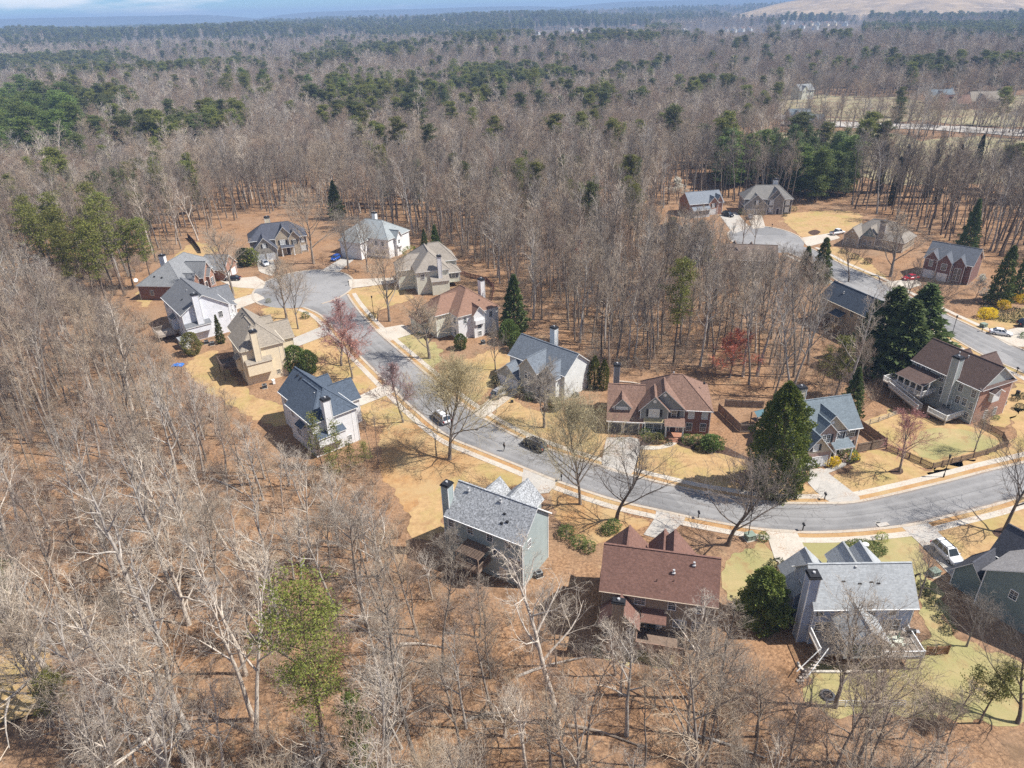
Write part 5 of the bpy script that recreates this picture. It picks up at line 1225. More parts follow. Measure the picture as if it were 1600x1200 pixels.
EVG = [
 ('cypress',1214,766,597,.86,'giant dense green cypress beside the pink brick house'),
 ('arbor',928,606,556,.95,'left and taller of the twin arborvitae by the white gable wall'), ('arbor',943,608,562,.9,'right one of the twin arborvitae by the white gable wall'),
 ('magnolia',1190,968,890,.8,'broad evergreen magnolia left of the light blue grey house'),
 ('bigpine',508,1200,895,.98,'lone foreground pine with a narrow bright green crown'),
 ('pine1',1052,568,405,1.0,'tall pine standing in the bare woods behind the white gabled house'),
 ('thin',346,536,492,1.0,'thin pointed cypress at the corner of the bright white house'),
 ('bush_green',463,580,541,.85,'left dark evergreen bush beside the cream stucco house'), ('bush_green',483,582,548,.8,'right dark evergreen bush beside the cream stucco house'),
 ('bush_olive',302,553,520,.8,'olive green bush under the bright white house'),
 ('fir',683,415,352,.7,'dark fir behind the pale stucco house'), ('cedar0',664,388,358,.9,'smaller dark cedar left of the fir behind the pale stucco house'),
 ('cedar1',804,520,430,1.0,'dark cedar behind the white gabled house roof'), ('bush_green',795,535,500,.8,'bright green bush left of the white gabled house roof'),
 ('cedar0',527,342,283,1.0,'dark cedar in the woods behind the turning circle'),
 ('bush_green',808,548,520,.9,'round dark bush at the left wall of the white gabled house'), ('bush_green',720,545,522,.8,'green bush against the white walled house with brown roof'),
 ('cedar0',1508,395,312,.8,'tall dark evergreen right of the dark brick house'), ('fir',1558,472,385,.85,'large dark evergreen above the yellow forsythia'), ('fir',1592,462,388,.9,'dark evergreen at the right edge above the forsythia'),
 ('cedar0',1376,575,450,1.7,'left evergreen of the dark clump by the second street'), ('cedar1',1425,565,445,1.7,'middle evergreen of the dark clump by the second street'), ('cedar0',1400,590,470,1.7,'front evergreen of the dark clump by the second street'), ('cedar1',1350,560,470,1.1,'leftmost low evergreen of the dark clump by the second street'),
 ('fir',1280,440,372,.95,'dark evergreen left of the navy roofed tan house'), ('cedar1',1255,438,385,1.1,'lower evergreen left of the navy roofed tan house'),
 ('cedar0',1090,410,345,1.6,'dark leaning evergreen below the brick house with porch'), ('cedar1',1065,408,352,1.4,'dark evergreen among bare trees left of the second turning circle'),
 ('pine2',1530,1130,1030,1.1,'small pine right of the light blue grey house'), ('sapling_pine',1505,1100,1040,1.2,'young pine by the lower right fence'),
 ('lpine0',575,1235,1085,.8,'green pine behind the white limbed tree at the bottom'), ('lpine1',18,985,790,.75,'pine cut off by the left edge'), ('pine0',100,1150,1050,1.3,'bushy pine near the bottom left corner'),
 ('sapling_pine',505,730,648,.9,'thin young pine in front of the white stucco house'), ('sapling_pine',530,735,660,.9,'second young pine in front of the white stucco house'), ('sapling_pine',548,740,690,1.3,'low young pine right of the white stucco house'), ('sapling_pine',575,728,690,1.4,'bushy young pine at the corner of the white stucco house'), ('sapling_pine',520,760,700,1.1,'green pine sapling below the white stucco house'),
 ('bush_lime',393,414,388,.8,'lime green bush at the left of the tan stone house'), ('bush_dark',384,415,388,.9,'dark purple bush left of the tan stone house'),
 ('cedar1',1325,655,575,.9,'small green evergreen behind the slate roofed brick house'), ('sapling_pine',1283,600,540,1.3,'young pine in the brush above the slate roofed brick house'),
 ('bush_lime',642,405,385,1.0,'lime shrub between the two far white houses'),
 ('thin',330,1185,1130,.1,'') ]
for var, u, v, tv, wd, lab in EVG:
    if not lab: continue
    b = px(u, v); nm = 'bush' if var.startswith('bush') else 'pine_tree' if 'pine' in var else 'evergreen_tree'
    o = place_ever(var, b, tall(b, tv), rnd.random()*6.28, lab, 'shrub' if nm == 'bush' else 'tree', name=nm, wide=wd)
    if var == 'cypress': o.rotation_euler = (0, -.05, 0)
for i, (u, v, lab) in enumerate([(1372,300,'leftmost ivy covered trunk by the pale field'),(1392,320,'second ivy covered trunk from the left by the pale field'),(1404,300,'ivy covered trunk with dark column of leaves in the middle of the row'),(1448,308,'ivy covered trunk right of the middle of the row'),(1462,318,'broad ivy covered trunk near the right evergreen'),(1485,300,'second ivy covered trunk from the right edge'),(1518,285,'ivy covered trunk closest to the right edge')]):
    b = px(u, v); H = tall(b, v-105); place_ever('ivy', b, H*.72, i, lab, name='ivy_tree'); place_bare('fd%d' % (i % 2), b+Vector((.35, .2, 0)), H, i*1.3, 'bare dark crown above the '+lab.replace(' by the pale field', '').replace(' with dark column of leaves', ''), name='bare_tree')
# shrubs along houses
SHR = [('bush_olive',1013,689,1.6,'left clipped round bush before the bay window of the brick house'),('bush_olive',1027,690,1.7,'right clipped round bush before the bay window of the brick house'),('bush_green',1008,681,1.6,'dark bush beside the garage corner of the brick house'),('bush_green',1033,684,1.5,'dark bush left of the brick porch'),
 ('bush_green',1074,692,1.7,'green bush right of the brick porch steps'),('bush_green',1090,694,1.9,'middle green bush right of the brick porch'),('bush_green',1108,702,2.9,'largest round green bush at the right corner of the brick house'),('bush_green',1117,700,2.4,'round bush at the far end of the brick house bed'),('bush_olive',1093,705,1.2,'small olive bush in the dark mulch of the brick house'),
 ('bush_yellow',1296,727,1.4,'left yellow bush of the hedge at the slate roofed house'),('bush_yellow',1304,725,1.4,'right yellow bush of the hedge at the slate roofed house'),('bush_green',1292,716,1.3,'trimmed green bush behind the yellow hedge'),('bush_green',1303,715,1.5,'second trimmed green bush behind the yellow hedge'),('bush_green',1327,718,1.9,'dark round bush right of the slate roofed porch'),('bush_yellow',1334,717,1.3,'yellow bush right of the slate roofed porch'),
 ('bush_yellow',1537,497,2.6,'large yellow forsythia nearest the second street'),('bush_yellow',1546,496,2.4,'yellow forsythia merging with the largest one'),('bush_yellow',1567,482,2.2,'middle yellow forsythia on the green bank'),('bush_yellow',1583,470,1.9,'upper yellow forsythia on the green bank'),('bush_yellow',1597,473,2.2,'yellow forsythia at the right edge'),
 ('bush_green',958,829,1.9,'round green bush under the dark tree by the street'),('bush_green',950,832,1.6,'green bush left of the one under the dark tree'),('bush_green',885,838,1.8,'dark bush at the corner of the blue grey house'),('bush_green',905,852,1.6,'green bush between the blue grey and taupe houses'),('bush_green',920,860,1.6,'green bush beside the taupe house roof'),
 ('bush_lime',1377,844,1.3,'small clipped bush on the lawn near the white car driveway'),('bush_dark',1213,893,2.0,'dark bush at the front corner of the light blue grey house'),('bush_green',1192,843,1.2,'round bush by the green utility box'),
 ('bush_green',815,612,1.4,'dark bush under the bay of the white gabled house'),('bush_green',828,624,1.5,'green bush before the putty gable'),('bush_olive',866,640,2.6,'ball shaped tree bush right of the dark trunk'),('bush_dark',775,598,1.6,'dark bush left of the white garage doors'),
 ('bush_green',478,497,1.7,'grey green bush at the turning circle kerb'),('bush_dark',582,497,1.5,'dark bush beside the mailbox at the turning circle'),('bush_olive',420,473,1.2,'low olive shrub by the turning circle'),
 ('bush_green',1600,528,1.4,'bush by the white car driveway'),('bush_dark',1592,640,1.3,'dark shrub at the brick end wall'),('bush_dark',1586,625,1.2,'second dark shrub at the brick end wall'),('bush_dark',1598,622,1.1,'third dark shrub at the brick end wall'),('bush_green',1536,662,.8,'low green groundcover bush under the brick end wall'),('bush_green',1556,655,.8,'low green groundcover bush along the brick end wall'),
 ('bush_dark',1440,918,1.1,'first dark shrub along the path of the light blue grey house'),('bush_dark',1446,926,1.1,'second dark shrub along the path of the light blue grey house'),('bush_dark',1452,933,1.1,'third dark shrub along the path of the light blue grey house'),('bush_dark',1460,948,1.2,'fourth dark shrub along the path of the light blue grey house'),('bush_dark',1472,968,1.2,'fifth dark shrub beside the brown bare tree'),('bush_dark',1482,987,1.1,'sixth dark shrub at the lower end of the row'),
 ('bush_olive',1190,336,1.6,'olive bush before the grey stone house'),('bush_olive',1240,330,1.8,'bush at the right corner of the grey stone house'),('bush_dark',1226,338,1.2,'reddish dark bush before the grey stone house'),('bush_green',1160,335,2.2,'dark green bush between the brick and stone houses'),
 ('bush_green',322,443,1.3,'first round bush at the brick ranch house'),('bush_green',328,442,1.2,'second round bush at the brick ranch house'),('bush_green',334,441,1.2,'third round bush at the brick ranch house'),('bush_dark',1045,694,1.0,'small bush beside the brick porch path'),
 ('bush_dark',1318,395,1.6,'grey shrub before the low stone house'),('bush_dark',1335,405,1.8,'large grey shrub before the low stone house'),('bush_dark',1355,412,1.8,'shrub mass right of the low stone house gables')]
for var, u, v, H, lab in SHR: place_ever(var, px(u, v), H, rnd.random()*6.28, lab, 'shrub', name='bush', wide=1.0+.2*rnd.random())
GC = px(1372, 858); 
gcv = MB(); _r = np.random.RandomState(5)
for i in range(2600):
    a = _r.rand()*6.28; q = math.sqrt(_r.rand()); leaf_tris(gcv, (q*3.4*math.cos(a), q*2.1*math.sin(a), .2+.25*(1-q)), 1, .22, .05, _r)
o = tag(gcv.obj('ground_cover', BROAD), 'oval green juniper bed on the front lawn', kind='stuff'); o.location = GC-Vector((2.2, 0, 0))
gcv = MB()
for i in range(5200):
    leaf_tris(gcv, (_r.rand()*13-6.5, _r.rand()*12-6, .15), 1, .3, .12, _r)
o = tag(gcv.obj('ground_cover', SHADE_H), 'dark green ivy bank below the forsythia', kind='stuff'); o.location = px(1578, 492); o.rotation_euler = (0, 0, -.5)
# ------------------------------------------------------------------ pine groups
def scatter_px(poly, n, seed, mind=0):
    r = random.Random(seed); us = [p[0] for p in poly]; vs = [p[1] for p in poly]; P = np.array(poly, float); out = []; k = 0
    while len(out) < n and k < 8000:
        k += 1; u = r.uniform(min(us), max(us)); v = r.uniform(min(vs), max(vs))
        if bool(inpoly(P, [u], [v])[0]):
            b = px(u, v)
            if all((b-q).length > mind for q in out): out.append(b)
    return out
def pines(poly, n, seed, mind, variants, Hr, label, group, wide=1.0):
    for i, b in enumerate(scatter_px(poly, n, seed, mind)):
        place_ever(variants[i % len(variants)], b, rnd.uniform(*Hr), rnd.random()*6.28, label, group=group, name='pine_tree', wide=wide*rnd.uniform(.85, 1.15))
pines([(-30,178),(60,168),(110,185),(150,235),(100,262),(0,262),(-40,240)], 42, 1, 5.0, ['lpine0','lpine1'], (21,28), 'lush green pine of the dense stand at the upper left edge', 'dense pine stand at the left', 2.1)
pines([(1120,268),(1200,262),(1320,268),(1330,318),(1265,322),(1240,300),(1150,296),(1120,300)], 50, 2, 3.0, ['dpine0','dpine1','lpine0'], (16,21), 'dark green pine in the stand behind the grey stone house', 'dark pines behind the stone house', 1.9)
pines([(50,415),(200,405),(240,450),(215,500),(120,500),(60,470)], 13, 3, 5.5, ['pine0','pine1','pine2'], (20,26), 'tall yellow green pine left of the brick ranch house', 'pines left of the brick ranch house', 1.15)
pines([(170,360),(250,360),(240,400),(180,400)], 4, 4, 5, ['dpine0','dpine1'], (18,24), 'dark pine at the wood edge above the brick ranch house', 'dark pines above the brick ranch house', 1.2)
pines([(490,150),(650,150),(700,175),(590,175),(480,175)], 9, 5, 8, ['pine0','dpine0','lpine0'], (22,30), 'tall pine of the cluster at top centre left', 'pines at top centre left', 1.5)
pines([(330,150),(450,150),(440,175),(340,175)], 7, 6, 8, ['pine1','lpine1','pine0'], (20,27), 'yellow green pine in the upper left bare woods', 'pines in the upper left woods', 1.5)
pines([(700,165),(800,165),(800,210),(690,190)], 9, 7, 6, ['dpine1','lpine0','pine2'], (17,24), 'pine of the cluster by the low white buildings', 'pines by the low white buildings', 1.5)
pines([(220,330),(290,330),(300,390),(210,380)], 5, 8, 6, ['pine0','pine2'], (15,20), 'small pine scattered near the brick ranch back yard', 'small pines near the ranch house', 1.1)
for u, v, tv, var, lab in [(712,150,80,'pine0','tall rounded pine sticking out above the woods at top centre'),(1340,118,82,'dpine0','round dark pine in the grey woods at upper right'),(1550,140,98,'dpine1','broad dark pine at the upper right edge'),(1145,100,62,'lpine0','bright pine on the crest right of centre'),(1068,225,185,'pine0','small pine among bare trunks right of centre'),(740,232,168,'pine1','yellowish pine by the orange clearing'),(255,275,215,'pine2','thin pine in the left woods'),(245,330,248,'pine0','yellow green pine left of the centre woods'),(60,305,245,'pine1','small yellow crowned pine at the far left'),(12,470,365,'pine2','pine at the left edge beside the bare woods'),(830,365,305,'pine0','thin crowned pine in the middle woods'),(835,180,85,'pine1','small pine at the top of the bare woods')]:
    b = px(u, v); place_ever(var, b, min(32, tall(b, tv)), rnd.random()*6, lab, name='pine_tree', wide=1.3)

# ------------------------------------------------------------------ deciduous woodland
CLEAR = [np.array([px(*p)[:2] for p in P]) for P in FARL] + [np.array([px(*p)[:2] for p in P]) for P in ([(1200,160),(1640,140),(1640,300),(1500,290),(1390,285),(1330,240),(1200,240)],)]
ROADS_FAR = CLEAR[-1]
PINEZ = [np.array([px(*p)[:2] for p in P]) for P in ([(-40,172),(60,160),(125,180),(165,238),(110,272),(-40,275)], [(1112,262),(1200,256),(1330,260),(1340,318),(1265,326),(1240,304),(1150,300),(1112,302)])]
R = np.random.RandomState(21)
pts = []
def grid(r0, r1, sp, half=41):
    n = int((2*r1/sp)**2); 
    xs = np.arange(-r1, r1, sp); ys = np.arange(20, r1, sp); X, Y = np.meshgrid(xs, ys); X = X+R.uniform(-.48, .48, X.shape)*sp; Y = Y+R.uniform(-.48, .48, Y.shape)*sp
    X = X.ravel(); Y = Y.ravel(); r = np.hypot(X, Y); a = np.degrees(np.arctan2(X, Y)); k = (r >= r0) & (r < r1) & (np.abs(a) < half)
    return X[k], Y[k]
X, Y = grid(31, 330, 4.3, 46)
d = outd(X, Y)
keep = d > 2.2
keep &= ~((R.rand(len(X)) < .2)&(np.hypot(X,Y)<165)&(X<5)); keep &= R.rand(len(X)) > .18
fld = inpoly(ROADS_FAR, X, Y); keep &= ~(fld & (R.rand(len(X)) < .5))
for c in PINEZ: keep &= ~(inpoly(c, X, Y) & (R.rand(len(X)) < .93))
for c in CLEAR[:-1]: keep &= ~(inpoly(c, X, Y) & (R.rand(len(X)) < .8))
TAKEN = np.array([px(u, v)[:2] for _, u, v, *_x in YARD+EVG])
X, Y = X[keep], Y[keep]
kd = np.array([np.min(np.hypot(TAKEN[:, 0]-x, TAKEN[:, 1]-y)) for x, y in zip(X, Y)]); X, Y = X[kd > 1.6], Y[kd > 1.6]
Z = height(X, Y)
vis = []
for x, y, z in zip(X, Y, Z):
    u, v = proj((x, y, z+10)); vis.append(-90 < u < 1690 and v < 1330)
vis = np.array(vis); order = np.argsort(np.hypot(X, Y)); near = [i for i in order if vis[i]][:236]
nearset = set(near)
LIMU = [-100,0,200,330,400,470,560,640,700,760,860,930,1000,1130,1250,1300,1440,1600,1700]
LIMV = [300,330,480,585,640,695,740,800,885,910,905,935,990,1005,1015,1045,1065,1045,1040]
def place_name(u, v):
    if v > 930: return 'bottom left' if u < 420 else 'bottom centre' if u < 950 else 'bottom right'
    return 'left edge' if u < 330 else 'left centre' if u < 720 else 'right centre'
for i in near:
    x, y, z = X[i], Y[i], Z[i]; q = R.rand(); left = x < -5
    pool = ['fp0','fp1','fp2','fp3','fp4','old'] if (q < (.5 if left else .28)) else ['fg0','fg1','fg2','fg3','fg4','ft0','ft1','rg0','vase'] if q < .76 else ['fb0','fb1','fb2','rb0']
    var = pool[R.randint(len(pool))]
    H = (13+11*R.rand()) if var not in ('old', 'rg0', 'rb0', 'vase') else 10+7*R.rand()
    if R.rand() < .28: H *= .58
    bu, bv = proj((x, y, z))
    if bv > 1000 and 405 < proj((x, y, z+12))[0] < 570: continue
    lim = float(np.interp(bu, LIMU, LIMV))
    if bv > lim: H = min(H, tall((x, y, z), lim+R.rand()*25))
    if H < 4.5: continue
    wk = 'pale barked' if var in ('fp0','fp1','fp2','fp3','fp4','old') else 'brown twigged' if var in ('fb0','fb1','fb2','rb0') else 'grey'
    pn = place_name(*proj((x, y, z+H*.6)))
    place_bare(var, (x, y, z), H, R.rand()*6.28, wk+' leafless tree in the woods at the '+pn, group=wk+' woodland trees at the '+pn, lean=(R.randn()*.07, R.randn()*.07), wide=(.8+.35*R.rand())*min(1.5, max(1, 13/H)**.5))
# ---- instanced remainder
def scatter_nodes(name, P, idx, rot, scl, protos, label, wide=1.0):
    col = bpy.data.collections.new(name+'_sources')
    for k, (a, parts) in enumerate(protos):
        me = bpy.data.meshes.new(a); bm = bmesh.new(); mats = []
        for pm in parts:
            base = len(mats); mats += list(pm.materials); n0 = len(bm.faces); bm.from_mesh(pm); bm.faces.ensure_lookup_table()
            for f in bm.faces[n0:]: f.material_index += base
        bm.to_mesh(me); bm.free()
        for m_ in mats: me.materials.append(m_)
        o = bpy.data.objects.new('%02d_%s' % (k, a), me); col.objects.link(o)
    me = bpy.data.meshes.new(name); me.from_pydata(P.tolist(), [], [])
    for nm, ty, val in (('idx', 'INT', idx), ('rot', 'FLOAT', rot), ('scl', 'FLOAT', scl)):
        at = me.attributes.new(nm, ty, 'POINT'); at.data.foreach_set('value', val.tolist())
    ob = link(me, name); tag(ob, label, kind='stuff')
    ng = bpy.data.node_groups.new(name+'_scatter', 'GeometryNodeTree')
    ng.interface.new_socket('Geometry', in_out='INPUT', socket_type='NodeSocketGeometry'); ng.interface.new_socket('Geometry', in_out='OUTPUT', socket_type='NodeSocketGeometry')
    gi = ng.nodes.new('NodeGroupInput'); go = ng.nodes.new('NodeGroupOutput'); ip = ng.nodes.new('GeometryNodeInstanceOnPoints'); ci = ng.nodes.new('GeometryNodeCollectionInfo')
    ci.inputs[0].default_value = col; ci.inputs[1].default_value = True; ci.inputs[2].default_value = True
    def na(nm, ty):
        n = ng.nodes.new('GeometryNodeInputNamedAttribute'); n.data_type = ty; n.inputs[0].default_value = nm; return n.outputs[0]
    cx = ng.nodes.new('ShaderNodeCombineXYZ'); ng.links.new(na('rot', 'FLOAT'), cx.inputs[2]); sx = ng.nodes.new('ShaderNodeCombineXYZ'); s_ = na('scl', 'FLOAT')
    wm = ng.nodes.new('ShaderNodeMath'); wm.operation = 'MULTIPLY'; wm.inputs[1].default_value = wide; ng.links.new(s_, wm.inputs[0])
    for i in range(3): ng.links.new(wm.outputs[0] if i < 2 else s_, sx.inputs[i])
    ng.links.new(gi.outputs[0], ip.inputs['Points']); ng.links.new(ci.outputs[0], ip.inputs['Instance']); ip.inputs['Pick Instance'].default_value = True
    ng.links.new(na('idx', 'INT'), ip.inputs['Instance Index']); ng.links.new(cx.outputs[0], ip.inputs['Rotation']); ng.links.new(sx.outputs[0], ip.inputs['Scale'])
    ng.links.new(ip.outputs[0], go.inputs[0]); md = ob.modifiers.new('scatter', 'NODES'); md.node_group = ng
    return ob
BP = ['fp0','fp1','fp2','fg0','fg1','fg2','fb0','fb1','fb2','ft0','ft1','fd0','fd1']
PP = ['round_pine0','round_pine1','round_pine2','pine0','lpine0','dpine0']
RP = ['rp0','rg0','rg1','rg2','rb0','rb1']
protos = [(k, [m_ for m_ in BARE[k][1:3]]) for k in BP] + [(k, list(EVER[k][1:3])) for k in PP]+[(k, [m_ for m_ in BARE[k][1:3]]) for k in RP]
mid = np.array([i for i in range(len(X)) if i not in nearset])
MX, MY, MZ = X[mid], Y[mid], Z[mid]
n = len(MX); q = R.rand(n)
idx = np.where(q < .2, R.randint(0, 3, n), np.where(q < .5, R.randint(3, 6, n), np.where(q < .72, R.randint(6, 9, n), np.where(q < .9, R.randint(9, 11, n), R.randint(11, 13, n)))))
rt = (MX > 60) & (MY > 190); idx = np.where(rt & (R.rand(n) < .7), R.randint(9, 13, n), idx)
ev = (vnoise(MX, MY, 60, 12) > .8) & (R.rand(n) < .12); idx = np.where(ev, 13+R.randint(0, 6, n), idx)
MS = .72+.42*R.rand(n); ok = np.ones(n, bool)
for j in range(n):
    bu, bv = proj((MX[j], MY[j], MZ[j])); lim = float(np.interp(bu, [1000,1030,1110,1125,1262,1275,1345,1360,1440,1700], [280,330,340,388,388,515,520,565,600,600])) if (bu > 1000 and bv > 395) else (float(np.interp(bu, LIMU, LIMV)) if bv > 420 else 0)
    if lim and bv > lim:
        hm_ = tall((MX[j], MY[j], MZ[j]), lim+R.rand()*15); MS[j] = min(MS[j], hm_/21.0); ok[j] = hm_ > 4
MX, MY, MZ, MS, idx = MX[ok], MY[ok], MZ[ok], MS[ok], idx[ok]; n = len(MX)
scatter_nodes('bare_woodland', np.stack([MX, MY, MZ], 1), idx, R.rand(n)*6.28, MS, protos, 'leafless grey brown woods behind the houses')
CORR = []
for lo_, hi_, rows in ((815, 1000, [(u, v) for u, v, a, w in TOWN if 800 < u < 1000]+[(985, 46)]), (1060, 1190, [(u, v) for u, v, a, w in TOWN if 1000 < u < 1200]), (1215, 1335, [(u, v) for u, v, a, w in TOWN if 1200 < u]), (575, 715, [(u, v) for u, v, a, w in TOWN if u < 760])):
    q_ = [px(u, v) if v > 34 else ridge_point(u, v) for u, v in rows]; an = [math.atan2(c.x, c.y) for c in q_]; ds = [math.hypot(c.x, c.y) for c in q_]
    CORR.append((min(an)-.006, max(an)+.02, min(ds)*(.62 if lo_ > 700 else .955), max(ds)+(40 if lo_ > 700 else 8)))
def far(r0, r1, sp, sc0, sc1, name, label, evth, half=39):
    X, Y = grid(r0, r1, sp, half); k = ~inpoly(ROADS_FAR, X, Y) | (R.rand(len(X)) < .4)
    for c in CLEAR[:-1]: k &= ~(inpoly(c, X, Y) & (R.rand(len(X)) < .8))
    for c in PINEZ: k &= ~inpoly(c, X, Y)
    k &= np.hypot((X-1650)/900, (Y-3150)/560) > 1
    aa = np.arctan2(X, Y); rr_ = np.hypot(X, Y); low = np.zeros(len(X), bool)
    for a0, a1, d0, d1 in CORR: low |= (aa > a0) & (aa < a1) & (rr_ > d0) & (rr_ < d1)
    k &= ~low | (R.rand(len(X)) < .12)
    lowk = low[k]; X, Y = X[k], Y[k]; Z = height(X, Y); n = len(X)
    fs = 1 if r0 < 800 else 2.2
    e = vnoise(X, Y, 38*fs, 12)*.4+vnoise(X, Y, 120*fs, 13)*.4+vnoise(X, Y, 420*fs, 14)*.2+np.where(X < 0, .05, -.03)*(np.hypot(X, Y) < 1300)
    r = np.hypot(X, Y); ridge = np.exp(-((X+1500)/1300)**2-((Y-2350)/420)**2)+np.exp(-((X+250)/800)**2-((Y-3100)/420)**2)+1.2*np.exp(-((X-900)/420)**2-((Y-1500)/330)**2)
    ever = (e+ridge*.28 > evth) & (R.rand(n) < .8) | (R.rand(n) < .03)
    q = R.rand(n); idx = np.where(q < .1, R.randint(0, 3, n), np.where(q < .25, R.randint(3, 9, n), 19+R.randint(0, 6, n)))
    idx = np.where(ever, 13+R.randint(0, 3, n), idx)
    scatter_nodes(name, np.stack([X, Y, Z], 1), idx, R.rand(n)*6.28, (sc0+(sc1-sc0)*R.rand(n))*np.where(lowk, .42, 1), protos, label, 1.35)
far(330, 900, 7.2, .75, 1.15, 'far_woodland', 'bare hardwood forest with scattered pines in the middle distance', .665)
far(900, 2200, 11.5, .95, 1.35, 'distant_woodland', 'hazy mixed forest stretching to the ridge', .64)
far(2200, 6500, 26, 1.1, 1.7, 'horizon_woodland', 'blue hazy forest at the horizon', .56)
# ---- understory
bp = [('brush%d' % i, [brush(200+i, 2.6+i*.7, 9).mesh('brush', TWIGB if i % 2 else TWIGG)]) for i in range(4)]
X, Y = grid(31, 260, 2.6, 44); d = outd(X, Y); k = (d > .8) & (vnoise(X, Y, 18, 31)+R.rand(len(X))*.5 > .5); X, Y = X[k], Y[k]; n = len(X)
scatter_nodes('understory_brush', np.stack([X, Y, height(X, Y)], 1), R.randint(0, 4, n), R.rand(n)*6.28, .5+.8*R.rand(n), bp, 'tangled leafless undergrowth on the woodland floor')
# ================================================================== VEHICLES
TYRE = m_plain('tyre_rubber', (.02,.02,.02), .9); RIM = m_plain('rim_alloy', (.45,.45,.46), .3, .5, metal=.6); LAMP = m_plain('lamp_glass', (.6,.6,.58), .15, .6); TAIL = m_plain('tail_lamp', (.35,.02,.02), .2, .6); PLASTIC = m_plain('black_plastic', (.03,.03,.03), .6)
def paint(name, c):
    t = NT(name); v = t.noise(t.coord('Object'), 2, 3); return t.done(t.mix(t.mrange(v, .3, .7), tuple(x*.92 for x in c), tuple(min(1, x*1.06) for x in c)), .22, spec=.6)
def car(kind, label, u, v, head, col, cat='car', name=None):
    """head = pixel the nose points to"""
    S = {'suv': (4.75, 1.88, .52, 1.0, 1.78, (1.25, .55, -1.75, -2.25)), 'van': (5.05, 1.95, .48, 1.02, 1.74, (1.75, .75, -1.95, -2.4)), 'sedan': (4.75, 1.8, .42, .92, 1.45, (1.05, .35, -1.05, -1.75)), 'pickup': (5.6, 1.95, .55, 1.05, 1.8, (1.3, .7, -.55, -.85)), 'hatch': (4.3, 1.78, .45, .95, 1.55, (1.2, .45, -1.4, -2.0))}[kind]
    Ln, Wd, zb, bl, zr, cab = S; hl = Ln/2; b = px(u, v); hd = px(*head); a = math.atan2(hd.y-b.y, hd.x-b.x)
    r = empty(name or {'suv': 'suv', 'van': 'minivan', 'sedan': 'sedan', 'pickup': 'pickup_truck', 'hatch': 'hatchback'}[kind], (b.x, b.y, b.z+.07), a); tag(r, label, cat)
    hood = bl-.08 if kind != 'van' else bl+.02
    st = [(hl, .62, .5, .35), (hl-.12, .86, hood-.22, .28), (hl-.75, .97, hood-.05, .24), (cab[0]+.05, 1.0, bl, .24), (0, 1.0, bl+.02, .24), (cab[3]+.1 if kind != 'pickup' else -1.0, 1.0, bl+.04, .24), (-hl+.25, .97, bl+.02 if kind in ('suv', 'van', 'hatch', 'pickup') else bl-.02, .3), (-hl, .84, bl-.12, .4)]
    m = MB(); prev = None
    for x, w, zt, z0 in st:
        y = Wd/2*w; ring = m.vs([(x, -y*.96, z0), (x, -y, (z0+zt)*.5), (x, -y*.97, zt-.08), (x, -y*.88, zt), (x, y*.88, zt), (x, y*.97, zt-.08), (x, y, (z0+zt)*.5), (x, y*.96, z0)])
        if prev is not None:
            for i in range(8): m.f.append((prev+i, ring+i, ring+(i+1) % 8, prev+(i+1) % 8)); m.m.append(0)
        else: m.f.append(tuple(ring+i for i in range(8))); m.m.append(0)
        prev = ring
    m.f.append(tuple(prev+7-i for i in range(8))); m.m.append(0)
    body = m.obj('body', col, r, True)
    # greenhouse
    y0, y1 = Wd/2*.86, Wd/2*.7; x0, x1, x2, x3 = cab; g = MB(); zt = zr-.04
    A = [(x0, -y0, bl), (x1, -y1, zt), (x2, -y1, zt), (x3, -y0, bl)]; B = [(p[0], -p[1], p[2]) for p in A]
    g.face([A[0], A[3], A[2], A[1]]); g.face([B[0], B[1], B[2], B[3]]); g.face([A[0], A[1], B[1], B[0]]); g.face([A[2], A[3], B[3], B[2]])
    g.obj('windows', GLASS, r)
    p = MB()
    rf = [(x1+.04, -y1-.02), (x1+.04, y1+.02), (x2-.04, y1+.02), (x2-.04, -y1-.02)]; p.prism(rf, zt-.02, zt+.05)
    for sgn in (-1, 1):
        for (xa, xb) in ((x0, x1), (x3, x2)): p.bar((xa, sgn*y0, bl), (xb, sgn*(y1+.01), zt), .09, .07)
        for f in ((.36, .36), (.7, .72)): xa = x0+(x3-x0)*f[0]; xb = x1+(x2-x1)*f[1]; p.bar((xa, sgn*(y0+.005), bl), (xb, sgn*(y1+.015), zt), .1, .05)
    p.obj('roof', col, r)
    if kind in ('suv', 'van'):
        k = MB()
        for sgn in (-1, 1): k.bar((x1, sgn*y1*.9, zt+.1), (x2, sgn*y1*.9, zt+.1), .05, .06)
        for xx in (x1-.4, x2+.5): k.bar((xx, -y1*.9, zt+.12), (xx, y1*.9, zt+.12), .06, .04)
        k.obj('roof_rack', RIM if label.startswith('dark') else PLASTIC, r)
    if kind == 'pickup':
        k = MB(); k.box(-hl+.15, -Wd/2*.8, bl+.045, -.95, Wd/2*.8, bl+.06); k.obj('truck_bed', PLASTIC, r)
    for sgn in (-1, 1):
        for xx in (hl-.95, -hl+.95):
            w = MB(); yy = sgn*(Wd/2-.1); w.bar((xx, yy-.12, .33), (xx, yy+.12, .33), .66, .66, n=14); o = w.obj('wheel', TYRE, r)
            w = MB(); e = sgn*.125; w.bar((xx, yy+e-.01, .33), (xx, yy+e+.01, .33), .42, .42, n=10); w.obj('rim', RIM, o)
        w = MB(); w.box(hl-.28, sgn*Wd*.33-.16, hood-.33, hl-.03, sgn*Wd*.33+.16, hood-.17); w.obj('headlight', LAMP, r)
        w = MB(); w.box(-hl-.03, sgn*Wd*.4-.1, bl-.32, -hl+.16, sgn*Wd*.4+.1, bl-.02); w.obj('tail_light', TAIL, r)
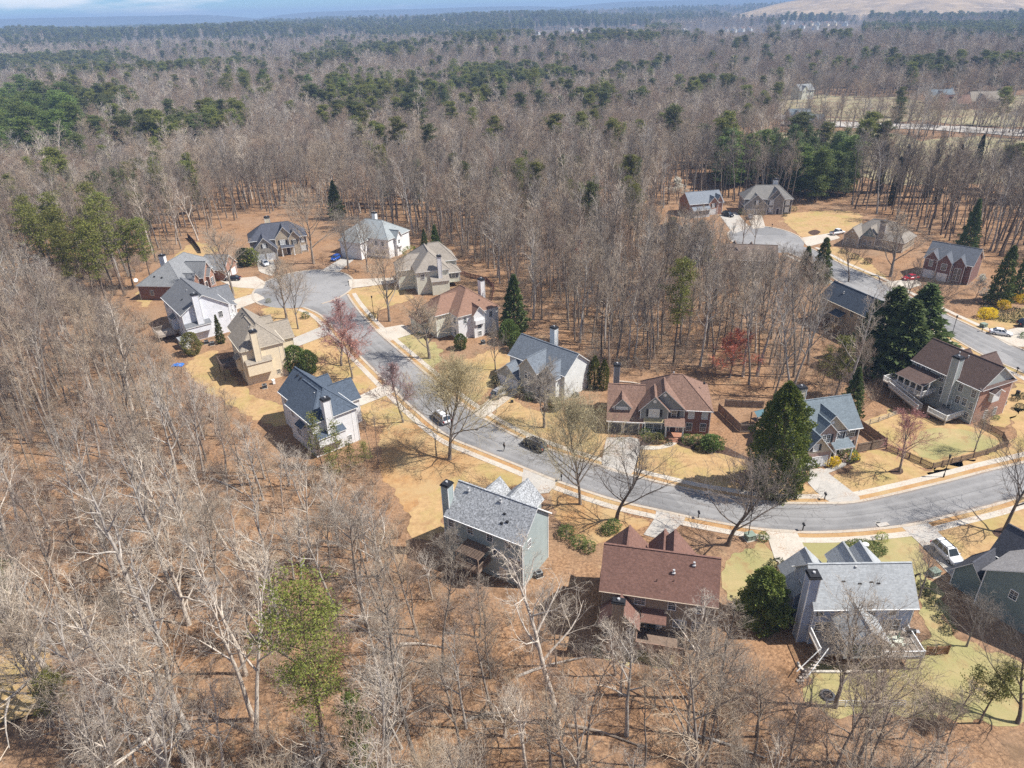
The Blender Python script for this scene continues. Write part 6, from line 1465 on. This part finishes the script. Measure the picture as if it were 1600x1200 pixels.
        w = MB(); w.box(x0-.25, sgn*(Wd/2+.02)-.08, bl, x0-.1, sgn*(Wd/2+.02)+.08, bl+.14); w.obj('mirror', col, r)
    w = MB(); w.box(hl-.02, -.35, .42, hl+.02, .35, hood-.3); w.obj('grille', PLASTIC, r)
    w = MB(); w.box(-hl-.03, -.26, .55, -hl+.02, .26, .68); w.obj('number_plate', TRIM, r)
    return r
P_BLK = paint('navy_black_paint', (.012,.013,.02)); P_WHT = paint('white_paint', (.74,.75,.76)); P_SIL = paint('silver_paint', (.35,.35,.36)); P_BLU = paint('blue_paint', (.012,.07,.36)); P_RED = paint('red_paint', (.42,.012,.02)); P_GRY = paint('grey_paint', (.22,.23,.25)); P_MAR = paint('dusty_silver_paint', (.26,.26,.265))
car('van', 'dark navy minivan parked on the street by the budding tree', 835, 699, (800, 683), P_BLK)
car('suv', 'white SUV parked in the driveway at the lower right', 1478, 869, (1500, 889), P_WHT)
car('suv', 'silver SUV parked on the white gabled house driveway', 782, 618, (806, 604), P_MAR)
car('hatch', 'bright blue car on the driveway at the top of the turning circle', 525, 406, (512, 413), P_BLU)
car('sedan', 'white sedan before the garage of the tan stone house', 415, 414, (421, 420), P_WHT)
car('sedan', 'red car beside the dark brick house', 1422, 437, (1400, 439), P_RED)
car('sedan', 'white sedan on the concrete drive by the forsythia', 1563, 523, (1590, 527), P_WHT)
car('pickup', 'white pickup beside the low stone house', 1308, 366, (1330, 362), P_WHT)
car('suv', 'black SUV before the orange brick house', 1137, 338, (1150, 341), P_BLK)
car('sedan', 'grey car on the grey stone house driveway', 1172, 341, (1173, 330), P_GRY)
car('sedan', 'black car on the brick ranch house driveway', 364, 438, (340, 439), P_BLK)
car('van', 'white van on the street half hidden by the big budding tree', 690, 656, (672, 640), P_WHT)
car('suv', 'dark car at the right edge by the forsythia drive', 1606, 510, (1630, 510), P_BLK)
# ================================================================== FENCES
def fence(name, label, pxs, H=1.2, style='picket', mat=FENCEW):
    P = [px(*p) for p in pxs]; r = empty(name, P[0]); tag(r, label, 'fence'); o = P[0]; pk = MB()
    for i in range(len(P)-1):
        a, b = P[i]-o, P[i+1]-o; ln = (b-a).length; n = max(1, round(ln/2.4)); d = (b-a)/ln
        for k in range(n+1 if i == len(P)-2 else n):
            m = MB(); q = a+(b-a)*k/n; m.bar(q-Vector((0,0,.1)), q+Vector((0,0,H+.12)), .13); m.obj('post', mat, r)
        for z in ((.25, H-.2) if style != 'rail' else (.3, .65, 1.0)):
            m = MB(); m.bar(a+Vector((0,0,z)), b+Vector((0,0,z)), .05, .1); m.obj('rail', mat, r)
        if style != 'rail':
            st = .17 if style == 'picket' else .145; w = .1 if style == 'picket' else .138; off = Vector((-d.y, d.x, 0))*.05
            for k in range(int(ln/st)):
                q = a+d*(k*st+st/2)+off; hh = H*(1 if style != 'picket' else 1)+rnd.uniform(-.03, .03); 
                t = d*w/2; e = off*.25; zb, zt = Vector((0,0,.04)), Vector((0,0,hh)); s_ = [q-t-e, q+t-e, q+t+e, q-t+e]
                i0 = pk.vs([c+zb for c in s_]+[c+zt for c in s_])
                for f in ((0,1,5,4),(1,2,6,5),(2,3,7,6),(3,0,4,7),(4,5,6,7)): pk.f.append(tuple(i0+j for j in f)); pk.m.append(0)
    if pk.v: tag(pk.obj('picket', mat, r), kind='stuff')
    return r
fence('privacy_fence', 'tall weathered board fence at the right of the slate roofed house', [(1338,708),(1383,699),(1343,670)], 1.9, 'board', m_plain('weathered_wood', (.2,.15,.11), .9, var=.4))
fence('picket_fence', 'brown picket fence around the green yard', [(1384,702),(1420,717),(1456,733),(1500,722),(1540,711),(1573,698),(1566,684),(1530,664)], 1.2, 'picket', m_plain('brown_picket', (.2,.135,.09), .9, var=.4))
fence('privacy_fence', 'tall brown board fence right of the red brick house', [(1122,643),(1156,676),(1180,676)], 1.8, 'board')
fence('privacy_fence', 'weathered rear fence behind the play set yard', [(1132,635),(1160,637),(1192,638)], 1.6, 'board')
fence('privacy_fence', 'dark board fence behind the brick ranch house', [(294,372),(304,382),(314,396)], 1.8, 'board', m_plain('dark_fence', (.08,.06,.05), .9, var=.3))
fence('rail_fence', 'reddish fence behind the pale stucco house', [(718,428),(735,434),(760,440),(772,452),(768,470)], 1.3, 'picket', m_plain('red_fence', (.2,.1,.08), .9, var=.3))
fence('rail_fence', 'white edging rail at the foot of the lower right yard', [(1290,1104),(1350,1105),(1412,1104)], .8, 'rail', TRIM)
fence('picket_fence', 'short orange brown fence right of the white railed deck', [(1445,1024),(1462,1024),(1480,1022)], 1.4, 'board', m_plain('orange_fence', (.26,.14,.07), .9, var=.3))
fence('rail_fence', 'light rail fence behind the slate roofed house', [(1345,668),(1372,660),(1402,648)], 1.1, 'rail', m_plain('light_rail', (.4,.35,.28), .9, var=.3))
# stone border
for nm, pl, lab in (('stone_border', [(1246,1036),(1250,1044),(1262,1050),(1300,1051),(1345,1051),(1380,1051)], 'pale stone border curving below the sunroom house'),):
    P = resample(smooth(wpx(pl)), 60); r = empty(nm, (P[0][0], P[0][1], 0)); tag(r, lab, 'garden edging'); sm = m_plain('pale_stone', (.5,.46,.4), .9, var=.2)
    for i in range(len(P)-1):
        a = Vector((*P[i], 0))-r.location; b = Vector((*P[i+1], 0))-r.location; m = MB(); m.bar(a+(b-a)*.04+Vector((0,0,.1)), b-(b-a)*.04+Vector((0,0,.1)), .3, .28+.08*rnd.random()); m.obj('stone', sm, r)
# ================================================================== STREET FURNITURE
def mailbox(u, v, lab):
    r = empty('mailbox', px(u, v)); tag(r, lab, 'mailbox'); m = MB(); m.box(-.06, -.06, 0, .06, .06, 1.05); m.obj('post', DARK, r)
    m = MB(); m.prism([(-.14, -.28), (.14, -.28), (.14, .28), (-.14, .28)], 1.05, 1.22); m.bar((0, -.28, 1.22), (0, .28, 1.22), .28, .26, n=10); m.obj('box', DARK, r)
    m = MB(); m.box(.145, .1, 1.15, .16, .16, 1.42); m.obj('flag', TAIL, r)
for u, v, lab in [(1254,829,'black mailbox by the pale new driveway at lower right'),(1288,781,'black mailbox at the slate roofed house driveway'),(545,446,'black mailbox at the right of the turning circle'),(1091,810,'black mailbox by the taupe house driveway'),(1534,518,'black mailbox across the second street'),(877,752,'dark mailbox at the blue grey house driveway'),(1588,583,'black mailbox beyond the sage house'),(1146,360,'dark mailbox left of the second turning circle'),(1206,356,'dark mailbox at the head of the second turning circle')]: mailbox(u, v, lab)
def street_lamp(u, v, tv, lab):
    b = px(u, v); H = min(9, max(3.2, tall(b, tv))); r = empty('street_lamp', b); tag(r, lab, 'street lamp'); m = MB(); m.bar((0,0,0), (0,0,H), .13, n=8); m.bar((0,0,0), (0,0,.7), .24, n=8); m.obj('pole', DARK, r)
    m = MB(); m.bar((0,0,H), (0,0,H+.12), .2, n=8); m.bar((0,0,H+.12), (0,0,H+.5), .34, n=6); m.bar((0,0,H+.5), (0,0,H+.62), .42, n=6); m.obj('lamp_head', DARK, r)
street_lamp(1474,746,716,'thin street lamp beside the picket fence'); street_lamp(1485,531,497,'dark street lamp on the near side of the second street'); street_lamp(1168,843,800,'street lamp by the green utility box'); street_lamp(585,500,466,'dark lamp post on the lawn by the turning circle')
def cabinet(u, v, lab, mat, w=1.3, d=1.1, hh=.9):
    r = empty('utility_box', px(u, v), .3); tag(r, lab, 'utility box'); m = MB(); m.prism([(-w/2,-d/2),(w/2,-d/2),(w/2,d/2),(-w/2,d/2)], .08, hh); m.obj('body', mat, r); m = MB(); m.box(-w/2-.06,-d/2-.06,hh,w/2+.06,d/2+.06,hh+.07); m.obj('lid', mat, r); m = MB(); m.box(-w/2-.15,-d/2-.15,-.05,w/2+.15,d/2+.15,.08); m.obj('plinth', CONC, r); m = MB(); m.box(-.03,-d/2-.02,.15,.03,-d/2,hh-.1); m.obj('handle', DARK, r)
GRNB = m_plain('utility_green', (.2,.25,.2), .6)
cabinet(1171,842,'pale green utility box on the lawn under the wide dark tree', GRNB); cabinet(1536,511,'green utility box under the largest forsythia', GRNB); cabinet(1459,898,'grey green box in the bed by the lower right driveway', GRNB, 1.2, 1.0, .8)
def aircon(u, v, lab):
    r = empty('air_conditioner', px(u, v), .4); tag(r, lab, 'air conditioner'); g = m_plain('hvac_grey', (.22,.23,.23), .6); m = MB(); m.box(-.45,-.45,.08,.45,.45,.85); m.obj('body', g, r)
    for s_ in range(6):
        pass
    m = MB()
    for z in range(7): m.box(-.47,-.47,.14+z*.1,.47,.47,.18+z*.1)
    m.obj('grille', DARK, r); m = MB(); m.bar((0,0,.85),(0,0,.9),.7,n=12); m.obj('fan_guard', DARK, r); m = MB(); m.box(-.55,-.55,0,.55,.55,.08); m.obj('pad', CONC, r)
for u, v, lab in [(414,606,'grey air conditioner at the cream stucco house wall'),(323,537,'air conditioner at the foot of the bright white house'),(332,539,'second air conditioner at the foot of the bright white house'),(755,537,'air conditioner at the white walled house with brown roof'),(1566,632,'air conditioner beside the brick end wall'),(900,620,'air conditioner by the bright gable wall'),(842,900,'air conditioner beside the pale end wall of the blue grey house')]: aircon(u, v, lab)
def bin_(u, v, lab, mat=DARK):
    r = empty('wheelie_bin', px(u, v), .7); tag(r, lab, 'bin'); m = MB(); m.prism([(-.26,-.3),(.26,-.3),(.26,.3),(-.26,.3)], .1, .95); m.obj('body', mat, r); m = MB(); m.prism([(-.3,-.34),(.3,-.34),(.3,.36),(-.3,.36)], .95, 1.05); m.obj('lid', mat, r)
    for s_ in (-.2, .2): m = MB(); m.bar((s_-.04,.3,.12),(s_+.04,.3,.12),.24,n=10); m.obj('wheel', TYRE, r)
bin_(1589,618,'dark wheelie bin at the right edge house'); bin_(428,600,'pale bin at the cream stucco house', TRIM)
def grill(p, lab, mat):
    r = empty('barbecue_grill', p, -.2); tag(r, lab, 'grill'); m = MB(); m.box(-.5,-.28,.55,.5,.28,.85); m.obj('firebox', mat, r); m = MB(); m.bar((-.5,0,.85),(.5,0,.85),.56,.5,n=10); m.obj('lid', mat, r); m = MB(); m.box(-.95,-.25,.8,-.52,.25,.84); m.box(.52,-.25,.8,.95,.25,.84); m.obj('side_shelf', VENT, r)
    for sx in (-.45,.45):
        for sy in (-.22,.22): m = MB(); m.box(sx-.03,sy-.03,0,sx+.03,sy+.03,.55); m.obj('leg', DARK, r)
grill(px0(1017,984,2.3).tolist()[:2]+[2.3], 'black barbecue grill on the brown wooden deck', DARK); grill(px0(1027,983,2.3).tolist()[:2]+[2.3], 'white topped grill at the right of the brown wooden deck', TRIM); grill(px0(1421,993,2.1).tolist()[:2]+[2.1], 'black covered grill on the white railed deck', DARK)
def chair(p, rz, lab, mat):
    r = empty('patio_chair', p, rz); tag(r, lab, 'chair', 'chairs on the white railed deck'); m = MB(); m.box(-.28,-.28,.4,.28,.28,.46); m.obj('seat', mat, r); m = MB(); m.box(-.28,.22,.46,.28,.28,.95); m.obj('backrest', mat, r)
    for sx in (-.24,.24):
        for sy in (-.24,.24): m = MB(); m.box(sx-.025,sy-.025,0,sx+.025,sy+.025,.4); m.obj('leg', mat, r)
for k, (u, v) in enumerate([(1388,1002),(1393,1012),(1406,1003),(1412,1012)]): chair(px0(u, v, 2.1).tolist()[:2]+[2.1], k*1.4, 'pale patio chair around the round table on the white railed deck', m_plain('patio_cream', (.6,.62,.52), .6))
r = empty('patio_table', px0(1400,1006,2.1).tolist()[:2]+[2.1]); tag(r, 'pale round patio table with closed green parasol on the deck', 'table'); m = MB(); m.bar((0,0,.7),(0,0,.74),1.2,n=16); m.obj('tabletop', m_plain('patio_cream', (.6,.62,.52), .6), r); m = MB(); m.bar((0,0,0),(0,0,.7),.1,n=8); m.bar((0,0,0),(0,0,.05),.5,n=10); m.obj('leg', DARK, r); m = MB(); m.tube([np.array([0,0,.74]),np.array([0,0,1.3]),np.array([0,0,2.3])],[.03,.16,.03],8); m.obj('parasol', m_plain('parasol_green', (.05,.2,.14), .8), r)
# fire pit, tarp, birdbath, satellite dish, play set
r = empty('fire_pit', px(1293,1088)); tag(r, 'dark round fire pit on the lower right lawn', 'fire pit'); m = MB()
for i in range(16): a = i*6.2832/16; m.box(math.cos(a)*.68-.13, math.sin(a)*.68-.13, 0, math.cos(a)*.68+.13, math.sin(a)*.68+.13, .26)
m.obj('ring', m_plain('pit_stone', (.07,.07,.075), .9, var=.4), r); m = MB(); m.bar((0,0,.02),(0,0,.12),1.2,n=16); m.obj('ash_bed', DARK, r); m = MB(); m.bar((-.4,-.2,.2),(.4,.25,.22),.14,n=6); m.bar((-.3,.3,.24),(.35,-.3,.26),.13,n=6); m.obj('log', BARKD, r)
tb = MB(); rr = random.Random(4); gx = 9
ps = [[Vector((-1.3+2.6*i/gx, -.8+1.6*j/gx, .1+.35*rr.random()*(1-abs(i-4.5)/5))) for j in range(gx+1)] for i in range(gx+1)]
for i in range(gx):
    for j in range(gx): tb.face([ps[i][j], ps[i+1][j], ps[i+1][j+1], ps[i][j+1]])
o = tag(tb.obj('tarp', m_plain('blue_tarp', (.03,.16,.5), .4)), 'crumpled bright blue tarp on the ground left of the cream house', 'tarp'); o.location = px(278, 571)
r = empty('bird_bath', px(1351,857)); tag(r, 'white stone bird bath on the juniper bed', 'bird bath'); m = MB(); m.bar((0,0,0),(0,0,.7),.25,n=8); m.obj('pedestal', TRIM, r); m = MB(); m.bar((0,0,.7),(0,0,.85),.9,n=14); m.obj('bowl', TRIM, r)
r = empty('satellite_dish', px0(213,441,4.6).tolist()[:2]+[4.4]); tag(r, 'white satellite dish on the corner of the brick ranch roof', 'satellite dish'); m = MB(); m.bar((0,0,0),(0,0,.7),.06); m.obj('mast', DARK, r); m = MB(); m.bar((0,0,.75),(.06,-.1,.83),1.1,1.1,n=16); m.obj('dish', TRIM, r)
r = empty('play_set', px(1183,664), .4); tag(r, 'wooden play set with blue slide behind the board fence', 'play set'); m = MB()
for sx in (-1,1):
    for sy in (-.8,.8): m.box(sx-.07,sy-.07,0,sx+.07,sy+.07,2.6)
m.obj('frame', DECKW, r); m = MB(); m.box(-1,-.8,1.2,1,.8,1.3); m.obj('platform', DECKW, r); m = MB(); m.bar((1,0,1.3),(3.2,0,.1),.6,.08); m.obj('slide', m_plain('slide_blue', (.05,.2,.5), .4), r); m = MB(); m.face([(-1.2,-1,2.5),(1.2,-1,2.5),(1.2,0,3.2),(-1.2,0,3.2)]); m.face([(-1.2,1,2.5),(1.2,1,2.5),(1.2,0,3.2),(-1.2,0,3.2)]); m.obj('canopy', m_plain('canopy_teal', (.06,.13,.16), .7), r)
r = empty('garden_shed', px(290,542), math.radians(-52)); tag(r, 'low white screened garden shed below the bright white house', 'shed'); m = MB(); m.box(-1.5,-1,0,1.5,1,2.1); m.obj('wall', TRIM, r); m = MB(); m.box(-1.7,-1.2,2.1,1.7,1.2,2.25); m.obj('roof', R_GREY, r); m = MB(); m.box(-.4,-1.04,.05,.4,-1.0,1.9); m.obj('door', VENT, r)
r = empty('yard_ornament', px(800,629)); tag(r, 'small dark yard ornament on the lawn near the silver SUV', 'ornament'); m = MB(); m.bar((-.25,0,.35),(.25,0,.35),.5,n=12); m.obj('drum', DARK, r); m = MB(); m.box(-.3,-.2,0,-.25,.2,.6); m.box(.25,-.2,0,.3,.2,.6); m.obj('stand', DARK, r)
IRON = m_plain('cast_iron', (.06,.058,.055), .7)
for u, v, lab in [(1373,818,'round manhole cover on the street near the white car driveway'),(745,672,'round manhole cover on the street behind the person'),(478,447,'round manhole cover in the middle of the turning circle')]:
    r = empty('manhole_cover', px(u, v)); tag(r, lab, 'manhole cover'); m = MB(); m.bar((0,0,.03),(0,0,.055),.75,n=16); m.obj('cover', IRON, r); m = MB(); m.bar((0,0,.03),(0,0,.048),.95,n=16); m.obj('ring', CONCG, r)
for u, v, lab in [(1380,821,'dark storm drain at the lower kerb'),(720,634,'dark storm drain at the upper kerb left of the person'),(1104,771,'dark storm drain at the upper kerb below the cypress lawn')]:
    r = empty('storm_drain', px(u, v), .2); tag(r, lab, 'storm drain'); m = MB(); m.box(-.9,-.3,.1,.9,.45,.16); m.obj('lid', CONCG, r); m = MB(); m.box(-.7,-.34,.02,.7,-.28,.1); m.obj('opening', DARK, r)
rr = random.Random(12); LOGS = [(105,1060,'fallen pale log at the lower left'),(420,1010,'fallen log in the leaf litter left of the lone pine'),(660,1010,'fallen log right of the lone pine'),(760,1120,'fallen log at the bottom centre'),(210,860,'fallen log in the left woods'),(355,760,'fallen log below the white stucco house'),(520,850,'fallen log in the middle left woods'),(945,1150,'fallen log at the bottom right of centre'),(1130,1165,'fallen log near the bottom right'),(870,1040,'fallen log behind the taupe house'),(590,960,'fallen log above the lone pine shadow'),(990,600,'fallen log in the woods behind the brick house'),(880,585,'fallen log in the woods behind the twin arborvitae')]
for u, v, lab in LOGS:
    b = px(u, v); ln = rr.uniform(5, 10); a = rr.uniform(-.6, .6); o = empty('fallen_log', b, a); tag(o, lab, 'log'); m = MB(); pt = [np.array([ln*(t-.5), .25*math.sin(t*4), .2-.05*t]) for t in np.linspace(0, 1, 6)]; m.tube(pt, [.2,.18,.16,.13,.1,.07], 7); m.obj('trunk', BARKL if rr.random() < .5 else BARKG, o)
    m = MB()
    for k in range(4): q = pt[2+k]; m.tube([q, q+np.array([rr.uniform(.3,1.2), rr.uniform(-1.2,1.2), rr.uniform(.1,.7)])], [.05,.01], 4)
    m.obj('branch', BARKG, o)
# ================================================================== POLES, WIRES, TOWER
def pole(u, v, tv, lab, arms=2, w=.35):
    b = px(u, v); H = tall(b, tv); r = empty('utility_pole', b); tag(r, lab, 'utility pole'); g = m_plain('pole_grey', (.42,.41,.4), .8)
    m = MB(); m.tube([np.array([0,0,-1.]),np.array([0,0,H])],[w*.62,w*.4],8); m.obj('pole', g, r)
    for k in range(arms):
        m = MB(); m.bar((-1.6,0,H-.6-1.8*k),(1.6,0,H-.6-1.8*k),.16); m.obj('crossarm', g, r)
        for sx in (-1.5,0,1.5): m = MB(); m.bar((sx,0,H-.6-1.8*k),(sx,0,H-.2-1.8*k),.12,n=6); m.obj('insulator', TRIM, r)
    return Vector(b)+Vector((0,0,H-.6))
PO = [pole(717,130,58,'tall grey utility pole before the round pine at top centre'), pole(1177,150,56,'tall grey utility pole on the crest at upper right')]
for a in [(202,78,48,'thin pole above the upper left pines'),(304,55,36,'thin pole in the upper left distance'),(465,98,50,'grey pole among the upper left pines'),(1129,48,20,'thin pole before the bare hill'),(805,62,40,'leftmost pole of the distant substation line'),(852,58,37,'second pole of the distant substation line'),(863,58,38,'third pole of the distant substation line'),(874,57,40,'rightmost pole of the distant substation line')]: pole(*a, w=.6)
for k in range(4):
    a = PO[0]+Vector((0,0,-1.6*k)); b = PO[1]+Vector((0,0,-1.6*k)); m = MB(); m.tube([np.array(a+(b-a)*t+Vector((0,0,-14*t*(1-t)))) for t in np.linspace(0,1,22)], [.06]*22, 4)
    tag(m.obj('power_cable', m_plain('cable_grey', (.5,.5,.5), .6)), 'thin grey power cable strung between the two tall poles', 'cable', 'cables between the tall poles')
b = px(487, 27); H = tall(b, 4) if tall(b, 4) < 59 else 70; lo, hi = 0, 160
for _ in range(40):
    mm = (lo+hi)/2
    if proj((b.x, b.y, b.z+mm))[1] > 5: lo = mm
    else: hi = mm
H = lo; r = empty('radio_mast', b); tag(r, 'slim lattice radio mast on the blue skyline', 'radio mast'); m = MB()
for k in range(3):
    a = k*2.094; m.bar((1.2*math.cos(a),1.2*math.sin(a),0),(.5*math.cos(a),.5*math.sin(a),H),.5)
m.obj('mast_leg', DARK, r); m = MB(); n = 16
for i in range(n):
    for k in range(3):
        a = k*2.094; c = (k+1)*2.094; q = lambda aa, t: ((1.2-.7*t)*math.cos(aa),(1.2-.7*t)*math.sin(aa),H*t); m.bar(q(a,i/n),q(c,(i+1)/n),.25)
m.obj('bracing', DARK, r)
# ================================================================== PERSON
def person(u, v, lab):
    b = px(u, v); me = bpy.data.meshes.new('body')
    J = {'pel':(0,0,.95),'sp':(0,.02,1.18),'ch':(0,.03,1.38),'nk':(0,.0,1.52),'hd':(0,-.03,1.64),'ht':(0,-.02,1.76),'ls':(.19,.02,1.42),'le':(.27,.1,1.16),'lw':(.25,-.1,1.0),'lh':(.24,-.17,.96),'rs':(-.19,.02,1.42),'re':(-.25,-.06,1.15),'rw':(-.2,-.25,1.08),'rh':(-.18,-.32,1.08),'lp':(.1,0,.9),'lk':(.11,-.16,.52),'la':(.11,-.06,.1),'lt':(.11,-.24,.05),'rp':(-.1,0,.9),'rk':(-.11,.04,.5),'ra':(-.11,.26,.14),'rt':(-.11,.12,.04)}
    E = [('pel','sp'),('sp','ch'),('ch','nk'),('nk','hd'),('hd','ht'),('ch','ls'),('ls','le'),('le','lw'),('lw','lh'),('ch','rs'),('rs','re'),('re','rw'),('rw','rh'),('pel','lp'),('lp','lk'),('lk','la'),('la','lt'),('pel','rp'),('rp','rk'),('rk','ra'),('ra','rt')]
    Rr = {'pel':.15,'sp':.135,'ch':.16,'nk':.06,'hd':.1,'ht':.08,'ls':.065,'le':.048,'lw':.036,'lh':.04,'rs':.065,'re':.048,'rw':.036,'rh':.04,'lp':.1,'lk':.065,'la':.045,'lt':.042,'rp':.1,'rk':.065,'ra':.045,'rt':.042}
    ks = list(J); me.from_pydata([J[k] for k in ks], [(ks.index(a), ks.index(c)) for a, c in E], [])
    o = bpy.data.objects.new('body', me); COL.objects.link(o); md = o.modifiers.new('skin', 'SKIN'); o.modifiers.new('sub', 'SUBSURF').levels = 1
    for k, sv in zip(ks, me.skin_vertices[0].data): sv.radius = (Rr[k], Rr[k]); sv.use_root = k == 'pel'
    dg = bpy.context.evaluated_depsgraph_get(); nm = bpy.data.meshes.new_from_object(o.evaluated_get(dg)); bpy.data.objects.remove(o)
    nm.materials.clear()
    for mt in (m_plain('skin', (.42,.26,.18), .6), m_plain('black_clothes', (.018,.018,.022), .9), m_plain('grey_leggings', (.1,.1,.11), .9), m_plain('pale_shoes', (.55,.55,.55), .7)): nm.materials.append(mt)
    for f in nm.polygons:
        z = f.center.z; f.material_index = 0 if z > 1.5 or (abs(f.center.x) > .2 and z < 1.12) else 1 if z > .8 else 2 if z > .13 else 3; f.use_smooth = True
    r = empty('person', b+Vector((0,0,.04)), 2.2); tag(r, lab, 'person'); link(nm, 'body', r)
    h_ = MB(); rr = np.random.RandomState(1)
    for i in range(260):
        d = rr.randn(3); d /= np.linalg.norm(d)
        if d[2] > -.35 and not (d[1] < -.35 and d[2] < .35): c = np.array([0,-.015,1.69])+d*np.array([.115,.13,.13]); u_ = np.cross(d, rr.randn(3)); u_ /= np.linalg.norm(u_); h_.face([c-u_*.04, c+u_*.04, c+np.cross(d,u_)*.07])
    h_.obj('hair', DARK, r)
person(788, 705, 'person in dark clothes running along the street left of the minivan')
# ================================================================== HILLS
def hill(name, cx, cy, sx, sy, H, mat, label, seed, top=.0, n=70):
    xs = np.linspace(-1, 1, n); Xg, Yg = np.meshgrid(xs, np.linspace(-1, 1, 30), indexing='ij'); r_ = np.sqrt(Xg**2+Yg**2); prof = sstep(1, .45-top, r_)
    Zg = H*prof*(1+.16*(vnoise(Xg*sx, Yg*sy, sx*.3, seed)-.5))-7; V = np.stack([cx+Xg*sx, cy+Yg*sy, Zg], -1).reshape(-1, 3).tolist(); m_ = 30
    Fc = [(i*m_+j, (i+1)*m_+j, (i+1)*m_+j+1, i*m_+j+1) for i in range(n-1) for j in range(m_-1)]
    me = bpy.data.meshes.new(name); me.from_pydata(V, [], Fc); me.materials.append(mat); me.polygons.foreach_set('use_smooth', [True]*len(Fc)); tag(link(me, name), label, kind='structure')
TH = NT('bare_hill'); g_ = TH.geo(); c_ = TH.mix(TH.mrange(TH.noise(g_, .006, 5, .65), .42, .58), (.4,.29,.17), (.24,.18,.12)); c_ = TH.mix(TH.mrange(TH.noise(TH.geo((1,3,10)), .012, 4), .55, .62, 0, .7), c_, (.5,.38,.26)); TH = TH.done(c_, .95, spec=.05)
hill('hill', 1650, 3350, 850, 560, 80, TH, 'broad bare tan hill at the upper right skyline', 5, .05)
FHM = NT('wooded_hill'); g_ = FHM.geo(); FHM = FHM.done(FHM.mix(FHM.mrange(FHM.noise(g_, .02, 5, .7), .35, .65), (.025,.035,.025), (.085,.075,.065)), .95, spec=.05)
hill('hill', -4600, 8600, 2600, 900, 98, FHM, 'long pale blue hill at the far left skyline', 6); hill('hill', -900, 9300, 2600, 900, 92, FHM, 'low pale blue hill left of centre on the skyline', 7); hill('hill', 3300, 9200, 4000, 900, 108, FHM, 'far blue ridge behind the bare hill', 8); hill('hill', 7500, 7600, 2600, 1300, 95, FHM, 'blue ridge at the right end of the skyline', 9)
# ================================================================== HAZE
hz = MB(); hz.box(-13500, -13500, -75, 13500, 13500, 132); hm = bpy.data.materials.new('haze'); hm.use_nodes = True; t = hm.node_tree; t.nodes.clear(); o_ = t.nodes.new('ShaderNodeOutputMaterial'); pv = t.nodes.new('ShaderNodeVolumePrincipled')
pv.inputs['Color'].default_value = (.4, .58, .86, 1); pv.inputs['Density'].default_value = .00019; pv.inputs['Anisotropy'].default_value = .0; t.links.new(pv.outputs[0], o_.inputs['Volume'])
hm.cycles.homogeneous_volume = True if hasattr(hm, 'cycles') and hasattr(hm.cycles, 'homogeneous_volume') else None
tag(hz.obj('haze', hm), 'pale blue air haze', kind='stuff')
